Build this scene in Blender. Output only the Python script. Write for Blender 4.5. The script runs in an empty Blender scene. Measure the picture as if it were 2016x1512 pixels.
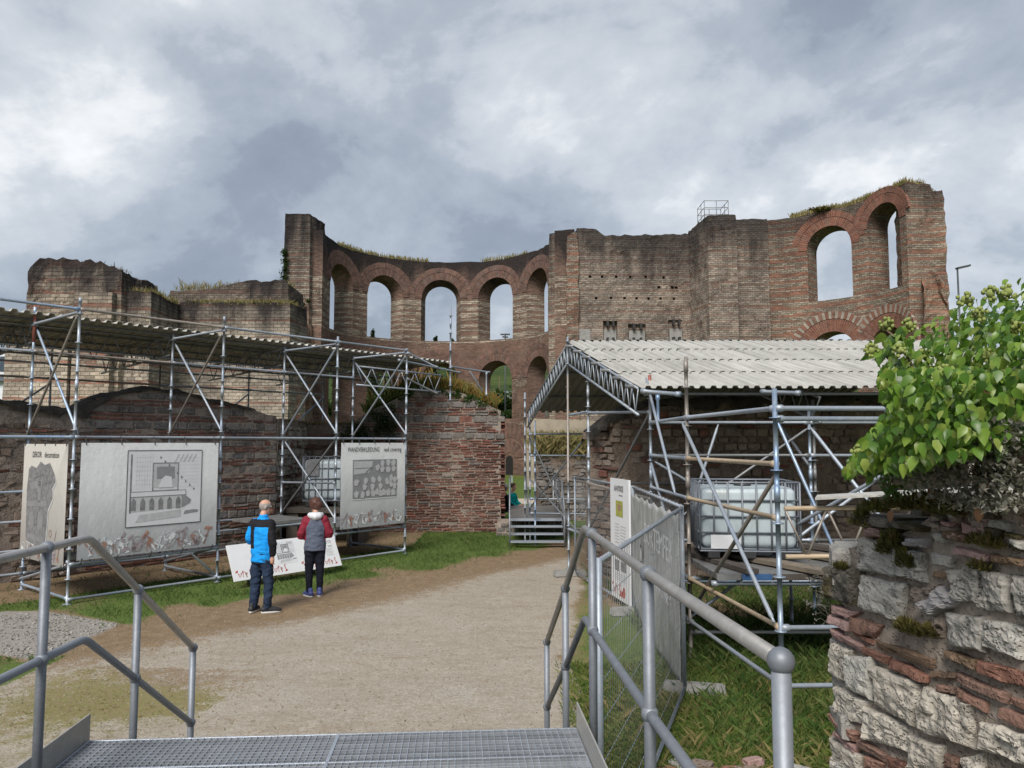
import bpy, bmesh, math, random
from mathutils import Vector, Matrix, noise
from mathutils.geometry import tessellate_polygon
R = math.radians
V = Vector
random.seed(7)
S = bpy.context.scene
C = S.collection

# ------------------------------------------------------------------ camera, sky, sun, exposure
CAM_Z, PITCH, FPX = 2.7, R(4.42), 1500.0
cam = bpy.data.objects.new('camera', bpy.data.cameras.new('camera'))
C.objects.link(cam)
cam.location = (0, 0, CAM_Z)
cam.rotation_euler = (R(90) + PITCH, 0, 0)
cam.data.sensor_width = 36
cam.data.lens = FPX / 2016 * 36
cam.data.clip_start = 0.05
cam.data.clip_end = 6000
S.camera = cam

SUN_EL, SUN_AZ = R(44), R(198)          # azimuth clockwise from +Y: light comes from behind, a little left
W = bpy.data.worlds.new('World')
S.world = W
W.use_nodes = True
wn, wl = W.node_tree.nodes, W.node_tree.links
wn.clear()
def wnode(t, **k):
    n = wn.new(t)
    for a, b in k.items():
        setattr(n, a, b)
    return n
def wmath(op, a, b=None):
    n = wnode('ShaderNodeMath', operation=op)
    for i, x in enumerate((a, b)):
        if x is None: continue
        if isinstance(x, (int, float)): n.inputs[i].default_value = x
        else: wl.new(x, n.inputs[i])
    return n.outputs[0]
sky = wnode('ShaderNodeTexSky', sky_type='NISHITA', sun_disc=False)
sky.sun_elevation, sky.sun_rotation = SUN_EL, SUN_AZ
tc = wnode('ShaderNodeTexCoord')
sep = wnode('ShaderNodeSeparateXYZ'); wl.new(tc.outputs['Generated'], sep.inputs[0])
den = wmath('ADD', wmath('MAXIMUM', sep.outputs[2], 0.0), 0.42)
comb = wnode('ShaderNodeCombineXYZ')
wl.new(wmath('DIVIDE', sep.outputs[0], den), comb.inputs[0])
wl.new(wmath('DIVIDE', sep.outputs[1], den), comb.inputs[1])
comb.inputs[2].default_value = 3.1
def wnoise(scale, det, rough, off=(0, 0, 0), dist=0.0):
    m = wnode('ShaderNodeMapping'); m.inputs['Location'].default_value = off
    wl.new(comb.outputs[0], m.inputs[0])
    n = wnode('ShaderNodeTexNoise'); n.inputs['Scale'].default_value = scale
    n.inputs['Detail'].default_value = det; n.inputs['Roughness'].default_value = rough
    n.inputs['Distortion'].default_value = dist
    wl.new(m.outputs[0], n.inputs['Vector'])
    return n.outputs['Fac']
n1 = wnoise(0.85, 10, 0.57, (2.3, 0.9, 0), 0.3)
n2 = wnoise(2.5, 10, 0.60, (7.1, 2.2, 0), 0.3)
n3 = wnoise(0.7, 3, 0.5, (3.7, 5.2, 0))
dens = wmath('ADD', wmath('ADD', wmath('MULTIPLY', n1, 0.72), wmath('MULTIPLY', n2, 0.28)), wmath('MULTIPLY', wmath('SUBTRACT', n3, 0.5), 0.26))
dens = wmath('SUBTRACT', dens, wmath('MULTIPLY', wmath('MAXIMUM', wmath('SUBTRACT', 0.34, sep.outputs[2]), 0.0), 0.16))      # thinner cloud towards the horizon
dens = wmath('ADD', wmath('MULTIPLY', wmath('SUBTRACT', dens, 0.46), 1.18), 0.478)
cr = wnode('ShaderNodeValToRGB'); wl.new(dens, cr.inputs[0])
e = cr.color_ramp.elements
e[0].position, e[0].color = 0.33, (0.62, 0.63, 0.64, 1)
e[1].position, e[1].color = 0.64, (0.135, 0.160, 0.200, 1)
for p_, c_ in ((0.385, (0.50, 0.515, 0.53, 1)), (0.415, (0.385, 0.408, 0.435, 1)), (0.455, (0.325, 0.352, 0.388, 1)), (0.475, (0.268, 0.297, 0.338, 1)), (0.515, (0.225, 0.254, 0.298, 1)), (0.535, (0.185, 0.213, 0.256, 1)), (0.585, (0.16, 0.187, 0.23, 1))):
    q = e.new(p_); q.color = c_
bg1 = wnode('ShaderNodeBackground'); wl.new(cr.outputs[0], bg1.inputs[0]); bg1.inputs[1].default_value = 0.90
bg2 = wnode('ShaderNodeBackground'); wl.new(sky.outputs[0], bg2.inputs[0]); bg2.inputs[1].default_value = 0.10
mixw = wnode('ShaderNodeMixShader'); mixw.inputs[0].default_value = 0.93     # more than nine tenths of the sky is cloud
wl.new(bg2.outputs[0], mixw.inputs[1]); wl.new(bg1.outputs[0], mixw.inputs[2])
out = wnode('ShaderNodeOutputWorld'); wl.new(mixw.outputs[0], out.inputs[0])

sun = bpy.data.objects.new('sun', bpy.data.lights.new('sun', 'SUN'))
C.objects.link(sun)
sun.data.energy = 2.2
sun.data.angle = R(26)
sun.data.color = (1.0, 0.95, 0.87)
sd = V((math.sin(SUN_AZ) * math.cos(SUN_EL), math.cos(SUN_AZ) * math.cos(SUN_EL), math.sin(SUN_EL)))
sun.rotation_euler = sd.to_track_quat('Z', 'Y').to_euler()
sun.location = (20, -10, 30)

S.view_settings.view_transform = 'Standard'
S.view_settings.look = 'None'
S.view_settings.exposure = 0.95
S.view_settings.gamma = 1.0
S.view_settings.use_curve_mapping = False
S.render.engine = 'CYCLES'
S.cycles.use_denoising = True
S.cycles.max_bounces = 6
S.cycles.diffuse_bounces = 3
S.cycles.glossy_bounces = 2
S.cycles.transparent_max_bounces = 8
S.cycles.caustics_reflective = S.cycles.caustics_refractive = False

# ------------------------------------------------------------------ helpers
def ray(u, v):
    yu = (756 - v) / FPX
    c, s = math.cos(PITCH), math.sin(PITCH)
    return V(((u - 1008) / FPX, c - yu * s, s + yu * c))
def at(u, v, Y):                       # the point of the place seen at photo position (u, v), Y metres ahead
    d = ray(u, v)
    return V((0, 0, CAM_Z)) + d * (Y / d.y)
def nz(x, y=0.0, z=0.0):
    return noise.noise(V((x, y, z)))
def lerp(a, b, t): return a + (b - a) * t
def interp(pts, x):
    if x <= pts[0][0]: return pts[0][1]
    for (a, b), (c, d) in zip(pts, pts[1:]):
        if x <= c: return b + (d - b) * (x - a) / (c - a)
    return pts[-1][1]

ORG = {}
def tag(o, label=None, cat=None, group=None, kind=None):
    if label: o['label'] = label
    if cat: o['category'] = cat
    if group: o['group'] = group
    if kind: o['kind'] = kind
    return o
def thing(name, label, cat, loc=(0, 0, 0), group=None):
    o = bpy.data.objects.new(name, None)
    o.empty_display_size = 0.2
    C.objects.link(o); o.location = loc
    ORG[o.name] = V(loc); o['kind'] = 'thing'
    return tag(o, label, cat, group)
def org(parent):
    return ORG.get(parent.name, V((0, 0, 0))) if parent else V((0, 0, 0))

class MB:
    def __init__(s):
        s.v, s.f, s.m, s.s, s.r, s.uv = [], [], [], [], [], None
    def add(s, vs, fs, mat=0, smooth=False, rnd=None):
        b = len(s.v)
        s.v.extend(V(x) for x in vs)
        rr = random.random() if rnd is None else rnd
        for f in fs:
            s.f.append(tuple(b + i for i in f)); s.m.append(mat); s.s.append(smooth); s.r.append(rr)
    def box(s, c, size, rot=None, mat=0, jit=0.0, rnd=None):
        c = V(c); x, y, z = (k / 2 for k in size)
        vs = []
        for sx, sy, sz in ((-1,-1,-1),(1,-1,-1),(1,1,-1),(-1,1,-1),(-1,-1,1),(1,-1,1),(1,1,1),(-1,1,1)):
            p = V((sx * x, sy * y, sz * z))
            if jit: p += V((random.uniform(-jit, jit), random.uniform(-jit, jit), random.uniform(-jit, jit)))
            vs.append(c + (rot @ p if rot else p))
        s.add(vs, ((0,3,2,1),(4,5,6,7),(0,1,5,4),(1,2,6,5),(2,3,7,6),(3,0,4,7)), mat, False, rnd)
    def beam(s, p, q, w, h, up=(0, 0, 1), mat=0, rnd=None):      # a rectangular bar from p to q
        p, q = V(p), V(q); d = (q - p).normalized(); a = d.cross(V(up)).normalized() * (w / 2); b = a.cross(d).normalized() * (h / 2)
        vs = [p-a-b, p+a-b, p+a+b, p-a+b, q-a-b, q+a-b, q+a+b, q-a+b]
        s.add(vs, ((0,1,2,3),(7,6,5,4),(0,4,5,1),(1,5,6,2),(2,6,7,3),(3,7,4,0)), mat, False, rnd)
    def lathe(s, p, q, prof, n=10, mat=0, smooth=True, rnd=None):   # prof: (t along p-q in metres, radius)
        p, q = V(p), V(q); d = (q - p).normalized()
        a = d.orthogonal().normalized(); b = d.cross(a)
        vs, fs = [], []
        for t, r in prof:
            for i in range(n):
                w = 2 * math.pi * i / n
                vs.append(p + d * t + (a * math.cos(w) + b * math.sin(w)) * r)
        k = len(prof)
        for j in range(k - 1):
            for i in range(n):
                fs.append((j*n+i, j*n+(i+1) % n, (j+1)*n+(i+1) % n, (j+1)*n+i))
        fs.append(tuple(reversed(range(n)))); fs.append(tuple((k-1)*n+i for i in range(n)))
        s.add(vs, fs, mat, smooth, rnd)
    def tube(s, p, q, r, n=8, mat=0, r2=None, rnd=None):
        L = (V(q) - V(p)).length
        s.lathe(p, q, ((0, r), (L, r if r2 is None else r2)), n, mat, True, rnd)
    def path(s, pts, r, n=10, mat=0, rad=None):                      # one bent tube
        pts = [V(p) for p in pts]; vs, fs = [], []
        a = None
        for i, p in enumerate(pts):
            d = ((pts[min(i+1, len(pts)-1)] - p).normalized() + (p - pts[max(i-1, 0)]).normalized()).normalized()
            a = d.orthogonal().normalized() if a is None else (a - d * a.dot(d)).normalized()
            b = d.cross(a); rr = rad[i] if rad else r
            for k in range(n):
                w = 2 * math.pi * k / n
                vs.append(p + (a * math.cos(w) + b * math.sin(w)) * rr)
        for j in range(len(pts) - 1):
            for i in range(n):
                fs.append((j*n+i, j*n+(i+1) % n, (j+1)*n+(i+1) % n, (j+1)*n+i))
        fs.append(tuple(reversed(range(n)))); fs.append(tuple((len(pts)-1)*n+i for i in range(n)))
        s.add(vs, fs, mat, True)
    def ball(s, c, r, n=12, m=8, sc=(1, 1, 1), mat=0, rot=None, rnd=None):
        c = V(c); vs = [V((0, 0, -r))]
        for j in range(1, m):
            t = -math.pi / 2 + math.pi * j / m
            for i in range(n):
                w = 2 * math.pi * i / n
                vs.append(V((math.cos(t) * math.cos(w), math.cos(t) * math.sin(w), math.sin(t))) * r)
        vs.append(V((0, 0, r)))
        vs = [V((p.x * sc[0], p.y * sc[1], p.z * sc[2])) for p in vs]
        if rot: vs = [rot @ p for p in vs]
        fs = [(0, 1 + (i+1) % n, 1 + i) for i in range(n)]
        for j in range(m - 2):
            for i in range(n):
                fs.append((1+j*n+i, 1+j*n+(i+1) % n, 1+(j+1)*n+(i+1) % n, 1+(j+1)*n+i))
        t = len(vs) - 1; b = 1 + (m-2)*n
        fs += [(b+i, b+(i+1) % n, t) for i in range(n)]
        s.add([c + p for p in vs], fs, mat, True, rnd)
    def prism(s, poly, off, mat=0, rnd=None):                        # planar polygon pushed along off
        poly = [V(p) for p in poly]; off = V(off); n = len(poly)
        vs = poly + [p + off for p in poly]
        fs = [tuple(range(n)), tuple(reversed(range(n, 2*n)))] + [(i, i+n, (i+1) % n + n, (i+1) % n) for i in range(n)]
        s.add(vs, fs, mat, False, rnd)
    def mesh(s, name, mats, o=V((0, 0, 0))):
        me = bpy.data.meshes.new(name)
        me.from_pydata([p - o for p in s.v], [], s.f)
        for m in (mats if isinstance(mats, (list, tuple)) else [mats]): me.materials.append(m)
        me.polygons.foreach_set('material_index', s.m)
        me.polygons.foreach_set('use_smooth', s.s)
        at_ = me.attributes.new('rnd', 'FLOAT', 'FACE'); at_.data.foreach_set('value', s.r)
        if s.uv:
            ul = me.uv_layers.new(name='UVMap')
            for poly in me.polygons:
                for li, vi in zip(poly.loop_indices, poly.vertices): ul.data[li].uv = s.uv[vi]
        me.update()
        return me
    def build(s, name, mats, parent=None, label=None, cat=None, group=None, kind=None, loc=None):
        o_ = org(parent) if parent else V(loc or (0, 0, 0))
        o = bpy.data.objects.new(name, s.mesh(name, mats, o_))
        C.objects.link(o)
        ORG[o.name] = o_
        if parent: o.parent = parent
        else: o.location = o_
        return tag(o, label, cat, group, kind)
def inst(name, me, parent, M):         # another object on a shared mesh, M in world coordinates
    o = bpy.data.objects.new(name, me); C.objects.link(o)
    o.parent = parent
    o.matrix_basis = Matrix.Translation(-org(parent)) @ M
    ORG[o.name] = org(parent)
    return o
def rotz(a): return Matrix.Rotation(a, 3, 'Z')
def basis(x, y, z): return Matrix((x, y, z)).transposed()
# ------------------------------------------------------------------ materials
class NT:
    def __init__(s, name):
        s.mat = bpy.data.materials.new(name); s.mat.use_nodes = True
        s.n, s.l = s.mat.node_tree.nodes, s.mat.node_tree.links
        s.n.clear()
        s.out = s.n.new('ShaderNodeOutputMaterial')
        s.b = s.n.new('ShaderNodeBsdfPrincipled'); s.l.new(s.b.outputs[0], s.out.inputs[0])
    def put(s, x, sock):
        if x is None: return
        if isinstance(x, (int, float)): sock.default_value = x
        elif isinstance(x, (tuple, list)): sock.default_value = (*x, 1) if len(x) == 3 and sock.type == 'RGBA' else x
        else: s.l.new(x, sock)
    def math(s, op, a, b=None, c=None, clamp=False):
        n = s.n.new('ShaderNodeMath'); n.operation = op; n.use_clamp = clamp
        for i, x in enumerate((a, b, c)): s.put(x, n.inputs[i])
        return n.outputs[0]
    def mix(s, f, a, b, mode='MIX'):
        n = s.n.new('ShaderNodeMix'); n.data_type = 'RGBA'; n.blend_type = mode
        s.put(f, n.inputs['Factor']); s.put(a, n.inputs[6]); s.put(b, n.inputs[7])
        return n.outputs[2]
    def coord(s, which='Object'): 
        n = s.n.new('ShaderNodeTexCoord'); return n.outputs[which]
    def pos(s): return s.n.new('ShaderNodeNewGeometry').outputs['Position']
    def mapping(s, v, sc=(1, 1, 1), loc=(0, 0, 0)):
        n = s.n.new('ShaderNodeMapping'); n.inputs['Scale'].default_value = sc; n.inputs['Location'].default_value = loc
        s.l.new(v, n.inputs[0]); return n.outputs[0]
    def noise(s, v, sc, det=4, rough=0.55, dist=0.0):
        n = s.n.new('ShaderNodeTexNoise'); s.l.new(v, n.inputs['Vector'])
        n.inputs['Scale'].default_value = sc; n.inputs['Detail'].default_value = det; n.inputs['Roughness'].default_value = rough
        n.inputs['Distortion'].default_value = dist
        return n.outputs['Fac']
    def voro(s, v, sc, feat='F1', rand=1.0):
        n = s.n.new('ShaderNodeTexVoronoi'); n.feature = feat; s.l.new(v, n.inputs['Vector'])
        n.inputs['Scale'].default_value = sc; n.inputs['Randomness'].default_value = rand
        return n
    def ramp(s, f, *stops, interp='LINEAR'):
        n = s.n.new('ShaderNodeValToRGB'); s.put(f, n.inputs[0]); n.color_ramp.interpolation = interp
        e = n.color_ramp.elements
        while len(e) < len(stops): e.new(0.5)
        for k, (p, c) in zip(e, stops):
            k.position = p; k.color = (*c, 1) if not isinstance(c, (int, float)) else (c, c, c, 1)
        return n.outputs[0]
    def step(s, x, a, b): 
        n = s.n.new('ShaderNodeMapRange'); n.inputs[1].default_value = a; n.inputs[2].default_value = b; n.clamp = True
        s.put(x, n.inputs[0]); return n.outputs[0]
    def attr(s, name):
        n = s.n.new('ShaderNodeAttribute'); n.attribute_name = name; return n
    def rand(s):
        o = s.n.new('ShaderNodeObjectInfo').outputs['Random']
        return s.math('FRACT', s.math('ADD', s.math('MULTIPLY', o, 7.13), s.attr('rnd').outputs['Fac']))
    def sep(s, v):
        n = s.n.new('ShaderNodeSeparateXYZ'); s.l.new(v, n.inputs[0]); return n.outputs
    def bump(s, h, st=0.3, d=0.01, prev=None):
        n = s.n.new('ShaderNodeBump'); n.inputs['Strength'].default_value = st; n.inputs['Distance'].default_value = d
        s.put(h, n.inputs['Height'])
        if prev: s.l.new(prev, n.inputs['Normal'])
        return n.outputs[0]
    def set(s, col=None, rough=None, metal=None, nrm=None, spec=None):
        s.put(col, s.b.inputs['Base Color']); s.put(rough, s.b.inputs['Roughness']); s.put(metal, s.b.inputs['Metallic'])
        if nrm: s.l.new(nrm, s.b.inputs['Normal'])
        if spec is not None: s.put(spec, s.b.inputs['Specular IOR Level'])
        return s.mat

def m_plain(name, col, rough=0.6, var=0.12, sc=6.0, metal=0.0, bump=0.0, spec=None):
    t = NT(name); p = t.pos()
    n = t.noise(p, sc, 5, 0.6)
    c = t.mix(t.step(n, 0.3, 0.7), tuple(x * (1 - var) for x in col), tuple(min(1, x * (1 + var)) for x in col))
    nr = t.bump(t.noise(p, sc * 6, 4), bump, 0.01) if bump else None
    return t.set(c, rough, metal, nr, spec)

def m_steel(name, base, stain=(0.20, 0.15, 0.11), amt=0.3, rough=0.48, metal=0.55, blue=0.0, grad=None):
    t = NT(name); p = t.pos(); r = t.rand()
    v = t.mix(r, tuple(x * 0.72 for x in base), tuple(min(1, x * 1.18) for x in base))
    n = t.noise(p, 9, 6, 0.65)
    v = t.mix(t.math('MULTIPLY', t.step(n, 0.60 - 0.25 * amt, 0.78), t.math('MULTIPLY', t.step(r, 0.15, 1.0), min(1, amt * 2))), v, stain)
    if blue:
        n2 = t.noise(t.mapping(p, (1, 1, 1), (4, 2, 9)), 1.6, 4, 0.6)
        v = t.mix(t.math('MULTIPLY', t.step(n2, 0.52, 0.62), blue), v, (0.10, 0.24, 0.50))
    sp = t.noise(p, 60, 3, 0.7); sp2 = t.noise(p, 17, 5, 0.7)
    v = t.mix(t.math('MULTIPLY', t.step(sp2, 0.48, 0.66), 0.35), v, tuple(min(1, x * 1.35) for x in base))
    v = t.mix(t.math('MULTIPLY', t.step(sp, 0.35, 0.75), 0.25), v, tuple(x * 0.55 for x in base))
    return t.set(v, t.math('ADD', t.math('MULTIPLY', n, 0.25), rough - 0.12), metal, t.bump(sp, 0.12, 0.004))

def m_stone(name, cols, pit=0.5, lichen=0.0, sc=1.0, moss=0.0):
    t = NT(name); p = t.pos(); r = t.rand()
    k = len(cols) - 1
    c = t.ramp(r, *[(i / k, col) for i, col in enumerate(cols)])
    n = t.noise(p, 9 * sc, 7, 0.65); n2 = t.noise(p, 42 * sc, 5, 0.7)
    c = t.mix(t.math('MULTIPLY', t.step(n, 0.38, 0.68), 0.55), c, tuple(x * 0.5 for x in cols[0]))
    c = t.mix(t.math('MULTIPLY', t.step(n2, 0.5, 0.8), 0.4), c, tuple(min(0.75, x * 1.5 + 0.05) for x in cols[-1]))
    h = t.math('ADD', t.math('MULTIPLY', n, 1.0), t.math('MULTIPLY', n2, 0.45))
    if pit:
        vo = t.voro(t.mapping(p, (1, 1, 1.3)), 95 * sc).outputs['Distance']; vo2 = t.voro(t.mapping(p, (1.2, 1, 1), (3, 1, 2)), 48 * sc).outputs['Distance']
        holes = t.math('MAXIMUM', t.math('MULTIPLY', t.step(vo, 0.42, 0.15), t.step(t.noise(p, 13 * sc, 4, 0.7), 0.42, 0.62)), t.math('MULTIPLY', t.step(vo2, 0.26, 0.10), t.step(t.noise(t.mapping(p, loc=(7, 7, 7)), 9 * sc, 4, 0.7), 0.52, 0.66)))
        c = t.mix(t.math('MULTIPLY', holes, pit * 0.75), c, (0.07, 0.062, 0.055))
        h = t.math('SUBTRACT', h, t.math('MULTIPLY', holes, 0.9))
    if lichen:
        c = t.mix(t.math('MULTIPLY', t.step(t.noise(t.mapping(p, loc=(3, 1, 4)), 14 * sc, 5), 0.56, 0.66), lichen), c, (0.03, 0.03, 0.028))
    if moss:
        c = t.mix(t.math('MULTIPLY', t.step(t.noise(t.mapping(p, loc=(8, 1, 2)), 7 * sc, 6, 0.7), 0.50, 0.60), moss), c, (0.075, 0.06, 0.018))
    return t.set(c, 0.92, 0, t.bump(h, 0.75, 0.012 / sc), 0.2)

def m_far(name, stone, brick, mort, period=0.9, frac=0.35, zone=None, ztop=18.0, stain=0.8, wob=0.35, stonew=0.42, pale=0.0, zs=6.0, sh=0.17):
    """coursed masonry seen from afar: bands of small stone blocks and bands of thin brick, on metre UVs"""
    t = NT(name); uv = t.coord('UV'); p = t.pos()
    big = t.noise(p, 0.16, 5, 0.6); mid = t.noise(p, 0.7, 6, 0.65); fine = t.noise(p, 5.0, 5, 0.7)
    def bt(w, h, c1, c2, mo, ms):
        n = t.n.new('ShaderNodeTexBrick'); t.l.new(uv, n.inputs['Vector'])
        n.inputs['Scale'].default_value = 1; n.inputs['Brick Width'].default_value = w; n.inputs['Row Height'].default_value = h
        n.inputs['Mortar Size'].default_value = ms; n.inputs['Mortar Smooth'].default_value = 0.3; n.inputs['Bias'].default_value = 0
        t.put(c1, n.inputs['Color1']); t.put(c2, n.inputs['Color2']); t.put(mo, n.inputs['Mortar'])
        return n
    sb = bt(stonew, sh, tuple(x * 0.62 for x in stone), tuple(x * 1.28 for x in stone), tuple(x * 0.42 for x in mort), 0.014)
    bb = bt(0.36, 0.085, tuple(x * 0.6 for x in brick), tuple(min(1, x * 1.35) for x in brick), mort, 0.012)
    s = t.sep(uv)
    cz = t.n.new('ShaderNodeCombineXYZ'); t.l.new(s[1], cz.inputs[2]); zn = t.noise(cz.outputs[0], 1.15, 3, 0.6)
    vv = t.math('ADD', t.math('ADD', s[1], t.math('MULTIPLY', zn, period * 1.6)), t.math('MULTIPLY', t.math('SUBTRACT', mid, 0.5), wob))
    fr = t.math('FRACT', t.math('DIVIDE', vv, period))
    fu = t.noise(t.mapping(uv, (0.35, 1.6, 1), (3, 1, 0)), 1.0, 4, 0.6)
    band = t.math('LESS_THAN', fr, t.math('MULTIPLY', t.step(fu, 0.30, 0.62), frac * 1.35))
    if zone:
        band = t.math('MAXIMUM', band, t.math('SUBTRACT', 1.0, t.math('MULTIPLY', t.math('GREATER_THAN', s[1], zone[0]), t.math('LESS_THAN', s[1], zone[1]))))
    patch = t.step(t.noise(t.mapping(p, loc=(5, 5, 1)), 0.5, 6, 0.7), 0.60, 0.63)          # repairs that ignore the courses
    band = t.math('ABSOLUTE', t.math('SUBTRACT', band, t.math('MULTIPLY', patch, 0.75)))
    c = t.mix(band, sb.outputs['Color'], bb.outputs['Color'])
    c = t.mix(t.math('MULTIPLY', t.step(fine, 0.35, 0.75), 0.45), c, tuple(x * 0.45 for x in stone))
    c = t.mix(t.math('MULTIPLY', t.step(mid, 0.52, 0.72), 0.35 + pale), c, tuple(min(0.6, x * 1.35) for x in mort))
    c = t.mix(1.0, c, t.ramp(t.noise(t.mapping(p, loc=(9, 2, 7)), 0.33, 6, 0.65), (0.3, (0.62, 0.60, 0.60)), (0.7, (1.28, 1.24, 1.18))), 'MULTIPLY')
    # black crust: lies thickest on the weathered wall heads and runs down in streaks
    stk = t.noise(t.mapping(p, (1.0, 1.0, 0.12)), 0.9, 6, 0.65)
    zz = t.sep(p)[2]
    crust = t.math('MULTIPLY', t.step(t.math('ADD', t.math('MULTIPLY', t.math('SUBTRACT', zz, ztop), 1 / zs), t.math('ADD', t.math('MULTIPLY', stk, 1.3), t.math('MULTIPLY', big, 0.5))), 0.24, 0.72), min(1, stain * 1.05))
    c = t.mix(crust, c, (0.034, 0.030, 0.030))
    hh = t.math('ADD', t.math('MULTIPLY', t.mix(band, sb.outputs['Fac'], bb.outputs['Fac']), -1.0), t.math('MULTIPLY', fine, 0.9))
    hh = t.math('ADD', hh, t.math('MULTIPLY', mid, 1.2))
    hh = t.math('ADD', hh, t.math('MULTIPLY', band, -0.7))
    return t.set(c, 0.95, 0, t.bump(hh, 1.0, 0.11), 0.15)

def m_leaf(name, cols, trans=0.35, rough=0.45):
    t = NT(name); r = t.rand(); k = len(cols) - 1
    c = t.ramp(r, *[(i / k, col) for i, col in enumerate(cols)])
    c = t.mix(t.math('MULTIPLY', t.step(t.noise(t.pos(), 25, 3), 0.4, 0.7), 0.35), c, tuple(x * 0.55 for x in cols[0]))
    t.set(c, rough, 0, None, 0.4)
    tr = t.n.new('ShaderNodeBsdfTranslucent'); t.put(t.mix(0.3, c, (0.35, 0.5, 0.05)), tr.inputs[0])
    mx = t.n.new('ShaderNodeMixShader'); mx.inputs[0].default_value = trans
    t.l.new(t.b.outputs[0], mx.inputs[1]); t.l.new(tr.outputs[0], mx.inputs[2]); t.l.new(mx.outputs[0], t.out.inputs[0])
    return t.mat

M = {}
M['steel'] = m_steel('galvanised_tube', (0.36, 0.40, 0.455), amt=0.35, blue=0.15, metal=0.4)
M['steel_blue'] = m_steel('blue_painted_tube', (0.38, 0.46, 0.57), amt=0.25, blue=0.45)
M['steel_brown'] = m_steel('rusted_tube', (0.30, 0.27, 0.245), (0.17, 0.10, 0.06), amt=0.5, metal=0.3)
M['steel_dark'] = m_steel('dark_tube', (0.20, 0.21, 0.22), amt=0.4, metal=0.4)
M['steel_red'] = m_steel('red_marked_tube', (0.30, 0.10, 0.08), amt=0.3, metal=0.2)
M['wood_tube'] = m_steel('ochre_stained_tube', (0.42, 0.33, 0.23), (0.22, 0.15, 0.09), amt=0.4, metal=0.15)
M['rail'] = m_steel('matt_galvanised_rail', (0.235, 0.255, 0.29), (0.20, 0.20, 0.21), amt=0.25, rough=0.55, metal=0.45)
M['rail_worn'] = m_steel('hand_worn_rail', (0.37, 0.36, 0.35), (0.27, 0.24, 0.22), amt=0.35, rough=0.42, metal=0.5)
M['grate'] = m_steel('grating_steel', (0.60, 0.64, 0.70), amt=0.15, rough=0.38, metal=0.75)
M['plate'] = m_steel('toe_plate_steel', (0.46, 0.45, 0.43), (0.26, 0.24, 0.22), amt=0.3, rough=0.5, metal=0.45)
M['treadplate'] = m_steel('worn_tread_steel', (0.20, 0.185, 0.17), amt=0.4, rough=0.5, metal=0.3)
M['block'] = m_stone('limestone_block', [(0.37, 0.335, 0.285), (0.47, 0.425, 0.365), (0.54, 0.495, 0.43)], pit=0.75, lichen=0.25)
M['block_grey'] = m_stone('grey_limestone', [(0.27, 0.255, 0.235), (0.36, 0.345, 0.32), (0.44, 0.42, 0.385)], pit=0.4, lichen=0.45)
M['block_moss'] = m_stone('mossy_block', [(0.10, 0.09, 0.075), (0.15, 0.135, 0.115)], pit=0.4, lichen=0.5, moss=0.85)
M['block_white'] = m_stone('pale_smooth_block', [(0.52, 0.50, 0.45), (0.58, 0.55, 0.50)], pit=0.2)
M['slate'] = m_stone('lilac_slab', [(0.36, 0.34, 0.35), (0.42, 0.40, 0.40)], pit=0.0, lichen=0.1)
M['brick'] = m_stone('roman_brick', [(0.20, 0.10, 0.075), (0.26, 0.13, 0.095), (0.24, 0.155, 0.125), (0.31, 0.175, 0.13)], pit=0.25, lichen=0.45)
M['brick_pink'] = m_stone('limed_pink_brick', [(0.36, 0.23, 0.21), (0.44, 0.30, 0.28)], pit=0.15, lichen=0.12)
M['brick_brown'] = m_stone('weathered_brown_brick', [(0.17, 0.12, 0.085), (0.26, 0.165, 0.11)], pit=0.15, lichen=0.5, moss=0.35)
M['mortar'] = m_stone('lime_mortar', [(0.33, 0.275, 0.23), (0.40, 0.34, 0.29)], pit=0.3, lichen=0.25, sc=0.8)
M['wbrick'] = m_stone('wall_brick', [(0.13, 0.068, 0.056), (0.19, 0.085, 0.066), (0.24, 0.105, 0.078), (0.18, 0.12, 0.10), (0.27, 0.145, 0.115)], pit=0, lichen=0.5, sc=0.3)
M['wstone'] = m_stone('wall_stone', [(0.14, 0.125, 0.115), (0.20, 0.18, 0.165), (0.27, 0.24, 0.215), (0.165, 0.16, 0.165)], pit=0.2, lichen=0.5, sc=0.3)
M['wmortar'] = m_stone('wall_mortar', [(0.25, 0.205, 0.175), (0.32, 0.27, 0.23)], pit=0.2, lichen=0.5, sc=0.25)
M['rubble'] = m_stone('rubble_stone', [(0.19, 0.145, 0.115), (0.27, 0.21, 0.17), (0.33, 0.265, 0.22), (0.24, 0.20, 0.18)], pit=0.3, lichen=0.4, sc=0.3)
M['rubble_mortar'] = m_stone('rubble_mortar', [(0.20, 0.155, 0.125), (0.27, 0.215, 0.18)], pit=0.35, lichen=0.4, sc=0.25)
M['membrane'] = m_plain('black_membrane', (0.04, 0.036, 0.032), 0.95, 0.6, 6, bump=1.0)
M['soil'] = m_plain('soil', (0.07, 0.055, 0.04), 0.95, 0.4, 8, bump=0.8)
M['ivy'] = m_leaf('ivy_leaf', [(0.035, 0.09, 0.012), (0.08, 0.18, 0.022), (0.145, 0.265, 0.036), (0.21, 0.33, 0.052), (0.30, 0.37, 0.08)], 0.36, 0.33)
M['ivy_dark'] = m_leaf('dark_ivy', [(0.018, 0.04, 0.012), (0.04, 0.075, 0.022)], 0.2)
M['umbel'] = m_plain('ivy_flower', (0.22, 0.26, 0.07), 0.8)
M['stem'] = m_plain('woody_stem', (0.12, 0.085, 0.055), 0.85)
M['silver'] = m_leaf('silver_leaf', [(0.24, 0.23, 0.205), (0.36, 0.35, 0.325), (0.18, 0.155, 0.125), (0.48, 0.475, 0.46)], 0.3, 0.9)
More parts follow.
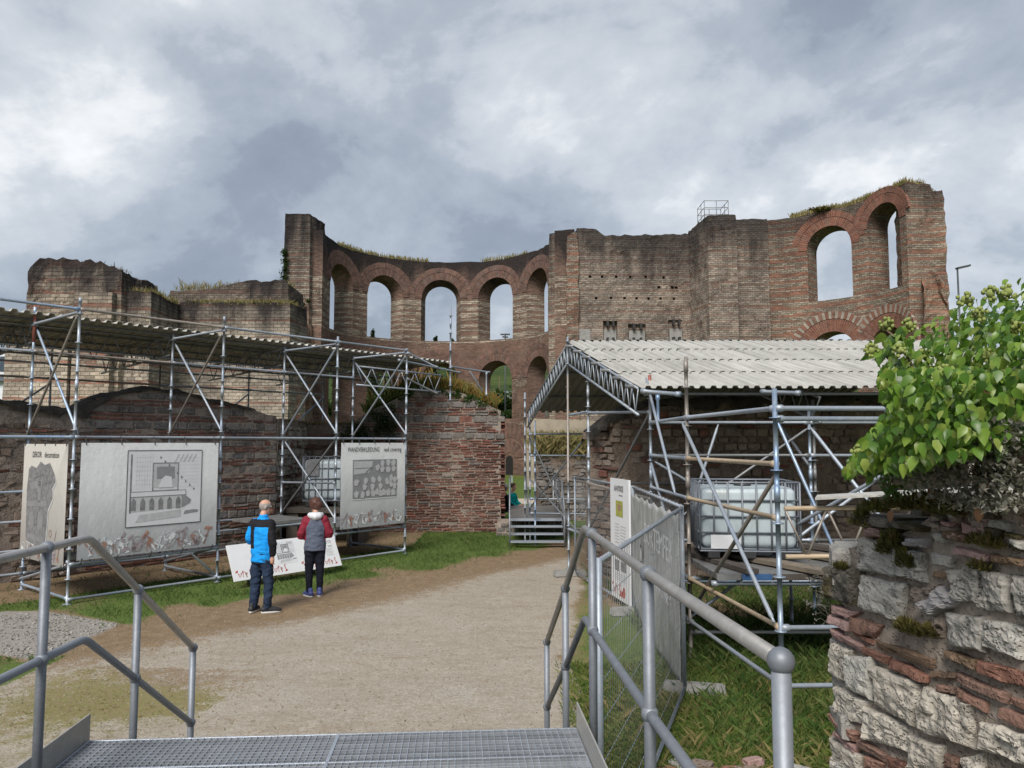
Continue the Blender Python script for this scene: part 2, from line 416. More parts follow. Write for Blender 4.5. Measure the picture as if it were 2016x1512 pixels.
M['deadleaf'] = m_leaf('brown_leaf', [(0.22, 0.10, 0.05), (0.30, 0.16, 0.09)], 0.1, 0.7)
M['moss'] = m_leaf('moss', [(0.07, 0.055, 0.014), (0.10, 0.09, 0.02), (0.15, 0.14, 0.035), (0.11, 0.075, 0.03)], 0.1, 0.9)
M['fern'] = m_leaf('fern_green', [(0.035, 0.09, 0.02), (0.07, 0.14, 0.03)], 0.25)
M['grass'] = m_leaf('grass', [(0.06, 0.12, 0.02), (0.12, 0.19, 0.035), (0.21, 0.25, 0.065), (0.33, 0.30, 0.13)], 0.3, 0.6)
M['grass_lush'] = m_leaf('lush_grass', [(0.045, 0.10, 0.022), (0.085, 0.155, 0.034), (0.14, 0.205, 0.052), (0.21, 0.225, 0.085)], 0.3, 0.6)
M['grass_dry'] = m_leaf('dry_grass', [(0.16, 0.15, 0.05), (0.27, 0.22, 0.09), (0.36, 0.28, 0.13), (0.13, 0.15, 0.04)], 0.25, 0.7)
M['grass_gold'] = m_leaf('golden_grass', [(0.20, 0.15, 0.04), (0.34, 0.22, 0.06), (0.42, 0.25, 0.07), (0.14, 0.16, 0.04)], 0.3, 0.7)
M['tree'] = m_leaf('tree_leaf', [(0.025, 0.06, 0.014), (0.05, 0.10, 0.022), (0.085, 0.14, 0.03)], 0.25)
M['tree_dark'] = m_leaf('conifer_leaf', [(0.012, 0.03, 0.014), (0.025, 0.05, 0.02)], 0.15)
M['white'] = m_plain('white_board', (0.72, 0.73, 0.76), 0.45, 0.03)
M['edge'] = m_plain('board_edge', (0.42, 0.43, 0.46), 0.5, 0.05)
M['ink'] = m_plain('black_ink', (0.035, 0.035, 0.04), 0.6)
M['ink_grey'] = m_plain('grey_ink', (0.25, 0.255, 0.27), 0.6)
M['ink_mid'] = m_plain('mid_grey_ink', (0.21, 0.21, 0.22), 0.6, 0.35, 14)
M['ink_pale'] = m_plain('pale_grey_ink', (0.48, 0.49, 0.51), 0.6, 0.1, 12)
M['ink_paper'] = m_plain('paper_white_ink', (0.66, 0.68, 0.71), 0.6, 0.05)
M['ink_red'] = m_plain('red_ink', (0.42, 0.06, 0.045), 0.6)
M['ink_clay'] = m_plain('clay_ink', (0.36, 0.20, 0.16), 0.6)
M['ink_mauve'] = m_plain('mauve_ink', (0.33, 0.28, 0.30), 0.6)
M['ink_map'] = m_plain('map_ink', (0.35, 0.36, 0.08), 0.6, 0.6, 30)
M['concrete'] = m_plain('concrete', (0.26, 0.255, 0.245), 0.9, 0.2, 5, bump=0.4)
M['plastic_white'] = None
M['pallet'] = m_plain('black_plastic', (0.03, 0.03, 0.032), 0.5, 0.2)
M['plank'] = m_plain('old_plank', (0.19, 0.155, 0.12), 0.85, 0.3, 4, bump=0.3)
M['plank_dark'] = m_plain('dark_plank', (0.085, 0.07, 0.06), 0.85, 0.3, 4, bump=0.3)
M['deckblue'] = m_plain('blue_deck_edge', (0.04, 0.11, 0.26), 0.6, 0.3)
M['deckred'] = m_plain('red_deck_edge', (0.12, 0.03, 0.03), 0.6, 0.3)
M['deckgrey'] = m_plain('steel_deck', (0.25, 0.25, 0.25), 0.5, 0.2, 6, 0.4)
M['hole'] = m_plain('painted_opening_dark', (0.012, 0.011, 0.011), 0.95)  # near-black colour standing in for the dark inside an opening
M['timber'] = m_plain('dark_timber', (0.03, 0.027, 0.026), 0.8)
M['slateroof'] = m_plain('slate_roof', (0.045, 0.055, 0.075), 0.6, 0.2, 3)
M['render'] = m_plain('white_render', (0.66, 0.68, 0.72), 0.85, 0.05, 2)
M['paleplaster'] = m_plain('old_pale_plaster', (0.30, 0.255, 0.20), 0.9, 0.25, 1.2, bump=0.3)
M['glass'] = m_plain('window_glass', (0.05, 0.07, 0.10), 0.1)
M['glassblue'] = m_plain('pale_glass', (0.36, 0.50, 0.58), 0.25)
M['greyroof'] = m_plain('grey_flat_roof', (0.17, 0.18, 0.19), 0.7)
M['zinc'] = m_plain('dark_zinc', (0.06, 0.065, 0.07), 0.5)

# white tank plastic, a little see-through, with dirty water marks
t = NT('tank_plastic'); p = t.pos()
c = t.mix(t.math('MULTIPLY', t.step(t.noise(t.mapping(p, (1, 1, 0.3)), 6, 6, 0.7), 0.5, 0.72), 0.55), (0.46, 0.53, 0.57), (0.27, 0.29, 0.25))
t.b.inputs['Subsurface Weight'].default_value = 0.0
M['plastic_white'] = t.set(c, 0.35, 0, t.bump(t.noise(p, 6, 2), 0.1, 0.02))

# fibre-cement roof sheets, weathered grey with dark runs
def m_sheet(name, base, dark):
    t = NT(name); p = t.pos(); o = t.coord('Object')
    n = t.noise(p, 2.2, 6, 0.65); s3 = t.sep(p); cb = t.n.new('ShaderNodeCombineXYZ'); t.l.new(t.math('MULTIPLY', t.math('ADD', s3[0], t.math('MULTIPLY', s3[1], 0.166)), 9.0), cb.inputs[0]); t.l.new(t.math('MULTIPLY', s3[1], 0.55), cb.inputs[1]); n2 = t.noise(cb.outputs[0], 1.0, 6, 0.7)
    c = t.mix(t.math('MULTIPLY', t.step(n2, 0.40, 0.70), 0.75), base, dark)
    c = t.mix(t.math('MULTIPLY', t.step(n, 0.5, 0.75), 0.35), c, tuple(x * 1.2 for x in dark))
    r = t.rand()
    c = t.mix(t.math('MULTIPLY', r, 0.22), c, dark)
    return t.set(c, 0.75, 0, t.bump(t.noise(p, 40, 4), 0.15, 0.006))
M['sheet'] = m_sheet('fibre_cement', (0.52, 0.51, 0.48), (0.21, 0.205, 0.185))
M['sheet_shaded'] = m_sheet('shaded_fibre_cement', (0.30, 0.29, 0.27), (0.10, 0.10, 0.095))  # darker copy of the sheet: shade of the roof underside put into the colour

# mesh banner: white at the head, running to grey at the foot
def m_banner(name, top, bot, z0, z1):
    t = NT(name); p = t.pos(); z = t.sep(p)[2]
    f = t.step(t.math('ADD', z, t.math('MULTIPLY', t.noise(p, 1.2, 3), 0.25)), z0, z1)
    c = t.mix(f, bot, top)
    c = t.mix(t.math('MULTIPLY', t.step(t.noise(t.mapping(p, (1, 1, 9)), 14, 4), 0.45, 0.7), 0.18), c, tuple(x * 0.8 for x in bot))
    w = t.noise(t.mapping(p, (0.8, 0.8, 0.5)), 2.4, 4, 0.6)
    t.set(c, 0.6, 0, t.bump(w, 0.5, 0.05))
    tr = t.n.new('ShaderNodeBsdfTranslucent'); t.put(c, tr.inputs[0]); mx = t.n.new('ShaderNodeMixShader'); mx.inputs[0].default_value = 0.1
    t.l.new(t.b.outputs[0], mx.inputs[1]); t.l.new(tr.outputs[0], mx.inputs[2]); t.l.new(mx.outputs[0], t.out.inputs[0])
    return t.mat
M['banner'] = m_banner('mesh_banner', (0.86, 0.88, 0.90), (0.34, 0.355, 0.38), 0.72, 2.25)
M['banner_warm'] = m_banner('warm_mesh_banner', (0.70, 0.68, 0.65), (0.34, 0.325, 0.31), 0.75, 2.4)
t = NT('grey_tarp'); p = t.pos()
w = t.noise(t.mapping(p, (1.5, 1.5, 0.7)), 3.0, 6, 0.65, 0.6)
M['tarp'] = t.set(t.mix(t.step(w, 0.35, 0.7), (0.24, 0.245, 0.24), (0.50, 0.51, 0.50)), 0.55, 0, t.bump(w, 0.6, 0.05))

# the ground: trodden grit, brown earth, grey gravel and turf, mixed by how the place is worn
t = NT('ground'); p = t.pos()
f1 = t.noise(p, 38, 6, 0.75); f2 = t.noise(p, 5.5, 6, 0.7); f3 = t.noise(p, 0.8, 5, 0.6); f4 = t.noise(p, 130, 3, 0.7)
vor = t.voro(p, 75).outputs['Color']
beige = t.mix(t.step(f2, 0.3, 0.72), (0.43, 0.39, 0.33), (0.33, 0.295, 0.245))
beige = t.mix(t.math('MULTIPLY', t.step(f3, 0.42, 0.65), 0.55), beige, (0.44, 0.41, 0.36))
f5 = t.noise(p, 15, 6, 0.75); f6 = t.noise(t.mapping(p, (1, 2.2, 1), (4, 4, 4)), 1.9, 6, 0.7)
beige = t.mix(t.math('MULTIPLY', t.step(f6, 0.50, 0.68), 0.55), beige, (0.27, 0.215, 0.155))
beige = t.mix(t.math('MULTIPLY', t.step(f5, 0.47, 0.70), 0.65), beige, (0.23, 0.18, 0.13))
beige = t.mix(t.math('MULTIPLY', t.step(f1, 0.44, 0.70), 0.8), beige, (0.165, 0.125, 0.085))
beige = t.mix(t.math('MULTIPLY', t.step(f4, 0.52, 0.75), 0.55), beige, (0.58, 0.53, 0.45))
brown = t.mix(t.step(f2, 0.32, 0.7), (0.155, 0.105, 0.065), (0.275, 0.20, 0.125))
brown = t.mix(t.math('MULTIPLY', t.step(f4, 0.5, 0.72), 0.5), brown, (0.44, 0.35, 0.23))
brown = t.mix(t.math('MULTIPLY', t.step(f1, 0.5, 0.75), 0.6), brown, (0.095, 0.065, 0.04))
grav = t.mix(t.step(t.sep(vor)[0], 0.0, 1.0), (0.19, 0.175, 0.16), (0.37, 0.345, 0.315))
turf = t.mix(t.step(f2, 0.3, 0.7), (0.07, 0.125, 0.028), (0.15, 0.19, 0.05))
turf = t.mix(t.math('MULTIPLY', t.step(f1, 0.42, 0.7), 0.75), turf, (0.03, 0.055, 0.012))
dry = t.mix(t.step(f1, 0.35, 0.7), (0.26, 0.235, 0.10), (0.13, 0.135, 0.045))
dry = t.mix(t.math('MULTIPLY', t.step(f5, 0.42, 0.6), 0.8), dry, (0.25, 0.19, 0.12))
def sm(x, n, k=0.5):                  # an uneven border
    return t.step(t.math('ADD', x, t.math('MULTIPLY', t.math('SUBTRACT', n, 0.5), k * 2)), 0.40, 0.62)
wob = t.math('ADD', t.math('MULTIPLY', f2, 0.5), t.math('MULTIPLY', f1, 0.5))
c = t.mix(sm(t.attr('dirt').outputs['Fac'], wob, 0.9), beige, brown)
c = t.mix(sm(t.attr('gravel').outputs['Fac'], wob, 0.4), c, grav)
c = t.mix(sm(t.attr('dry').outputs['Fac'], wob, 0.9), c, dry)
c = t.mix(sm(t.attr('green').outputs['Fac'], wob, 0.8), c, turf)
h = t.math('ADD', t.math('MULTIPLY', f1, 0.6), t.math('ADD', t.math('MULTIPLY', f4, 0.35), f2))
M['ground'] = t.set(c, 0.95, 0, t.bump(h, 0.7, 0.02), 0.15)

t = NT('wooded_hill'); p = t.pos()
a = t.voro(p, 0.09).outputs['Distance']; b = t.noise(p, 0.25, 6, 0.7); g = t.noise(p, 0.012, 3)
c = t.mix(t.step(b, 0.35, 0.7), (0.030, 0.060, 0.020), (0.085, 0.125, 0.035))
c = t.mix(t.step(g, 0.5, 0.62), c, (0.085, 0.12, 0.035))
M['hill'] = t.set(c, 0.95, 0, t.bump(t.math('ADD', t.math('MULTIPLY', a, -1.0), b), 1.0, 4.0), 0.1)
# ------------------------------------------------------------------ ground
A = V((-7.45, 13.0, 0)); DL = V((4.83, 5.9, 0)).normalized(); NL = V((-DL.y, DL.x, 0))     # front line of the left scaffold and its inward normal
XR = [(2, 0.2), (7, 0.42), (9.5, 0.55), (15.5, 1.28), (20, 1.5), (24, 1.6)]
def zones(x, y):
    q = (V((x, y, 0)) - A).dot(-NL)                 # metres in front of the left scaffold
    n1 = nz(x * 0.9, y * 0.9, 3); n2 = nz(x * 0.35, y * 0.35, 8); n3 = nz(x * 2.3, y * 2.3, 1)
    wig = 0.55 * n1 + 0.25 * n3
    green = dirt = gravel = dry = 0.0
    if y > 26: return (1, 0, 0, 0)
    # turf in front of and below the left scaffold
    gq = 1.0 - (q - 1.55 - wig) / 0.9
    green = max(0, min(1, gq)) * (0.75 + 0.4 * n1)
    if x < -5.0 and y < 12.6 and q > -0.3:
        gx = max(0, min(1, 1 - (abs(y - 10.9 + (x + 6.3) * 0.45) - 0.85) / 0.35)) * max(0, min(1, (-5.6 - x) / 0.5))
        gravel = gx
        green *= (1 - gx)
        if gx < 0.4 and y < 10: green = max(green, 0.62 + n1 * 0.5 if x < -5.6 else 0)
    # brown trampled earth next to the turf
    dirt = max(0, 1 - max(0, q - 2.6) / 2.1) * 0.95 + 0.30 * n2 + 0.1
    if y < 9.5: dirt = max(dirt, 0.42 + 0.55 * n2 - 0.24 * max(0, x + 3.0)); dry = 0.42 + 0.6 * nz(x * 0.55 + 9, y * 0.8, 5) - 0.30 * max(0, x + 3.3)
    if x > -3.0 and y < 9.5: dry = min(dry, 0.15)
    # right of the path
    xr = interp(XR, y) + 0.22 * n1 + 0.1 * n3
    e = (x - xr)
    if e > -0.2:
        k = max(0, min(1, (e + 0.2) / 0.5))
        green = max(green, k * (0.60 + 0.35 * n1 + 0.12 * min(2, max(0, e - 0.5))))
        dry = max(dry, k * (0.50 + 0.5 * n2)); dirt = max(dirt, k * 0.85)
    if y > 19.6 and x < -0.3: green = 0.9
    if x > interp(XR, y) + 0.6 and y > 9: green = max(green, 0.75 + 0.3 * n1)
    if (q < -0.9 and x < -2.6) or (x > 1.7 and y > 12.2 and y < 22): green, dirt, dry = 0.12 + 0.2 * n1, 1.0, 0.0      # soil colour put under the roofs to cut green bounce light
    return tuple(max(0, min(1, k)) for k in (green, dirt, gravel, dry))
def axis(fine0, fine1, st, lo, hi):
    a = [fine0 + st * i for i in range(int((fine1 - fine0) / st) + 1)]
    k = st; x = a[0]
    while x > lo: k *= 1.45; x -= k; a.insert(0, max(x, lo))
    k = st; x = a[-1]
    while x < hi: k *= 1.45; x += k; a.append(min(x, hi))
    return a
gx, gy = axis(-10.5, 6.0, 0.13, -2500, 2500), axis(3.0, 25.0, 0.13, -60, 4000)
def ground_z(x, y):
    f = 1.0 if (-12 < x < 9 and 0 < y < 28) else 0.0
    return f * (0.022 * nz(x * 0.8, y * 0.8, 2) + 0.010 * nz(x * 3.1, y * 3.1, 6))
me = bpy.data.meshes.new('ground')
nxg = len(gx)
me.from_pydata([(x, y, ground_z(x, y)) for y in gy for x in gx], [],
               [(j*nxg+i, j*nxg+i+1, (j+1)*nxg+i+1, (j+1)*nxg+i) for j in range(len(gy)-1) for i in range(nxg-1)])
zs_ = [zones(x, y) for y in gy for x in gx]
for k, nm in enumerate(('green', 'dirt', 'gravel', 'dry')):
    me.attributes.new(nm, 'FLOAT', 'POINT').data.foreach_set('value', [z[k] for z in zs_])
me.materials.append(M['ground'])
me.polygons.foreach_set('use_smooth', [True] * len(me.polygons))
ground = bpy.data.objects.new('ground', me); C.objects.link(ground)
tag(ground, 'trodden beige grit and turf between the ruins', None, None, 'structure')

# ------------------------------------------------------------------ wooded hill beyond the town
mb = MB(); n_ = 90; rows = 14
for j in range(rows):
    for i in range(n_):
        x = lerp(-900, 900, i / (n_ - 1)); y = lerp(240, 760, j / (rows - 1))
        h = (j / (rows - 1)) ** 0.8 * (90 + 9 * nz(x * 0.004, 1.5) + 5 * nz(x * 0.013, 4)) - 2
        mb.v.append(V((x, y, h + (2.2 * nz(x * 0.06, y * 0.06) if j else 0))))
for j in range(rows - 1):
    for i in range(n_ - 1):
        mb.f.append((j*n_+i, j*n_+i+1, (j+1)*n_+i+1, (j+1)*n_+i)); mb.m.append(0); mb.s.append(True); mb.r.append(0.5)
tag(mb.build('hills', M['hill']), 'wooded hill far behind the ruin', None, None, 'structure')

# ------------------------------------------------------------------ leaves and grass
LEAF4 = [V((-0.5, 0, 0)), V((0, -0.32, 0.06)), V((0.55, 0, -0.02)), V((0, 0.32, 0.06))]
def leaf_cloud(mb, c, rad, n, size, hang=0.3, shell=0.55, nscale=1.7, seed=0, mat=0):
    rnd = random.Random(seed)
    c = V(c)
    for _ in range(n):
        d = V((rnd.gauss(0, 1), rnd.gauss(0, 1), rnd.gauss(0, 1))).normalized()
        k = (shell + (1 - shell) * rnd.random()) * (0.72 + 0.55 * noise.noise(d * nscale + V((seed, 0, 0))))
        p = c + V((d.x * rad[0], d.y * rad[1], d.z * rad[2])) * k
        q = V((rnd.gauss(0, 1), rnd.gauss(0, 1), rnd.gauss(0, 1) - hang)).to_track_quat('X', 'Z').to_matrix()
        s = size * rnd.uniform(0.6, 1.3)
        mb.add([p + q @ (v * s) for v in LEAF4], ((0, 1, 2, 3),), mat, False, rnd.random())
def blades(mb, pts, h0, h1, w, rnd, lean=0.5, mat=0):
    for p in pts:
        a = rnd.uniform(0, 6.283); h = rnd.uniform(h0, h1); l = rnd.uniform(0.05, lean) * h
        d = V((math.cos(a), math.sin(a), 0)); b = V((-d.y, d.x, 0)) * (w / 2)
        m_ = p + d * (l * 0.35) + V((0, 0, h * 0.6)); t_ = p + d * l + V((0, 0, h))
        mb.add([p - b, p + b, m_ + b * 0.7, t_, m_ - b * 0.7], ((0, 1, 2, 3, 4),), mat, False, rnd.random())
def tree(label, base, h, rad, n, size, mat, seed, conifer=False, group='trees behind the ruin'):
    t_ = thing('tree', label, 'tree', base, group); b = V(base); rnd = random.Random(seed)
    mb = MB(); mb.path([b, b + V((0.1, 0, h * 0.35)), b + V((0, 0.1, h * 0.7)), b + V((0, 0, h * 0.93))], 0.2, 7, rad=[h * 0.022, h * 0.017, h * 0.009, h * 0.003])
    tr = mb.build('trunk', M['stem'], t_)
    mb = MB()
    for k in range(6):
        a = rnd.uniform(0, 6.28); z = rnd.uniform(0.3, 0.7) * h; L = rad * rnd.uniform(0.5, 0.8)
        lb = MB(); lb.path([b + V((0, 0, z)), b + V((math.cos(a) * L * 0.6, math.sin(a) * L * 0.6, z + L * 0.35)), b + V((math.cos(a) * L, math.sin(a) * L, z + L * 0.7))], 0.05, 5, rad=[h * 0.009, h * 0.006, h * 0.003])
        lb.build('limb', M['stem'], t_)
    if conifer:
        for k in range(9):
            f = k / 8; z = h * (0.22 + 0.75 * f); r = rad * (1 - f) + 0.25
            leaf_cloud(mb, b + V((0, 0, z)), (r, r, h * 0.07), n // 9, size, 0.6, 0.35, 2.5, seed + k)
    else:
        for k in range(9):
            a = rnd.uniform(0, 6.28); r = rad * rnd.uniform(0.2, 0.62)
            leaf_cloud(mb, b + V((math.cos(a) * r, math.sin(a) * r, h * rnd.uniform(0.42, 0.84))), (rad * 0.5, rad * 0.5, h * 0.17), n // 9, size, 0.3, 0.45, 2.0, seed + k)
    mb.build('crown', mat, t_)
    return t_
tree('dark conifer tip behind the second high window from the left tower', (-16.2, 88, 0), 15.6, 2.6, 2600, 0.42, M['tree_dark'], 11, True)
tree('bushy tree showing green in the low window left of the grassy hump', (-13.5, 80, 0), 11.2, 4.2, 3200, 0.5, M['tree'], 12)
tree('dark tree top at the sill of the central high window, left one', (-9.3, 92, 0), 15.3, 2.8, 2400, 0.42, M['tree_dark'], 13, True)
tree('dark tree top at the sill of the central high window, right one', (-7.4, 94, 0), 15.2, 2.4, 2400, 0.42, M['tree_dark'], 17, True)
tree('broad green tree filling the low arched window above the grassy hump', (-1.4, 84.5, 0), 10.9, 4.2, 3600, 0.5, M['tree'], 14)
tree('green tree low in the arched window next to the floodlight mast', (0.6, 76, 0), 6.6, 3.2, 2600, 0.42, M['tree'], 15)
tree('slim dark green tree seen in the narrow leftmost low window', (-17.6, 72, 0), 9.8, 2.6, 2600, 0.42, M['tree'], 16)

# ------------------------------------------------------------------ the standing ruin, 40 to 66 m away
def solid_mesh(name, plan, z0, ztop, cell, amp, freq, rag=0.0, zcell=None, seed=0, lean=0.0):
    """a wall standing on a closed plan: displaced faces, broken top, UVs in metres"""
    pts, us, u = [], [], 0.0
    n = len(plan)
    for i in range(n):
        a, b = V((*plan[i], 0)), V((*plan[(i+1) % n], 0)); L = (b - a).length; k = max(1, round(L / cell))
        for j in range(k): pts.append(a.lerp(b, j / k)); us.append(u + L * j / k)
        u += L
    us.append(u); N = len(pts)
    nrm = []
    cx = sum((p for p in pts), V()) / N
    area = sum(pts[i].x * pts[(i+1) % N].y - pts[(i+1) % N].x * pts[i].y for i in range(N))
    for i in range(N):
        d = (pts[(i+1) % N] - pts[i-1]).normalized(); m = V((d.y, -d.x, 0)); nrm.append(m if area > 0 else -m)
    tops = [ztop(p.x, p.y) + rag * (nz(p.x * 2.2 + seed, p.y * 2.2, 1) + 0.6 * nz(p.x * 6 + seed, p.y * 6, 3)) for p in pts]
    hmax = max(tops) - z0; nzz = max(2, round(hmax / (zcell or cell)))
    vs = []
    for k in range(nzz + 1):
        for i in range(N):
            z = lerp(z0, tops[i], k / nzz); p = pts[i]
            q = V((p.x, p.y, z))
            f = noise.noise(q * freq + V((seed, 0, 0))) + 0.5 * noise.noise(q * freq * 2.7 + V((0, seed, 0)))
            edge = max(0.0, (k / nzz - 0.9) * 10)
            vs.append(q + nrm[i] * (amp * f - 0.6 * amp * edge - lean * k / nzz))
    fs, uv = [], []
    for k in range(nzz):
        for i in range(N):
            j = (i + 1) % N
            f = (k*N+i, k*N+j, (k+1)*N+j, (k+1)*N+i); w = ((us[i], vs[f[0]].z), (us[i+1], vs[f[1]].z), (us[i+1], vs[f[2]].z), (us[i], vs[f[3]].z))
            if area < 0: f, w = f[::-1], w[::-1]
            fs.append(f); uv.append(w)
    cap = [vs[nzz*N+i] for i in range(N)]
    for tri in tessellate_polygon([cap]):
        fs.append(tuple(nzz*N+i for i in tri)); uv.append(tuple((cap[i].x, cap[i].y) for i in tri))
    return vs, fs, uv
def make_obj(name, vs, fs, uv, mat, parent=None, smooth=False):
    o_ = org(parent)
    me = bpy.data.meshes.new(name); me.from_pydata([V(p) - o_ for p in vs], [], fs); me.materials.append(mat)
    if uv:
        ul = me.uv_layers.new(name='UVMap')
        for poly, w in zip(me.polygons, uv):
            for li, x in zip(poly.loop_indices, w): ul.data[li].uv = x
    if smooth: me.polygons.foreach_set('use_smooth', [True] * len(me.polygons))
    me.update()
    o = bpy.data.objects.new(name, me); C.objects.link(o); ORG[o.name] = o_
    if parent: o.parent = parent
    return o
def solid(name, plan, z0, ztop, cell, amp, freq, mat, parent, rag=0.0, zcell=None, seed=0, lean=0.0):
    zt = ztop if callable(ztop) else (lambda x, y: ztop)
    return make_obj(name, *solid_mesh(name, plan, z0, zt, cell, amp, freq, rag, zcell, seed, lean), mat, parent)
def carve(o, cutters, uvfn=None):
    """cut closed cutter meshes out of o and lay fresh metre UVs on the result"""
    cb = MB()
    for vs, fs in cutters: cb.add(vs, fs)
    c = cb.build('cutter', M['hole'], None); c.location = o.parent.matrix_basis.translation * 0 - org(o)
    md = o.modifiers.new('cut', 'BOOLEAN'); md.object = c; md.operation = 'DIFFERENCE'; md.solver = 'EXACT'; md.use_self = True
    # both in the same local frame
    par = o.parent; o.parent = None
    dg = bpy.context.evaluated_depsgraph_get(); dg.update()
    nm = bpy.data.meshes.new_from_object(o.evaluated_get(dg))
    o.modifiers.clear(); o.data = nm; o.parent = par
    bpy.data.objects.remove(c)
    if uvfn:
        ul = nm.uv_layers.get('UVMap') or nm.uv_layers.new(name='UVMap')
        oo = org(o)
        for poly in nm.polygons:
            for li, vi in zip(poly.loop_indices, poly.vertices): ul.data[li].uv = uvfn(nm.vertices[vi].co + oo, poly.normal)
    return o
def arch_cutter(c, d, w, z0, zs, L, n=12, w2=None, half=1.0):
    """arched prism: centre c (xy), axis d, half length L"""
    d = V(d).normalized(); t_ = V((-d.y, d.x, 0)); w2 = w if w2 is None else w2
    def prof(r): return [(-r, z0), (r, z0)] + [(r * math.cos(math.pi * i / n), zs + r * math.sin(math.pi * i / n)) for i in range(n + 1)]
    r_at = lambda s: (lerp(w, w2, (s * L / half + 1) / 2)) / 2            # w on the inner face, w2 on the outer
    k = n + 3; vs = [V((c[0], c[1], 0)) + d * s * L + t_ * a + V((0, 0, z)) for s in (-1, 1) for a, z in prof(r_at(s))]
    fs = [tuple(range(k))[::-1], tuple(range(k, 2*k))] + [(i, (i+1) % k, (i+1) % k + k, i + k) for i in range(k)]
    return vs, fs
def planar_uv(p, n):
    if abs(n.z) > 0.7: return (p.x, p.y)
    t_ = V((-n.y, n.x, 0)).normalized() if abs(n.x) + abs(n.y) > 1e-4 else V((1, 0, 0))
    return (p.dot(t_), p.z)

MF = {}
_mf = m_far
def m_far(name, stone, brick, mort, *a, **k):
    g = lambda c, f: tuple(x * f for x in c)
    return _mf(name, g(stone, 1.13), g(brick, 1.36), g(mort, 1.12), *a, **k)
MF['left'] = m_far('striped_ruin_masonry', (0.36, 0.315, 0.26), (0.22, 0.085, 0.06), (0.34, 0.285, 0.235), 0.8, 0.22, None, 12.6, 0.9, 0.08, 0.5, 0.0, 5.0, 0.2)
MF['leftlow'] = m_far('buff_ruin_masonry', (0.35, 0.315, 0.27), (0.22, 0.09, 0.065), (0.33, 0.285, 0.24), 0.95, 0.13, None, 11.4, 0.9, 0.06, 0.42, 0.0, 4.5, 0.2)
MF['tower'] = m_far('tower_masonry', (0.29, 0.255, 0.215), (0.20, 0.10, 0.075), (0.28, 0.235, 0.20), 0.5, 0.30, None, 20.6, 0.95, 0.06, 0.45, 0.0, 9.0, 0.15)
MF['apse'] = m_far('apse_masonry', (0.34, 0.295, 0.245), (0.165, 0.098, 0.078), (0.22, 0.175, 0.15), 0.50, 0.48, (11.4, 15.3), 18.9, 0.9, 0.05, 0.5, 0.0, 5.2, 0.15)
MF['block'] = m_far('patched_ruin_masonry', (0.27, 0.235, 0.205), (0.18, 0.10, 0.078), (0.33, 0.28, 0.24), 0.55, 0.20, None, 18.6, 0.8, 0.22, 0.34, 0.22, 6.0, 0.14)
MF['apse2'] = m_far('red_apse_masonry', (0.27, 0.235, 0.195), (0.215, 0.098, 0.07), (0.27, 0.215, 0.175), 0.48, 0.46, None, 18.9, 0.6, 0.30, 0.36, 0.0, 4.0, 0.13)
MF['dark'] = m_far('dark_weathered_masonry', (0.22, 0.19, 0.16), (0.16, 0.10, 0.08), (0.24, 0.20, 0.17), 0.6, 0.2, None, 14.5, 0.95, 0.3, 0.3, 0.0, 6.0, 0.14)
MF['rough'] = m_far('broken_core_masonry', (0.23, 0.18, 0.14), (0.21, 0.095, 0.065), (0.25, 0.19, 0.15), 0.5, 0.45, None, 19.0, 0.5, 0.6, 0.3, 0.1, 5.0, 0.14)

# left block of the ruin
L1 = thing('ruined_wall', 'tall striped ruin block with broken dark head, farthest left', 'ruin', (-23, 40, 0), 'walls of the bath ruin')
solid('wall', [(-25.75, 40), (-20.75, 40), (-20.4, 43.5), (-26.0, 43.5)], -0.5, lambda x, y: interp([(-25.8, 11.9), (-25.3, 12.55), (-23.4, 12.5), (-21.7, 12.3), (-20.7, 11.8)], x), 0.25, 0.15, 1.5, MF['left'], L1, 0.3, 0.25, 3)
solid('buttress', [(-26.4, 39.4), (-23.1, 39.4), (-23.1, 40.2), (-26.4, 40.2)], -0.5, lambda x, y: 8.0 + 0.5 * nz(x), 0.5, 0.05, 0.8, MF['leftlow'], L1, 0.1, 0.6, 5)
solid('pilaster', [(-23.0, 39.55), (-21.0, 39.55), (-21.0, 40.2), (-23.0, 40.2)], -0.5, lambda x, y: 10.6, 0.5, 0.03, 0.8, MF['left'], L1, 0.05, 0.5, 6)
L2 = thing('ruined_wall', 'lower striped ruin wall with grassy ledges left of the square tower', 'ruin', (-17, 43, 0), 'walls of the bath ruin')
solid('wall', [(-21.1, 40.4), (-19.35, 40.4), (-19.45, 44.0), (-12.95, 44.0), (-12.6, 46.4), (-21.1, 46.4)], -0.5,
      lambda x, y: interp([(-21.1, 10.9), (-19.4, 10.75), (-19.3, 10.95), (-12.9, 10.85)], x), 0.28, 0.05, 1.4, MF['leftlow'], L2, 0.08, 0.3, 9)
solid('rear_wall', [(-21.5, 47.2), (-14.0, 47.2), (-13.6, 49.2), (-21.5, 49.2)], -0.5, lambda x, y: interp([(-21.5, 12.2), (-19, 12.3), (-17, 12.85), (-14.3, 12.9), (-13.6, 12.3)], x), 0.3, 0.12, 1.2, MF['dark'], L2, 0.18, 0.3, 11)
solid('broken_end', [(-12.9, 44.6), (-12.4, 45.2), (-14.1, 53.5), (-15.6, 53.5), (-15.4, 46)], -0.5, lambda x, y: interp([(44, 10.3), (47, 11.0), (50, 11.3), (53.5, 11.5)], y) - 0.5 * (x + 14), 0.5, 0.30, 0.7, MF['rough'], L2, 0.5, 0.5, 12, 0.5)
mb = MB(); rnd = random.Random(4)
blades(mb, [V((rnd.uniform(-19.2, -13), rnd.uniform(44.0, 45.9), 10.75)) for _ in range(4200)], 0.06, 0.42, 0.035, rnd, 1.2)
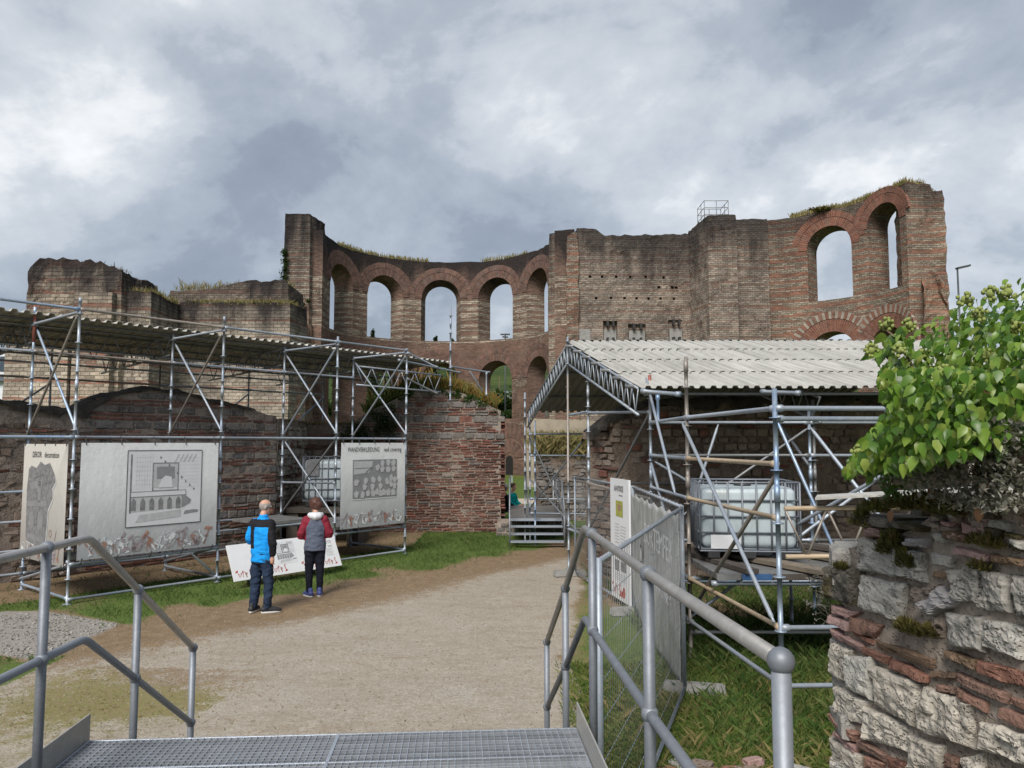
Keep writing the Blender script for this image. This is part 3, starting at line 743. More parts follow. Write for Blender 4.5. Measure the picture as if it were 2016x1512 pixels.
blades(mb, [V((rnd.uniform(-21.3, -14), rnd.uniform(47.3, 49), 12.1 + 0.45 * rnd.random())) for _ in range(1300)], 0.06, 0.6, 0.025, rnd, 0.5)
blades(mb, [V((rnd.uniform(-21.0, -19.4), rnd.uniform(40.5, 44), 10.7)) for _ in range(900)], 0.15, 0.5, 0.05, rnd)
mb.build('grass', M['grass_dry'], L2, kind='stuff')
mb = MB(); leaf_cloud(mb, (-15.6, 44.9, 10.75), (2.6, 0.7, 0.3), 900, 0.16, 0, 0.2, 1.5, 5)
mb.build('moss', M['moss'], L2, kind='stuff')
mb = MB(); blades(mb, [V((rnd.uniform(-24.3, -21.4), rnd.uniform(40.2, 42.5), 12.2)) for _ in range(160)], 0.1, 0.3, 0.025, rnd); leaf_cloud(mb, (-23.0, 40.5, 12.35), (0.5, 0.4, 0.15), 160, 0.15, 0, 0.2, 1.5, 6)
mb.build('moss', M['moss'], L1, kind='stuff')

# the great apse with its two rows of arched windows, and the tower on its left end
AC, AR, AT = V((-5.5, 57.6, 0)), 8.8, 1.5
E1 = thing('apse_wall', 'curved ruin wall with two rows of tall arched windows and a square tower', 'ruin', (-5.5, 66, 0), 'walls of the bath ruin')
def apse_plan(c, r, t_, p0, p1, n):
    inn = [(c.x + r * math.sin(p), c.y + r * math.cos(p)) for p in [lerp(p0, p1, i / n) for i in range(n + 1)]]
    ou = [(c.x + (r + t_) * math.sin(p), c.y + (r + t_) * math.cos(p)) for p in [lerp(p1, p0, i / n) for i in range(n + 1)]]
    return inn + ou
def apse_uv(c, r):
    def f(p, n):
        d = V((p.x - c.x, p.y - c.y, 0)); rr = d.length; d.normalize()
        if abs(n.z) > 0.75: return (p.x, p.y)
        if abs(n.dot(d)) > 0.6: return (math.atan2(d.x, d.y) * r, p.z)
        return (rr, p.z)
    return f
aw = make_obj('wall', *solid_mesh('wall', apse_plan(AC, AR, AT, R(-99), R(99), 66), -0.5, lambda x, y: 18.62 + 0.16 * nz(x * 0.5, y * 0.5), 0.5, 0.015, 0.7, 0.07, 3.2, 21), MF['apse'], E1)
WPH = [-71, -38, -5, 28, 61]
cuts = []
for a in WPH:
    d = V((math.sin(R(a)), math.cos(R(a)), 0)); c = AC + d * (AR + AT / 2)
    cuts.append(arch_cutter(c, d, 3.35, 11.6, 15.35, 1.3, 16, 2.75, AT / 2))
    cuts.append(arch_cutter(c, d, 3.2, 4.75, 8.15, 1.3, 16, 2.7, AT / 2))
carve(aw, cuts, apse_uv(AC, AR))
def ring_stones(mb, c, r, phi, zs, r0, r1, n, a0=0.0, a1=math.pi, proud=0.05, deep=0.12, gap=0.12, each=None):
    """wedge stones of an arch laid on the inner face of a curved wall"""
    for i in range(n):
        w0 = lerp(a0, a1, (i + gap / 2) / n); w1 = lerp(a0, a1, (i + 1 - gap / 2) / n); vs = []
        for rad in (r - proud, r + deep):
            for w, q in ((w0, r0), (w1, r0), (w1, r1), (w0, r1)):
                p = phi + q * math.cos(w) / r
                vs.append(V((c.x + rad * math.sin(p), c.y + rad * math.cos(p), zs + q * math.sin(w))))
        fs = ((0, 1, 2, 3), (7, 6, 5, 4), (0, 4, 5, 1), (1, 5, 6, 2), (2, 6, 7, 3), (3, 7, 4, 0))
        if each: each(vs, fs, i)
        else: mb.add(vs, fs)
M['vous'] = m_stone('arch_brick', [(0.13, 0.082, 0.067), (0.18, 0.105, 0.084), (0.225, 0.13, 0.103), (0.15, 0.115, 0.10)], 0, 0.5, 0.2)
for a in WPH:
    for zs, w in ((15.35, 3.37), (8.15, 3.22)):
        mb = MB()
        ring_stones(mb, AC, AR, R(a), zs, w / 2 + 0.01, w / 2 + 0.62, 40)
        ring_stones(mb, AC, AR, R(a), zs, w / 2 + 0.66, w / 2 + 1.1, 46, R(8), R(172), 0.03)
        mb.build('arch_ring', M['vous'], E1, kind='stuff')
# blind arch with a small doorway near the foot
a = R(37); d = V((math.sin(a), math.cos(a), 0)); c = AC + d * AR
for z_, r0, r1, n in ((2.6, 0.5, 1.6, 26), (2.6, 1.75, 3.0, 40)):
    mb = MB(); ring_stones(mb, AC, AR, a, z_ - 1.2, r0, r1, n, R(5), R(175), 0.04)
    mb.build('arch_ring', M['vous'], E1, kind='stuff')
mb = MB(); vs, fs = arch_cutter(c, d, 0.72, -0.3, 1.25, 0.06); mb.add(vs, fs); mb.build('doorway', M['hole'], E1)  # near-black slab on the uncut wall; the opening's darkness is painted
# tower
solid('tower', [(-17.0, 55.6), (-14.95, 55.6), (-14.35, 58.0), (-17.3, 58.6)], -0.5, lambda x, y: interp([(55.6, 19.75), (59, 19.6)], y), 0.28, 0.06, 1.6, MF['tower'], E1, 0.08, 0.3, 31, 0.12)
solid('tower_foot', [(-16.6, 53.6), (-14.5, 54.0), (-14.35, 56.2), (-16.4, 56.5)], -0.5, lambda x, y: 10.6 + 0.6 * (y - 54), 0.5, 0.24, 0.8, MF['rough'], E1, 0.4, 0.5, 33, 0.5)
solid('end_pier', [(2.75, 57.0), (3.75, 56.4), (4.4, 59.5), (3.2, 60.2)], -0.5, lambda x, y: 18.6, 0.4, 0.05, 0.9, MF['tower'], E1, 0.05, 0.5, 35, 0.05)
mb = MB(); rnd = random.Random(8)
pts = []
for _ in range(1500):
    p = R(rnd.uniform(-72, -12)) if rnd.random() < 0.75 else R(rnd.uniform(18, 50)); k = AR + rnd.uniform(0, 1.0) ** 2 * AT
    pts.append(V((AC.x + k * math.sin(p), AC.y + k * math.cos(p), 18.6)))
blades(mb, pts, 0.12, 0.5, 0.06, rnd); mb.build('grass', M['grass_dry'], E1, kind='stuff')
mb = MB()
for k in range(9): leaf_cloud(mb, (-16.8 + 0.3 * nz(k * 1.3), 55.5, 11.8 + k * 0.62), (0.45, 0.22, 0.55), 170, 0.15, 0.4, 0.15, 2, k)
for k in range(5): leaf_cloud(mb, (-16.5 + k * 0.38, 55.4, 12.2 + k * 0.22), (0.3, 0.2, 0.22), 45, 0.2, 0.4, 0.2, 2, k)
mb.build('ivy', M['ivy_dark'], E1, kind='stuff')

# the big flat wall right of the apse
B1 = thing('ruined_wall', 'broad flat patched ruin wall with rows of putlog holes, right of the apse', 'ruin', (9, 55.5, 0), 'walls of the bath ruin')
bw = solid('wall', [(4.75, 55.4), (13.25, 55.9), (13.25, 58.4), (4.75, 58.4)], -0.5, lambda x, y: interp([(4.7, 18.6), (6.5, 18.55), (6.6, 18.05), (13, 18.25)], x), 0.3, 0.07, 1.6, MF['block'], B1, 0.12, 0.3, 41)
cuts = []
def boxcut(x0, x1, z0, z1, y0=55.0, y1=56.15):
    vs = [V((x, y, z)) for x in (x0, x1) for y in (y0, y1) for z in (z0, z1)]
    cuts.append((vs, ((0, 1, 3, 2), (4, 6, 7, 5), (0, 4, 5, 1), (2, 3, 7, 6), (0, 2, 6, 4), (1, 5, 7, 3))))
for x in (5.75, 6.65, 7.7, 8.75, 9.9, 11.25): boxcut(x - 0.09, x + 0.1, 14.87 + .05 * nz(x * 3), 15.04)
for x in (6.2, 7.3, 8.3, 9.2, 10.1, 11.0, 12.0): boxcut(x - 0.09, x + 0.1, 13.27 + .05 * nz(x * 3), 13.44)
for x in (10.9, 11.9, 12.2): boxcut(x - 0.12, x + 0.12, 14.1, 14.3)
for x0, x1, z0, z1 in ((6.7, 7.75, 10.15, 11.65), (8.55, 9.85, 10.15, 11.45), (11.55, 12.6, 10.2, 11.75)): boxcut(x0, x1, z0, z1, 54.9, 55.95)
carve(bw, cuts, planar_uv)
solid('left_return', [(4.0, 55.2), (4.9, 55.1), (4.9, 58.3), (4.3, 58.3)], -0.5, lambda x, y: 18.15, 0.4, 0.16, 1.0, MF['apse2'], B1, 0.3, 0.4, 43, 0.05)
for x0, x1, z0, z1 in ((6.7, 7.75, 10.15, 11.65), (8.55, 9.85, 10.15, 11.45), (11.55, 12.6, 10.2, 11.75)):
    mb = MB(); mb.box(((x0 + x1) / 2, 55.82, z0 + 0.42), (x1 - x0 - 0.12, 0.3, z1 - z0 - 0.6)); mb.build('infill_panel', M['concrete'], B1)
    for z in (z0 + 0.03, z1 - 0.22):
        for k in (0.3, 0.7):
            mb = MB(); mb.box((lerp(x0, x1, k), 55.48, z), (0.16, 0.42, 0.42)); mb.build('bracket', M['timber'], B1)
solid('pillar', [(13.2, 55.9), (13.8, 52.7), (15.8, 52.6), (15.9, 56.5), (13.25, 56.6)], -0.5, lambda x, y: interp([(52.6, 18.75), (56, 18.5)], y), 0.28, 0.07, 1.7, MF['block'], B1, 0.1, 0.3, 45, 0.0)
solid('patch', [(4.9, 55.32), (5.75, 55.36), (5.75, 55.6), (4.9, 55.6)], 9.2, lambda x, y: 11.0, 0.4, 0.01, 0.9, M['concrete'], B1)
# second apse on the far right
RC, RR, RT = V((16.6, 46.0, 0)), 8.0, 1.7
E2 = thing('apse_wall', 'red brick apse fragment with arched windows and grassy head, far right', 'ruin', (22, 51, 0), 'walls of the bath ruin')
solid('link_wall', [(15.75, 53.55), (18.3, 53.45), (18.4, 55.5), (15.75, 55.8)], -0.5, lambda x, y: 18.7, 0.28, 0.06, 1.7, MF['block'], E2, 0.1, 0.3, 51)
ew = make_obj('wall', *solid_mesh('wall', apse_plan(RC, RR, RT, R(12), R(86), 30), -0.5, lambda x, y: interp([(18, 18.7), (20.2, 18.75), (21.5, 18.95), (23, 18.85), (24, 19.0), (25.6, 18.9)], x), 0.45, 0.035, 0.9, 0.1, 2.4, 53), MF['apse2'], E2)
cuts = []
for a, w in ((42.5, 3.0), (71.5, 2.7)):
    d = V((math.sin(R(a)), math.cos(R(a)), 0)); c = RC + d * (RR + RT / 2)
    cuts.append(arch_cutter(c, d, w, 12.55, 16.2 if a < 50 else 16.9, 1.7, 16)); cuts.append(arch_cutter(c, d, w * 1.08, 4.6, 8.7, 1.7, 16))
carve(ew, cuts, apse_uv(RC, RR))
M['vous2'] = m_stone('red_arch_brick', [(0.18, 0.088, 0.066), (0.26, 0.118, 0.082), (0.22, 0.135, 0.105)], 0, 0.4, 0.2)
M['vouspale'] = m_stone('pale_voussoir', [(0.27, 0.23, 0.19), (0.36, 0.31, 0.26)], 0, 0.3, 0.2)
for a, w, zs in ((42.5, 3.0, 16.2), (71.5, 2.7, 16.9)):
    mb = MB(); ring_stones(mb, RC, RR, R(a), zs, w / 2 + 0.01, w / 2 + 0.6, 40)
    ring_stones(mb, RC, RR, R(a), zs, w / 2 + 0.64, w / 2 + 1.05, 46, R(10), R(170), 0.03); mb.build('arch_ring', M['vous2'], E2, kind='stuff')
    w2 = w * 1.08
    mb = MB(); ring_stones(mb, RC, RR, R(a), 8.7, w2 / 2 + 0.01, w2 / 2 + 0.85, 44); mb.build('arch_ring', M['vous2'], E2, kind='stuff')
    def one(vs, fs, i):
        q = MB(); q.add(vs, fs); q.build('voussoir', M['vouspale'] if i % 2 else M['vous2'], E2)
    ring_stones(None, RC, RR, R(a), 8.7, w2 / 2 + 0.9, w2 / 2 + 1.4, 38, R(4), R(176), 0.05, 0.12, 0.1, one)
solid('end_pier', [(24.85, 46.9), (26.95, 46.4), (27.3, 48.8), (25.2, 49.2)], -0.5, lambda x, y: 18.4, 0.28, 0.12, 1.6, MF['apse2'], E2, 0.12, 0.3, 57, 0.03)
solid('broken_stub', [(24.7, 45.6), (26.8, 45.3), (26.9, 47.2), (25.0, 47.4)], -0.5, lambda x, y: 12.6 - 0.35 * abs(x - 25.9) + 0.3 * (y - 45), 0.45, 0.3, 0.9, MF['rough'], E2, 0.35, 0.45, 58, 0.55)
mb = MB(); rnd = random.Random(9); pts = []
for _ in range(2600):
    p = R(rnd.uniform(24, 86)); k = RR + rnd.random() ** 1.5 * RT * 0.8; x = RC.x + k * math.sin(p)
    pts.append(V((x, RC.y + k * math.cos(p), interp([(18, 18.65), (20.2, 18.7), (21.5, 18.9), (23, 18.8), (24, 18.95), (25.6, 18.85)], x))))
blades(mb, pts, 0.15, 0.5, 0.07, rnd)
mb.build('grass', M['grass_dry'], E2, kind='stuff')
mb = MB(); leaf_cloud(mb, (25.9, 47.4, 18.65), (1.15, 1.0, 0.6), 1500, 0.2, 0, 0.3, 1.4, 3); leaf_cloud(mb, (21.8, 52.0, 18.95), (1.7, 0.6, 0.22), 500, 0.18, 0, 0.3, 1.4, 4)
mb.build('shrub', M['moss'], E2, kind='stuff')
# inspection cage on the pillar
cg = thing('inspection_cage', 'thin metal railing cage standing on the ruin pillar', 'railing', (14.2, 53.6, 18.6))
cx0, cx1, cy0, cy1, cz0, cz1 = 13.65, 15.35, 52.95, 54.9, 18.45, 19.85
for x, y in ((cx0, cy0), (cx1, cy0), (cx0, cy1), (cx1, cy1), (14.5, cy0), (14.5, cy1), (cx0, 53.9), (cx1, 53.9)):
    mb = MB(); mb.tube((x, y, cz0), (x, y, cz1), 0.025, 5); mb.build('post', M['steel_dark'], cg)
for z in (18.85, 19.35, cz1):
    for p, q in (((cx0, cy0), (cx1, cy0)), ((cx1, cy0), (cx1, cy1)), ((cx1, cy1), (cx0, cy1)), ((cx0, cy1), (cx0, cy0))):
        mb = MB(); mb.tube((*p, z), (*q, z), 0.022, 5); mb.build('rail', M['steel_dark'], cg)
# low pale wall in front of the big wall
LW = thing('low_wall', 'low pale plastered wall far behind the shelter legs', 'wall', (3.5, 47, 0))
solid('wall', [(0.9, 47.0), (8, 47.0), (8, 47.6), (0.9, 47.6)], -0.3, lambda x, y: 4.25 - 0.04 * x, 0.4, 0.03, 0.7, M['paleplaster'], LW, 0.08, 0.4, 61)

# ------------------------------------------------------------------ houses and lamps behind
H = thing('house', 'white house with dark slate mansard roof at the left edge', 'house', (-43, 62, 0))
mb = MB(); mb.box((-44.5, 66, 3.6), (11.6, 8, 8.2)); mb.build('wall', M['render'], H)
mb = MB()
mb.add([(-50.6, 61.6, 7.7), (-38.4, 61.6, 7.7), (-38.4, 70.4, 7.7), (-50.6, 70.4, 7.7), (-49.8, 63, 10.4), (-39.6, 63, 10.4), (-39.6, 69, 10.4), (-49.8, 69, 10.4)],
       ((0, 1, 5, 4), (1, 2, 6, 5), (2, 3, 7, 6), (3, 0, 4, 7), (4, 5, 6, 7), (3, 2, 1, 0)))
mb.build('roof', M['slateroof'], H)
for x in (-48.5, -45.2, -41.9):
    mb = MB(); mb.box((x, 61.97, 4.6), (1.1, 0.1, 1.7)); w_ = mb.build('window', M['render'], H)
    mb = MB(); mb.box((x, 61.91, 4.6), (0.9, 0.06, 1.5)); mb.build('pane', M['glass'], w_)
mb = MB(); mb.box((-41.2, 62.2, 9.1), (1.3, 1.2, 1.7)); dm = mb.build('dormer', M['render'], H)
mb = MB(); mb.box((-41.2, 61.57, 9.1), (0.8, 0.06, 1.2)); mb.build('pane', M['glass'], dm)
H2 = thing('building', 'long grey roofed building seen through the low arched window', 'building', (-1, 86, 0))
mb = MB(); mb.box((-0.5, 90, 3.3), (9, 8, 7.2)); mb.build('wall', M['concrete'], H2)
mb = MB(); mb.add([(-5.4, 85.6, 6.9), (4.4, 85.6, 6.9), (4.4, 94.4, 6.9), (-5.4, 94.4, 6.9), (-5.4, 90, 8.8), (4.4, 90, 8.8)], ((0, 1, 5, 4), (1, 2, 5), (2, 3, 4, 5), (3, 0, 4), (3, 2, 1, 0)))
mb.build('roof', M['greyroof'], H2)
H3 = thing('building', 'pale glass fronted building at the right of the low arched window', 'building', (1.2, 82, 0))
mb = MB(); mb.box((1.55, 84, 5.2), (2.9, 4, 10.6)); mb.build('wall', M['render'], H3)
for k in range(5):
    for x in (0.75, 1.6, 2.45): mb = MB(); mb.box((x, 81.97, 1.6 + k * 2.0), (0.72, 0.1, 1.7)); mb.build('window', M['glassblue'], H3)
def lamp(name, label, base, h, heads):
    t_ = thing(name, label, 'lamp', base); b = V(base)
    mb = MB(); mb.tube(b, b + V((0, 0, h)), 0.09, 7, r2=0.06); mb.build('pole', M['zinc'], t_)
    for p, q in heads:
        mb = MB(); mb.beam(b + V(p), b + V(q), 0.34, 0.12); mb.build('lamp_head', M['zinc'], t_)
lamp('floodlight_mast', 'floodlight mast behind the apse, seen through its right windows', (-0.72, 80, 0), 14.1, (((-0.5, 0, 14.15), (0.5, 0, 14.15)), ((-0.3, 0, 13.9), (0.3, 0, 13.85))))
lamp('street_lamp', 'tall grey street lamp beside the far right end of the ruin', (30.85, 52, 0), 14.7, (((-0.05, 0, 14.75), (0.85, 0, 14.95)),))
# ------------------------------------------------------------------ ruined walls in the middle distance, built of their bricks and stones
def rock_mesh(name, mat, seed, cham=0.09, jit=0.05):
    rnd = random.Random(seed); mb = MB(); k = 0.5 - cham
    vs, idx = [], {}
    for sx in (-1, 1):
        for sy in (-1, 1):
            for sz in (-1, 1):
                j = V((rnd.uniform(-jit, jit), rnd.uniform(-jit, jit), rnd.uniform(-jit, jit)))
                for ax in range(3):
                    p = V((sx * k, sy * k, sz * k)); p[ax] = (sx, sy, sz)[ax] * 0.5
                    idx[(sx, sy, sz, ax)] = len(vs); vs.append(p + j)
    fs = []
    for ax in range(3):
        for s in (-1, 1):
            o = [a for a in range(3) if a != ax]; q = []
            for a, b in ((-1, -1), (1, -1), (1, 1), (-1, 1)):
                c = [0, 0, 0]; c[ax] = s; c[o[0]] = a; c[o[1]] = b; q.append(idx[(*c, ax)])
            fs.append(tuple(q))
    for a1 in range(3):
        for a2 in range(a1 + 1, 3):
            a3 = 3 - a1 - a2
            for s1 in (-1, 1):
                for s2 in (-1, 1):
                    q = []
                    for s3, ax in ((-1, a1), (-1, a2), (1, a2), (1, a1)):
                        c = [0, 0, 0]; c[a1] = s1; c[a2] = s2; c[a3] = s3; q.append(idx[(*c, ax)])
                    fs.append(tuple(q))
    for sx in (-1, 1):
        for sy in (-1, 1):
            for sz in (-1, 1): fs.append(tuple(idx[(sx, sy, sz, a)] for a in range(3)))
    mb.add(vs, fs)
    me = mb.mesh(name, mat)
    bm = bmesh.new(); bm.from_mesh(me); bmesh.ops.recalc_face_normals(bm, faces=bm.faces); bm.to_mesh(me); bm.free()
    me.attributes['rnd'].data.foreach_set('value', [0.0] * len(me.polygons))
    return me
ROCKS = {}
def rocks(mat):
    if mat not in ROCKS: ROCKS[mat] = [rock_mesh('piece', M[mat], sum(map(ord, mat)) % 97 + i, 0.07 + 0.02 * (i % 3), 0.05) for i in range(6)]
    return ROCKS[mat]
def face_masonry(parent, p0, p1, z0, ztop, pattern, n_obj, seed, brick='wbrick', stone='wstone', jit=0.012, skip=0.04, z1=99, rough=1.0):
    """lay courses of pieces on the face p0-p1; the n_obj largest are objects, the rest one joined part"""
    rnd = random.Random(seed); p0, p1 = V((*p0, 0)), V((*p1, 0)); L = (p1 - p0).length; d = (p1 - p0) / L
    nrm = V((d.y, -d.x, 0))
    if nrm.dot(V((0, 0, 0)) - p0) < 0: nrm = -nrm
    pieces, z, k = [], z0, 0
    while z < z1:
        kind, h0 = pattern[k % len(pattern)]; k += 1
        h = h0 * rnd.uniform(0.88, 1.12); s = -rnd.random() * 0.2
        any_ = False
        while s < L:
            w = rnd.uniform(0.24, 0.42) if kind == 'b' else h * rnd.uniform(1.1, 2.3)
            m_ = s + w / 2; s += w + 0.024
            kk = kind
            if rnd.random() < 0.08: kk = 's' if kind == 'b' else 'b'
            zz = z + 0.02 * nz(m_ * 0.7, k * 0.3, seed)
            if m_ < 0.03 or m_ > L - 0.03: continue
            if zz + h > ztop(m_) - 0.03: continue
            any_ = True
            if rnd.random() < skip: continue
            pr = rnd.uniform(-0.012, 0.016) * rough + 0.028 * rough * nz(m_ * 0.8, zz * 0.8, seed + 4)
            rot = basis(d, -nrm, V((0, 0, 1))) @ Matrix.Rotation(rnd.gauss(0, 0.02) * rough, 3, 'Y')
            dep = 0.14
            c = p0 + d * m_ + V((0, 0, zz + h / 2)) - nrm * (dep / 2 - 0.022 - pr)
            pieces.append((w * h, kk, c, rot, (w - 0.006, dep, h - 0.006)))
        z += h + (0.026 if kind == 'b' else 0.026)
        if not any_ and z > z0 + 0.5: break
    pieces.sort(key=lambda q: -q[0])
    top = pieces[:n_obj]; rest = pieces[n_obj:]
    for a, kk, c, rot, sz in top:
        me = rnd.choice(rocks(stone if kk == 's' else brick))
        inst('stone' if kk == 's' else 'brick', me, parent, Matrix.Translation(c) @ (rot @ Matrix.Diagonal(sz)).to_4x4())
    if rest:
        mb = MB()
        for a, kk, c, rot, sz in rest: mb.box(c, sz, rot, 0 if kk == 'b' else 1, jit)
        mb.build('small_masonry', [M[brick], M[stone]], parent, kind='stuff')
def xy(v): return (v.x, v.y)
MIX = [('b', .05), ('b', .045), ('s', .16), ('b', .05), ('b', .05), ('s', .13), ('b', .05), ('b', .045), ('b', .05), ('s', .19)]
BRK = [('b', .052), ('b', .05), ('b', .055), ('b', .05)]
BAND = BRK * 9 + [('s', .17)] + BRK + [('s', .19)] + [('b', .05), ('b', .05), ('b', .05)] + [('s', .2), ('b', .05), ('b', .05), ('s', .2), ('s', .2)]
RUB = [('s', .10), ('s', .13), ('s', .09), ('s', .15), ('b', .05), ('s', .11)]

# long brick and stone wall behind the left scaffold
W1o = A + NL * 3.05
def W1p(s): return W1o + DL * s
w1prof = [(-4, 3.5), (-0.3, 3.5), (0.5, 3.42), (1.15, 3.34), (1.45, 3.48), (1.75, 3.68), (2.6, 3.9), (3.4, 3.86), (4.05, 3.74), (5.0, 3.58), (5.97, 3.38)]
W1 = thing('brick_wall', 'long hump backed brick and stone wall behind the left scaffold', 'wall', W1p(2))
def w1top(x, y): return interp(w1prof, (V((x, y, 0)) - W1o).dot(DL))
solid('core', [xy(W1p(-4)), xy(W1p(5.97)), xy(W1p(5.7) + NL * 1.3), xy(W1p(-4) + NL * 1.3)], -0.1, w1top, 0.3, 0.012, 1.5, M['wmortar'], W1, 0.04, 0.3, 71)
face_masonry(W1, xy(W1p(1.3)), xy(W1p(5.97)), 0.02, lambda s: interp(w1prof, s + 1.3), MIX, 300, 72, z1=4.1)
face_masonry(W1, xy(W1p(-2.2)), xy(W1p(1.3)), 0.02, lambda s: interp(w1prof, s - 2.2) - 0.25, RUB, 0, 73, 'wbrick', 'rubble', 0.02, 0.1, 4.1, 1.8)
def drape(parent, o, d, n, s0, s1, prof, back, drop, seed, mat='membrane'):
    """black weather sheet lying over a wall head, hanging ragged over the face"""
    vs, fs = [], []; k = int((s1 - s0) / 0.09); rnd = random.Random(seed)
    for i in range(k + 1):
        s = lerp(s0, s1, i / k); z = interp(prof, s); dr = drop(s) * (0.75 + 0.9 * nz(s * 2.3, seed) + 0.7 * nz(s * 7, seed) + .4 * nz(s * 19, seed))
        for q, dz in ((0.075, -max(0.02, dr)), (0.085, -max(0.02, dr) * 0.5), (0.06, 0.015), (-0.2, 0.07), (-back * 0.6, 0.06), (-back, -0.2)):
            vs.append(o + d * s - n * (q + 0.02 * nz(s * 4, q * 5)) + V((0, 0, z + dz + 0.05 * nz(s * 3, q * 3, seed) + .03 * nz(s * 11, q * 9, seed))))
    for i in range(k):
        for j in range(5): fs.append((i*6+j, (i+1)*6+j, (i+1)*6+j+1, i*6+j+1))
    return make_obj('weather_sheet', vs, fs, None, M[mat], parent)
drape(W1, W1o, DL, NL, -4, 1.75, w1prof, 1.3, lambda s: interp([(-4, .12), (-0.3, .08), (0.6, .16), (1.3, 0.24), (1.7, .12)], s), 5)
drape(W1, W1o, DL, NL, 1.6, 5.3, w1prof, 1.3, lambda s: interp([(1.6, .12), (2.3, .03), (4.2, .07), (5.3, .03)], s), 6)
# lettering on the wall
def text_mesh(body, size, origin, ex, ey, sx=1.0, bold=0.0, space=1.0):
    cu = bpy.data.curves.new('lettering', 'FONT'); cu.body = body; cu.size = size; cu.offset = bold; cu.space_character = space
    cu.resolution_u = 2
    ob = bpy.data.objects.new('lettering', cu); C.objects.link(ob)
    dg = bpy.context.evaluated_depsgraph_get(); dg.update()
    me = bpy.data.meshes.new_from_object(ob.evaluated_get(dg))
    vs = [V(origin) + V(ex) * (v.co.x * sx) + V(ey) * v.co.y for v in me.vertices]; fs = [tuple(p.vertices) for p in me.polygons]
    bpy.data.objects.remove(ob); bpy.data.curves.remove(cu); bpy.data.meshes.remove(me)
    return vs, fs
tb = W1p(4.45) - NL * 0.075 + V((0, 0, 2.93))
mb = MB(); mb.add(*text_mesh('Tepidarium', 0.21, tb, DL, (0, 0, 1), 1.0, 0.004)); mb.build('lettering', M['ink'], W1)
mb = MB(); mb.path([tb + DL * x + V((0, 0, z)) for x, z in ((0.28, -0.06), (0.31, -0.13), (0.38, -0.15), (0.62, -0.15), (0.68, -0.11), (0.72, -0.05))], 0.009, 5); mb.build('sign_outline', M['ink'], W1)

# niche walls beside the long wall
W2 = thing('brick_wall', 'low crumbling niche wall with mossy head behind the left tank', 'wall', (-5.6, 23.2, 0))
solid('side', [xy(W1p(5.97)), (-6.1, 19.7), (-6.25, 23.4), (-6.9, 23.4)], -0.1, lambda x, y: interp([(19.5, 3.3), (23.4, 3.35)], y), 0.28, 0.07, 1.6, M['wmortar'], W2, 0.12, 0.28, 75)
face_masonry(W2, (-6.06, 19.75), (-6.22, 23.2), 0.4, lambda s: 3.2, RUB, 40, 76, 'brick', 'block', 0.03, 0.12, 4, 2.5)
solid('back', [(-6.6, 23.2), (-4.4, 23.45), (-4.4, 24.4), (-6.6, 24.4)], -0.1, 3.25, 0.28, 0.06, 1.6, M['wmortar'], W2, 0.15, 0.28, 77)
face_masonry(W2, (-6.4, 23.2), (-4.5, 23.43), 0.3, lambda s: 3.1, MIX, 60, 78, 'wbrick', 'rubble', 0.02, 0.08, 4, 2.0)
mb = MB(); rnd = random.Random(79)
for _ in range(40): leaf_cloud(mb, (rnd.uniform(-6.8, -4.6), rnd.uniform(22.9, 24.2), 3.28), (0.22, 0.22, 0.07), 26, 0.05, 0, 0.2, 2, _)
for _ in range(16): leaf_cloud(mb, (-6.3 + 0.1 * rnd.random(), rnd.uniform(19.6, 23), 3.3), (0.25, 0.22, 0.07), 26, 0.05, 0, 0.2, 2, _ + 50)
mb.build('moss', M['moss'], W2, kind='stuff')

# brick hump with the grassy head, middle of the picture
w3prof = [(0, 3.3), (0.7, 3.75), (1.4, 4.1), (1.95, 4.32), (2.6, 4.42), (3.3, 4.3), (4.0, 4.0), (4.62, 3.72)]
W3 = thing('brick_wall', 'brick pier with overgrown grassy head left of the passage', 'wall', (-2.6, 23.5, 0))
solid('core', [(-4.96, 23.4), (-0.34, 23.4), (-0.4, 25.6), (-4.96, 25.6)], -0.1, lambda x, y: interp(w3prof, x + 4.96) - 0.02, 0.28, 0.007, 1.5, M['wmortar'], W3, 0.06, 0.28, 81)
face_masonry(W3, (-4.96, 23.4), (-0.34, 23.4), 0.0, lambda s: interp(w3prof, s) - 0.08, BAND, 300, 82, z1=4.4, skip=0.02)
face_masonry(W3, (-0.33, 23.42), (-0.38, 25.5), 0.0, lambda s: 3.6, BAND, 40, 83, z1=4.2, rough=1.5)
mb = MB(); rnd = random.Random(84); gp, gg, gl = [], [], []
for _ in range(3600):
    s = rnd.uniform(0.4, 4.5); y = 23.36 + rnd.random() ** 1.4 * 1.8; z = interp(w3prof, s) + 0.12 * rnd.random()
    (gg if s > 2.3 and rnd.random() < 0.8 else gp).append(V((-4.96 + s, y, z)))
    if rnd.random() < 0.10 and 1.2 < s < 3.2: gl.append(gp[-1] if gp else gg[-1])
blades(mb, gp, 0.10, 0.34, 0.022, rnd, 0.9); mb.build('grass', M['grass'], W3, kind='stuff')
mb = MB(); blades(mb, gg, 0.12, 0.36, 0.022, rnd, 0.8); blades(mb, gl, 0.45, 0.95, 0.012, rnd, 0.3); mb.build('golden_grass', M['grass_gold'], W3, kind='stuff')
mb = MB()
for _ in range(46):
    s = rnd.uniform(0.6, 4.55); leaf_cloud(mb, (-4.96 + s, 23.42 - 0.02 * rnd.random(), interp(w3prof, s) - rnd.uniform(0.0, 0.22)), (0.2, 0.13, 0.14), 60, 0.06, 0.6, 0.3, 2, _)
mb.build('trailing_plants', M['fern'], W3, kind='stuff')
BU = thing('shrub', 'dark grey green shrub growing on the left face of the brick pier', 'shrub', (-4.4, 23.2, 2.4))
mb = MB()
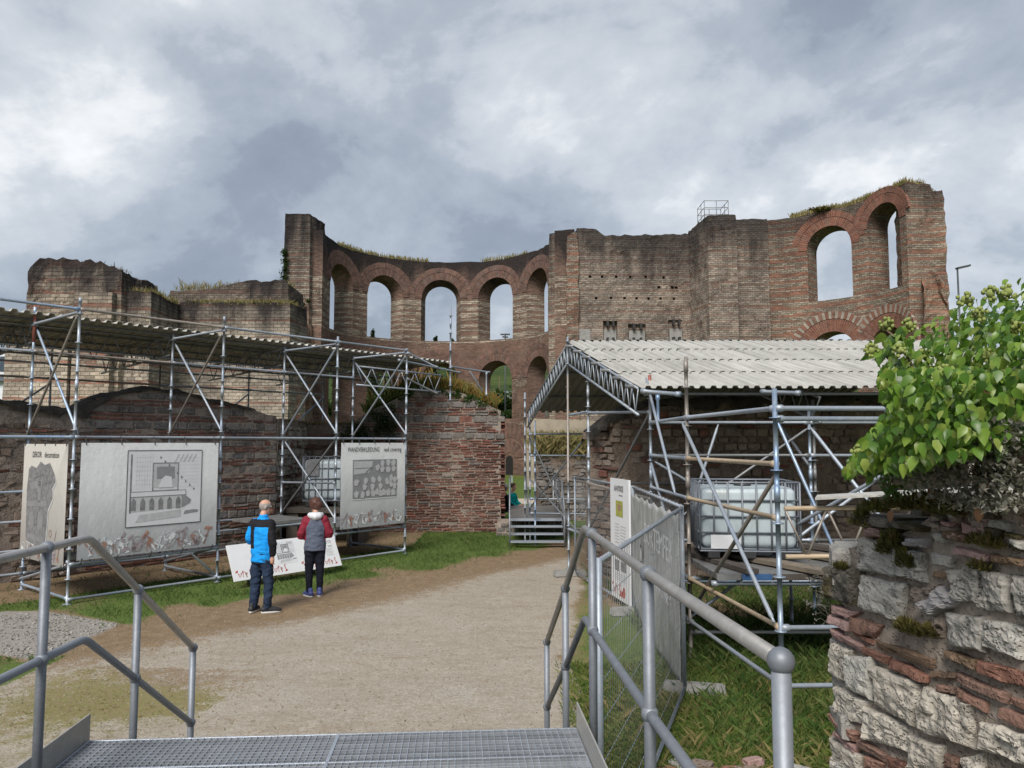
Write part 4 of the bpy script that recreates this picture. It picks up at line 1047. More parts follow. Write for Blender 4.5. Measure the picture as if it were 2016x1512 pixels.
for k in range(26):
    leaf_cloud(mb, (rnd.uniform(-5.0, -3.6), 23.3 - 0.18 * rnd.random(), rnd.uniform(2.5, 4.0) - 0.35 * max(0, -4.2 - 0)), (0.38, 0.22, 0.36), 130, 0.06, 0.4, 0.35, 2.2, k + 200)
mb.build('foliage', M['ivy_dark'], BU)
for k in range(4):
    mb = MB(); x = -4.8 + 0.35 * k; mb.path([(x, 23.33, 2.0), (x + 0.05, 23.28, 2.7), (x + 0.15 * nz(k * 3), 23.25, 3.4)], 0.02, 5, rad=[.025, .018, .008]); mb.build('stem', M['stem'], BU)
FN = thing('fern_plant', 'bright fern clump left of the grassy pier head', 'plant', (-5.0, 23.2, 3.2))
mb = MB()
for k in range(16):
    a = rnd.uniform(2.0, 4.6); L_ = rnd.uniform(0.4, 0.75); b0 = V((-4.9, 23.2, 3.35)); dd = V((math.cos(a), math.sin(a) * 0.5, 0))
    for j in range(9):
        t_ = j / 9; p = b0 + dd * L_ * t_ + V((0, 0, 0.45 * t_ - 0.45 * t_ * t_)); sd_ = V((-dd.y, dd.x, 0)).normalized() * (0.11 * (1 - t_))
        mb.add([p, p + sd_ + dd * 0.03, p + dd * 0.05, p - sd_ + dd * 0.03], ((0, 1, 2, 3),))
mb.build('frond', M['fern'], FN, kind='stuff')

# rubble wall under the right shelter
w4prof = [(0, 2.9), (0.35, 3.2), (0.9, 3.42), (2, 3.5), (4.5, 3.55), (8, 3.6)]
W4 = thing('rubble_wall', 'thick rubble wall sheltered under the white corrugated roof', 'wall', (5, 15.8, 0))
solid('core', [(1.62, 16.2), (2.1, 15.55), (10, 15.3), (10, 17.8), (1.75, 17.8)], -0.1, lambda x, y: interp(w4prof, x - 1.62), 0.3, 0.09, 1.3, M['rubble_mortar'], W4, 0.1, 0.3, 91)
face_masonry(W4, (2.05, 15.56), (7.5, 15.38), 0.05, lambda s: interp(w4prof, s + .4) - 0.05, RUB, 300, 92, 'wbrick', 'rubble', 0.03, 0.10, 4, 2.6)
face_masonry(W4, (1.60, 16.25), (2.06, 15.56), 0.05, lambda s: 2.9 + 0.7 * s, RUB, 40, 93, 'wbrick', 'rubble', 0.03, 0.08, 4, 2.2)
drape(W4, V((1.5, 15.6, 0)), V((1, -0.03, 0)), V((0, 1, 0)), 0.05, 8, [(0, 2.85), (0.5, 3.25), (1, 3.5), (2, 3.56), (8, 3.66)], 1.6, lambda s: interp([(0, .35), (0.6, .22), (1.3, .12), (3, .25), (5, .15), (8, .3)], s), 94)
# stub wall with dry grass seen below the far gable
W5 = thing('rubble_wall', 'dark stub wall with dry grass between the shelter legs', 'wall', (1.8, 27.5, 0))
solid('core', [(0.85, 27.0), (3.4, 26.8), (3.4, 29), (0.95, 29)], -0.1, lambda x, y: interp([(0.8, 2.2), (1.4, 2.65), (2.2, 2.6), (3.4, 2.9)], x), 0.3, 0.12, 1.4, M['rubble_mortar'], W5, 0.2, 0.3, 95)
face_masonry(W5, (0.9, 26.97), (3.3, 26.8), 0.0, lambda s: 2.3, RUB, 60, 96, 'wstone', 'wstone', 0.03, 0.05, 4, 2.5)
mb = MB(); blades(mb, [V((rnd.uniform(0.8, 3.4), rnd.uniform(26.7, 28.2), rnd.uniform(2.1, 2.75))) for _ in range(4500)], 0.10, 0.5, 0.012, rnd, 1.4); mb.build('grass', M['grass_dry'], W5, kind='stuff')
# low ledge wall at the foot of the passage, left of the little stair
W6 = thing('low_wall', 'low weedy ledge wall beside the small steel stair', 'wall', (-0.2, 22.6, 0))
solid('core', [(-0.45, 22.4), (1.7, 22.6), (1.7, 23.4), (-0.45, 23.3)], -0.1, 0.42, 0.25, 0.06, 1.6, M['wmortar'], W6, 0.1, 0.2, 97)
face_masonry(W6, (-0.45, 22.38), (1.65, 22.57), 0.0, lambda s: 0.42, RUB, 30, 98, 'wstone', 'wstone', 0.02, 0.03, 0.5, 1.5)
# ------------------------------------------------------------------ scaffolds
TR = 0.0242
def steel(rnd, w=(10, 3, 2, 1)):
    return M[rnd.choices(('steel', 'steel_blue', 'steel_brown', 'steel_dark'), w)[0]]
class Scaf:
    def __init__(s, root, seed): s.t, s.rnd = root, random.Random(seed)
    def post(s, p, z0, z1, mat=None, n=10):
        """standard with its rosettes and a foot plate, turned as one piece"""
        p = V((p[0], p[1], 0)); prof = [(0, 0.07), (0.012, 0.07), (0.014, TR)]; z = 0.42
        while z < z1 - z0 - 0.06:
            prof += [(z - 0.006, TR), (z - 0.005, 0.058), (z + 0.005, 0.058), (z + 0.006, TR)]
            if abs((z - 0.42) % 1.5) < 0.01 and z > 1: prof += [(z + 0.2, TR), (z + 0.201, TR + 0.006), (z + 0.35, TR + 0.006), (z + 0.351, TR)]
            z += 0.5
        L = z1 - z0; prof = [q for q in prof if q[0] < L] + [(L, TR)]
        mb = MB(); mb.lathe(p + V((0, 0, z0)), p + V((0, 0, z1)), prof, n)
        return mb.build('post', mat or steel(s.rnd), s.t)
    def ledger(s, p, q, mat=None, name='ledger', r=TR, n=8):
        p, q = V(p), V(q); L = (q - p).length
        mb = MB(); mb.lathe(p, q, [(0, r + 0.012), (0.07, r + 0.012), (0.09, r), (L - 0.09, r), (L - 0.07, r + 0.012), (L, r + 0.012)] if L > 0.4 else [(0, r), (L, r)], n)
        return mb.build(name, mat or steel(s.rnd), s.t)
    def brace(s, p, q, mat=None): 
        p, q = V(p), V(q); L = (q - p).length
        mb = MB(); mb.lathe(p, q, [(0, TR * 0.6), (0.05, TR * 0.6), (0.08, TR * 0.95), (L - 0.08, TR * 0.95), (L - 0.05, TR * 0.6), (L, TR * 0.6)], 8)
        return mb.build('brace', mat or steel(s.rnd), s.t)
    def girder(s, p, q, dz, step=0.45, mat=None, mat2=None):
        """lattice girder hung below the line p-q"""
        p, q = V(p), V(q); L = (q - p).length; d = (q - p) / L; dn = V((0, 0, -dz)); mat = mat or M['steel_dark']
        mb = MB(); mb.tube(p, q, TR, 7); g = mb.build('lattice_girder', mat, s.t)
        mb = MB(); mb.tube(p + dn, q + dn, TR, 7); mb.build('chord', mat, g)
        n = max(2, round(L / step))
        for i in range(n):
            a, b = p + d * (L * i / n), p + d * (L * (i + 0.5) / n) + dn; c = p + d * (L * (i + 1) / n)
            for u, v in ((a, b), (b, c)):
                mb = MB(); mb.tube(u, v, TR * 0.5, 5); mb.build('strut', mat2 or mat, g)
        return g
def wave_sheet(name, w, ev, gv, up, waves, amp, mat, flat=0.3):
    """corrugated sheet: w metres along ev, |gv| long, thickness 8 mm"""
    ev, gv, up = V(ev), V(gv), V(up); prof = []
    for i in range(waves):
        for f, h in ((0, 0), (0.28, 0), (0.42, 1), (0.78, 1), (0.92, 0)): prof.append(((i + f) / waves * w, h * amp))
    prof.append((w * 1.0, 0)); prof.append((w * 1.0 + 0.28 * w / waves, 0)); prof.append((w + 0.40 * w / waves, amp * 0.9))
    n = len(prof); vs = []
    for th in (0, -0.008):
        for g in (V(), gv):
            for x, h in prof: vs.append(ev * x + g + up * (h + th))
    fs = []
    for i in range(n - 1):
        fs += [(i, i+1, n+i+1, n+i), (2*n+i+1, 2*n+i, 3*n+i, 3*n+i+1), (i+1, i, 2*n+i, 2*n+i+1), (n+i, n+i+1, 3*n+i+1, 3*n+i)]
    fs += [(0, n, 3*n, 2*n), (2*n-1, n-1, 3*n-1, 4*n-1)]
    mb = MB(); mb.add(vs, fs, rnd=0.0)
    return mb.mesh(name, mat)

# ---- left shelter scaffold
LS = thing('scaffold_shelter', 'long tube scaffold with corrugated roof along the left brick wall', 'scaffold', A + NL)
sc = Scaf(LS, 21)
LT = [0, 0.353, 0.721, 1.0]; LEN = 7.62
FP = [A + DL * (LEN * t_) for t_ in LT]; RP = [p + NL * 2.07 for p in FP]
Z3 = lambda p, z: V((p.x, p.y, z))
for i, p in enumerate(FP): sc.post(p, 0, (5.2, 5.22, 5.12, 5.05)[i], (M['steel'], M['steel'], M['steel'], M['steel'])[i])
for i, p in enumerate(RP): sc.post(p, 0, (5.3, 5.06, 5.05, 5.0)[i], (M['steel_blue'], M['steel'], M['steel'], M['steel'])[i])
mb = MB(); mb.lathe(Z3(RP[0], 4.6), Z3(RP[0], 5.31), [(0, TR + 0.004), (0.7, TR + 0.004)], 10); mb.build('sleeve', M['steel_red'], LS)
F0, R0 = A - DL * 2.57, A - DL * 2.57 + NL * 2.07
sc.post(F0, 0, 5.2); sc.post(R0, 0, 5.1)
fr = [F0] + FP; rr = [R0] + RP
for i, (a, b) in enumerate(zip(fr, fr[1:])):
    sc.ledger(Z3(a, 5.0), Z3(b, 5.0), (M['steel_blue'], M['steel_brown'], M['steel'], M['steel'])[i])
    if i: 
        sc.ledger(Z3(a, 2.80), Z3(b, 2.80), M['steel'])
        if i != 2: sc.ledger(Z3(a, 0.66), Z3(b, 0.66), M['steel'])
        sc.ledger(Z3(a, 0.08), Z3(b, 0.08), M['steel'])
    else: sc.ledger(Z3(a, 2.80), Z3(b, 2.80))
for i, (a, b) in enumerate(zip(rr, rr[1:])):
    sc.ledger(Z3(a, 4.43), Z3(b, 4.43), (M['steel'], M['steel_brown'], M['steel'], M['steel'])[i])
    if i != 3: sc.ledger(Z3(a, 0.72), Z3(b, 0.72)); sc.ledger(Z3(a, 0.3), Z3(b, 0.3))
    if i == 0:
        for z in (2.8, 1.8, 1.25): sc.ledger(Z3(a, z), Z3(b, z))
sc.ledger(Z3(RP[1], 2.8), Z3(RP[2], 2.8)); sc.ledger(Z3(RP[2], 1.75), Z3(FP[2], 1.8))
brm = [(M['steel_blue'], M['steel_brown']), (M['steel'], M['steel_brown']), (M['steel'], M['steel']), (M['steel'], M['steel'])]
for i, (f, r) in enumerate(zip(FP, RP)):
    sc.ledger(Z3(f, 4.95), Z3(r, 4.95), M['steel']); sc.ledger(Z3(f, 0.1), Z3(r, 0.1))
    if i != 2: sc.ledger(Z3(f, 0.7), Z3(r, 0.7))
    o = DL * 0.05
    sc.brace(Z3(r + o, 4.85), Z3(f + o, 2.86), brm[i][0]); sc.brace(Z3(f - o, 4.85), Z3(r - o, 2.8), brm[i][1])
    if i == 2:
        sc.brace(Z3(f - o, 2.75), Z3(r - o, 0.95), M['steel_dark']); sc.brace(Z3(r + o, 2.75), Z3(f + o, 0.95), M['steel'])
    if i in (0, 1): sc.brace(Z3(r - o, 0.2), Z3(f - o, 0.66), M['steel'])
mb = MB(); sc.brace(Z3(FP[1], 0.12) + NL * 0.05, Z3(FP[1] - DL * 0.55, 0.62), M['steel'])
# outriggers at the right end
E_ = FP[3]; sc.ledger(Z3(E_, 4.95), Z3(E_ + DL * 0.9 - NL * 0.2, 4.62), M['steel']); sc.ledger(Z3(E_, 4.3), Z3(E_ + DL * 0.9 - NL * 0.2, 3.95), M['steel_dark'])
far = E_ + DL * 2.6 + NL * 1.0
sc.post(far, 3.9, 6.6); sc.ledger(Z3(E_ + NL * 0.3, 4.78), Z3(far + DL * 0.4, 4.72)); sc.ledger(Z3(far, 4.86), Z3(far + DL * 1.7, 4.82), M['steel']); sc.ledger(Z3(far + DL * 1.55, 4.82), Z3(far + DL * 1.55, 4.1), M['steel'])
sc.brace(Z3(far + DL * 0.8, 4.8), Z3(far + DL * 1.4, 4.2))
# far rows that carry the back of the roof
BK = [A - DL * 1.0 + NL * 5.6 + DL * s for s in (0, 2.57, 5.14, 7.71, 10.3)]
for i, p in enumerate(BK): sc.post(p, 0, 4.85, n=8)
for a, b in zip(BK, BK[1:]): sc.ledger(Z3(a, 4.2), Z3(b, 4.2)); sc.ledger(Z3(a, 4.55), Z3(b, 4.55))
for a, b in zip(BK, BK[1:]): sc.brace(Z3(a, 2.0), Z3(b, 4.1))
for k, s in ((2.95, -2.4), (4.4, -2.4)): sc.girder(Z3(A + NL * k + DL * s, 5.04), Z3(A + NL * k + DL * 10.6, 5.04), 0.42, 0.46)
for i in range(4): sc.girder(Z3(FP[i] + NL * 2.2, 5.0), Z3(FP[i] + NL * 5.6, 4.8), 0.4, 0.46)
sc.girder(Z3(RP[3] + DL * 0.1, 4.75), Z3(RP[3] + DL * 3.3, 4.72), 0.5, 0.55, M['steel'])
for k in (2.3, 3.3, 4.3, 5.3): sc.ledger(Z3(A + NL * k - DL * 2.4, 5.075 - 0.05 * (k - 2)), Z3(A + NL * k + DL * 10.9, 5.075 - 0.05 * (k - 2)), M['steel_dark'], 'purlin')
gvec = NL * 3.9 + V((0, 0, -0.2)); upv = DL.cross(gvec).normalized()
if upv.z < 0: upv = -upv
shm = wave_sheet('roof_sheet', 1.05, DL, gvec, upv, 5, 0.055, M['sheet'])
for k in range(13):
    inst('roof_sheet', shm, LS, Matrix.Translation(A + NL * 1.95 + DL * (-2.6 + 1.05 * k) + V((0, 0, 5.12 + 0.003 * (k % 3)))))
# working deck under the banners and in the open bay
def deck(s, parent, a, b, c, d, z, name='deck_board', n=3, mat='deckgrey', th=0.06):
    """boards from edge a-b to edge d-c"""
    for k in range(n):
        p, q = a.lerp(d, (k + 0.03) / n), b.lerp(c, (k + 0.03) / n); r, t_ = b.lerp(c, (k + 0.97) / n), a.lerp(d, (k + 0.97) / n)
        mb = MB(); mb.prism([Z3(x, z) for x in (p, q, r, t_)], (0, 0, th)); mb.build(name, M[mat], parent)
deck(sc, LS, FP[2] - DL * 1.3 + NL * 0.7, FP[2] - DL * 0.1 + NL * 0.7, RP[2] - DL * 0.1, RP[2] - DL * 1.3, 0.92, n=4)
deck(sc, LS, FP[0] + NL * 0.1, FP[1] + NL * 0.1, FP[1] + NL * 0.75, FP[0] + NL * 0.75, 0.72, n=2)
deck(sc, LS, FP[2] + NL * 0.1, FP[3] + NL * 0.1, RP[3], RP[2], 0.74, n=5)
sc.ledger(Z3(RP[1] + DL * 0.6, 0.95), Z3(RP[2], 0.95)); sc.ledger(Z3(FP[2] - DL * 1.3 + NL * .7, 0.88), Z3(FP[2] + NL * .7, 0.88), M['steel'])
# ------------------------------------------------------------------ banners and boards with their print
class Sheet:
    """a flat printed thing: local x to the right, y up, metres; print lies a few millimetres proud"""
    def __init__(s, root, o, ex, ey):
        s.t, s.o, s.x, s.y = root, V(o), V(ex).normalized(), V(ey).normalized(); s.n = s.x.cross(s.y).normalized(); s.lay = {}; s.turn = None
        if s.n.dot(V((0, 0, 1.5)) - s.o) < 0 and s.n.y > 0: s.n = -s.n
    def P(s, x, y, h=0.0):
        if s.turn:
            (cx, cy), a = s.turn; x, y = x - cx, y - cy; x, y = cx + x * math.cos(a) - y * math.sin(a), max(.02, cy + x * math.sin(a) + y * math.cos(a))
        return s.o + s.x * x + s.y * y + s.n * h
    def mb(s, mat, lv): return s.lay.setdefault((mat, lv), MB())
    def poly(s, pts, mat, lv=1): s.mb(mat, lv).add([s.P(x, y, 0.0025 * lv) for x, y in pts], (tuple(range(len(pts))),))
    def rect(s, x0, y0, x1, y1, mat, lv=1): s.poly(((x0, y0), (x1, y0), (x1, y1), (x0, y1)), mat, lv)
    def line(s, x0, y0, x1, y1, w, mat, lv=1):
        d = V((x1 - x0, y1 - y0)).normalized(); a = V((-d.y, d.x)) * (w / 2)
        s.poly(((x0 - a.x, y0 - a.y), (x1 - a.x, y1 - a.y), (x1 + a.x, y1 + a.y), (x0 + a.x, y0 + a.y)), mat, lv)
    def frame(s, x0, y0, x1, y1, w, mat, lv=1):
        for a in ((x0, y0, x1, y0), (x1, y0, x1, y1), (x1, y1, x0, y1), (x0, y1, x0, y0)): s.line(*a, w, mat, lv)
    def text(s, body, x, y, h, mat, lv=2, sx=1.0, bold=0.0): s.mb(mat, lv).add(*text_mesh(body, h, s.P(x, y, 0.0025 * lv), s.x, s.y, sx, bold))
    def fit(s, body, x0, x1, y, h, mat, lv=2):          # lettering set between x0 and x1
        vs, fs = text_mesh(body, h, (0, 0, 0), (1, 0, 0), (0, 1, 0)); a, b = min(v.x for v in vs), max(v.x for v in vs); k = (x1 - x0) / (b - a)
        s.mb(mat, lv).add([s.P(x0 + (v.x - a) * k, y + v.y, 0.0025 * lv) for v in vs], fs)
    def done(s):
        for (mat, lv), b in s.lay.items(): b.build('lettering' if mat == 'ink' and lv == 2 else 'print', M[mat], s.t, kind='stuff')
def tools(sh, x0, x1, y0, hgt, seed, pale=True):
    """row of trowels, buckets, hammers and brushes printed along the foot"""
    rnd = random.Random(seed); x = x0; k = seed
    cols = ('ink_paper', 'ink_clay', 'ink_mauve', 'ink_paper', 'ink_mauve') if pale else ('ink_red', 'ink_red', 'ink_clay', 'ink_red')
    while x < x1 - hgt * 0.5:
        m_ = cols[(k * 7 + seed) % len(cols)]; u = hgt; ang = rnd.uniform(-.75, .75); pc = (x + .25 * u, y0 + .45 * u); sh.turn = (pc, ang * (1 if pale else .6)); b = y0 + rnd.uniform(0, 0.06) * u
        if k % 5 == 0:      # trowel with bent neck
            sh.poly([(x, b), (x + .45*u, b + .05*u), (x + .38*u, b + .22*u), (x + .2*u, b + .25*u)], m_); sh.line(x + .26*u, b + .2*u, x + .16*u, b + .75*u, .10*u, m_); sh.line(x + .13*u, b + .7*u, x + .34*u, b + .95*u, .12*u, m_); x += .55*u
        elif k % 5 == 1:    # bucket
            sh.poly([(x + .06*u, b), (x + .42*u, b), (x + .5*u, b + .42*u), (x, b + .42*u)], m_)
            for q in range(6):
                w0, w1 = math.pi * q / 6, math.pi * (q + 1) / 6
                sh.line(x + .25*u + .25*u*math.cos(w0), b + .42*u + .3*u*math.sin(w0), x + .25*u + .25*u*math.cos(w1), b + .42*u + .3*u*math.sin(w1), .035*u, m_)
            x += .6*u
        elif k % 5 == 2:    # hammer
            sh.line(x + .2*u, b, x + .28*u, b + .8*u, .07*u, m_); sh.poly([(x, b + .72*u), (x + .44*u, b + .80*u), (x + .46*u, b + .95*u), (x + .05*u, b + .90*u)], m_); x += .5*u
        elif k % 5 == 3:    # compasses and rod
            sh.line(x + .02*u, b, x + .22*u, b + .9*u, .06*u, m_); sh.line(x + .42*u, b + .02*u, x + .22*u, b + .9*u, .06*u, m_); sh.line(x - .25*u, b + .2*u, x + .5*u, b + .85*u, .035*u, m_); x += .5*u
        else:               # brush and block
            sh.poly([(x, b + .3*u), (x + .22*u, b + .3*u), (x + .22*u, b + .66*u), (x, b + .66*u)], m_); sh.rect(x + .22*u, b + .42*u, x + .36*u, b + .54*u, m_); sh.line(x + .1*u, b, x + .12*u, b + .3*u, .14*u, m_); x += .45*u
        k += 1; x += rnd.uniform(.04, .14) * u
    sh.turn = None
def drawing(sh, x0, y0, x1, y1, paper='ink_paper', frame=True):
    """the printed section of a niche above a row of arched flues"""
    w, h = x1 - x0, y1 - y0; X = lambda u: x0 + u * w; Y = lambda v: y0 + v * h
    if paper: sh.rect(x0, y0, x1, y1, paper, 1)
    if frame: sh.frame(x0, y0, x1, y1, 0.012, 'ink', 3)
    sh.rect(X(.04), Y(.18), X(.06), Y(.95), 'ink_mid', 2)
    sh.rect(X(.33), Y(.50), X(.67), Y(.83), 'ink_pale', 2); sh.frame(X(.33), Y(.46), X(.67), Y(.83), 0.016, 'ink_mid', 3)
    sh.rect(X(.38), Y(.62), X(.62), Y(.78), 'ink_grey', 3); sh.poly([(X(.40), Y(.5)), (X(.6), Y(.5)), (X(.58), Y(.64)), (X(.5), Y(.66)), (X(.45), Y(.62))], 'ink_paper', 4)
    sh.rect(X(.05), Y(.39), X(.78), Y(.455), 'ink_paper', 3); sh.frame(X(.05), Y(.39), X(.78), Y(.455), 0.009, 'ink_mid', 4)
    sh.poly([(X(.04), Y(.19)), (X(.76), Y(.22)), (X(.86), Y(.30)), (X(.78), Y(.39)), (X(.04), Y(.39))], 'ink_pale', 2)
    for k in range(6):
        a = X(.06 + .118 * k); b = a + .062 * w
        sh.poly([(a, Y(.21)), (b, Y(.21)), (b, Y(.33)), ((a + b) / 2, Y(.375)), (a, Y(.33))], 'ink_mid', 3)
    sh.poly([(X(.73), Y(.22)), (X(.84), Y(.27)), (X(.86), Y(.32)), (X(.78), Y(.38)), (X(.73), Y(.38))], 'ink_grey', 3)
    sh.poly([(X(.12), Y(.05)), (X(.72), Y(.09)), (X(.72), Y(.19)), (X(.17), Y(.15))], 'ink_pale', 2)
    sh.poly([(X(.76), Y(.12)), (X(.96), Y(.14)), (X(.97), Y(.17)), (X(.9), Y(.18)), (X(.78), Y(.17))], 'ink_grey', 2)
    for k in range(9):
        u = .42 + .058 * k; sh.poly([(X(u), Y(.93 - .055 * k)), (X(u + .03), Y(.90 - .055 * k)), (X(u), Y(.885 - .055 * k))], 'ink_mid', 2)
    for k in range(7): sh.line(X(.10), Y(.55 + .06 * k), X(.32), Y(.55 + .06 * k), 0.003, 'ink_pale', 2); sh.line(X(.12 + .034 * k), Y(.48), X(.12 + .034 * k), Y(.95), 0.003, 'ink_pale', 2)
    for k in range(9): sh.line(X(.70), Y(.50 + .05 * k), X(.96), Y(.50 + .05 * k), 0.003, 'ink_pale', 2)
    for k in range(5): sh.line(X(.62 + .06 * k), Y(.84), X(.68 + .06 * k), Y(.95), 0.02, 'ink_pale', 2)
def banner(label, p, q, z0, z1, mat, inset=0.09):
    """mesh banner stretched between two posts, wavy, with eyelets and ties"""
    p, q = V((p.x, p.y, 0)), V((q.x, q.y, 0)); L0 = (q - p).length; d = (q - p) / L0; p = p + d * inset; L = L0 - 2 * inset
    n = d.cross(V((0, 0, 1))).normalized()
    if n.dot(-p) < 0: n = -n
    c0 = p + n * 0.075
    root = thing('banner', label, 'banner', (c0 + d * L / 2) + V((0, 0, z0)), 'banners on the left scaffold')
    mb = MB(); nu, nv = 14, 10
    off = lambda u, v: 0.0
    vs = [c0 + d * (L * i / nu) + V((0, 0, lerp(z0, z1, j / nv))) + n * off(i / nu, j / nv) for j in range(nv + 1) for i in range(nu + 1)]
    vs += [v - n * 0.004 for v in vs]; k = (nu + 1) * (nv + 1); fs = []
    for j in range(nv):
        for i in range(nu):
            a = j * (nu + 1) + i; fs.append((a, a + 1, a + nu + 2, a + nu + 1)); fs.append((k + a, k + a + nu + 1, k + a + nu + 2, k + a + 1))
    mb.add(vs, fs, smooth=True); mb.build('cloth', mat, root)
    for i in range(5):
        x = c0 + d * (L * (0.03 + 0.235 * i))
        mb = MB(); mb.path([x + V((0, 0, z1 - 0.03)) + n * 0.01, x + V((0, 0, z1 + 0.02)), x + V((0, 0, z1 + 0.11)) - n * 0.04, x + V((0, 0, z1 + 0.11)) - n * 0.12], 0.008, 5); mb.build('tie', M['ink'], root)
        mb = MB(); mb.path([x + V((0, 0, z0 + 0.03)) + n * 0.01, x + V((0, 0, z0 - 0.03)), x + V((0, 0, z0 - 0.09)) - n * 0.05, x + V((0, 0, z0 - 0.07)) - n * 0.12], 0.008, 5); mb.build('tie', M['ink'], root)
    sh = Sheet(root, c0 + V((0, 0, z0)), d, (0, 0, 1)); sh.n = n; sh.o = sh.o + n * 0.004
    return sh, L, z1 - z0
# left end banner with the carved stone
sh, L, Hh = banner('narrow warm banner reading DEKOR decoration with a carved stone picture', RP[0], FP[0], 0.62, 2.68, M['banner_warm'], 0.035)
sh.fit('DEKOR', L * .22, L * .43, Hh * .885, 0.15, 'ink'); sh.fit('decoration', L * .50, L * .82, Hh * .885, 0.15, 'ink')
st = [(.15, .78), (.21, .81), (.33, .79), (.42, .85), (.52, .82), (.63, .84), (.75, .74), (.77, .68), (.70, .62), (.72, .54), (.63, .44), (.62, .28), (.60, .14), (.57, .10), (.16, .155), (.14, .2), (.13, .42), (.12, .6)]
sh.poly([(L * (a + .012), Hh * (b - .012)) for a, b in st], 'ink_paper', 1); sh.poly([(L * a, Hh * b) for a, b in st], 'ink_mid', 2)
for q in ([(.2, .66), (.5, .70), (.48, .63), (.22, .60)], [(.16, .5), (.6, .52), (.6, .47), (.16, .45)], [(.2, .4), (.3, .42), (.32, .28), (.22, .24)], [(.42, .42), (.54, .4), (.52, .26), (.4, .27)], [(.17, .22), (.57, .20), (.57, .16), (.17, .18)], [(.38, .68), (.45, .68), (.46, .5), (.4, .5)]):
    sh.poly([(L * a, Hh * b) for a, b in q], 'ink_grey', 3)
for q in ([(.24, .74), (.4, .78), (.5, .74), (.3, .7)], [(.52, .76), (.7, .74), (.7, .68), (.54, .66)], [(.3, .38), (.4, .42), (.4, .3), (.32, .3)]): sh.poly([(L * a, Hh * b) for a, b in q], 'ink_mid', 4)
for k in range(10):
    w0, w1 = 6.283 * k / 10, 6.283 * (k + 1) / 10
    sh.line(L * .70 + .055 * math.cos(w0), Hh * .25 + .06 * math.sin(w0), L * .70 + .055 * math.cos(w1), Hh * .25 + .06 * math.sin(w1), 0.012, 'ink_clay', 1)
sh.line(L * .79, Hh * .17, L * .83, Hh * .28, 0.02, 'ink_mauve', 1)
tools(sh, L * .05, L * .95, 0.05, 0.30, 1); tools(sh, L * .12, L * .9, 0.04, 0.22, 4); sh.done()
# large banner with the drawing
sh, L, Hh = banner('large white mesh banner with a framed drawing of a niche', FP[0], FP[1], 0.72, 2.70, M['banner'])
drawing(sh, L * .31, Hh * .245, L * .865, Hh * .93)
tools(sh, L * .03, L * .98, 0.05, 0.36, 2); tools(sh, L * .10, L * .95, 0.10, 0.26, 3); tools(sh, L * .06, L * .95, 0.04, 0.2, 5); sh.done()
# right banner with the wall covering fragments
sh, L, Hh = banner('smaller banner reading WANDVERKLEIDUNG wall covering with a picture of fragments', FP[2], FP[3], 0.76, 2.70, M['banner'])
sh.fit('WANDVERKLEIDUNG', L * .09, L * .57, Hh * .895, 0.15, 'ink'); sh.fit('wall covering', L * .645, L * .93, Hh * .895, 0.15, 'ink')
bx0, by0, bx1, by1 = L * .17, Hh * .34, L * .855, Hh * .80
sh.rect(bx0 - .02, by0 - .03, bx1, by1, 'ink_paper', 1); sh.rect(bx0, by0, bx1, by1, 'ink_grey', 2)
rnd = random.Random(5)
def frag(u, v, w, h, k=5):
    pts = [(math.cos(6.283 * i / k + .5 * rnd.random()) * w * rnd.uniform(.8, 1.15), math.sin(6.283 * i / k + .4 * rnd.random()) * h * rnd.uniform(.8, 1.15)) for i in range(k)]
    cx, cy = lerp(bx0, bx1, u), lerp(by0, by1, v)
    sh.poly([(cx + a + .018, cy + b - .016) for a, b in pts], 'ink_mid', 3); sh.poly([(cx + a, cy + b) for a, b in pts], 'ink_pale', 4)
for u, v in ((.08, .12), (.22, .10), (.34, .12), (.45, .12), (.54, .14), (.62, .12), (.70, .13), (.81, .12), (.92, .12), (.08, .42), (.28, .46), (.26, .30), (.45, .47), (.44, .29), (.60, .48), (.62, .30), (.77, .42), (.87, .34), (.87, .50), (.95, .44), (.95, .29), (.66, .74), (.66, .90), (.80, .72), (.92, .74), (.79, .92), (.92, .91), (.55, .78)):
    frag(u, v, .078, .09)
sh.poly([(lerp(bx0, bx1, a), lerp(by0, by1, b)) for a, b in ((.02, .62), (.36, .66), (.42, .78), (.44, .96), (.02, .96))], 'ink_pale', 3)
sh.line(lerp(bx0, bx1, .04), lerp(by0, by1, .78), lerp(bx0, bx1, .42), lerp(by0, by1, .79), 0.012, 'ink_mid', 5)
sh.line(lerp(bx0, bx1, .28), lerp(by0, by1, .67), lerp(bx0, bx1, .42), lerp(by0, by1, .80), 0.03, 'ink_mid', 5)
tools(sh, L * .03, L * .97, 0.05, 0.34, 3); tools(sh, L * .10, L * .95, 0.10, 0.24, 6); sh.done()

# slanted information board the two visitors read
IB = thing('information_board', 'slanted white information board with niche drawing and HEUTE heading', 'sign', A - NL * 1.0 + DL * 3.7)
c0 = A - NL * 1.0 + DL * 2.47 + V((0, 0, 0.15)); ey = (NL * 0.32 + V((0, 0, 0.63))); bh = ey.length; ey.normalize(); bl = 2.46
nb = DL.cross(ey).normalized(); nb = nb if nb.dot(-c0) > 0 else -nb
mb = MB(); mb.prism([c0, c0 + DL * bl, c0 + DL * bl + ey * bh, c0 + ey * bh], -nb * 0.03); mb.build('board', M['white'], IB)
for u in (0.45, 1.95):
    mb = MB(); b0 = c0 + DL * u + ey * 0.3 - nb * 0.05; mb.tube(V((b0.x, b0.y, 0)) + NL * 0.1, b0 + NL * 0.0, 0.03, 8); mb.build('leg', M['steel_dark'], IB)
sh = Sheet(IB, c0, DL, ey); sh.n = nb; sh.o = c0 + nb * 0.0005
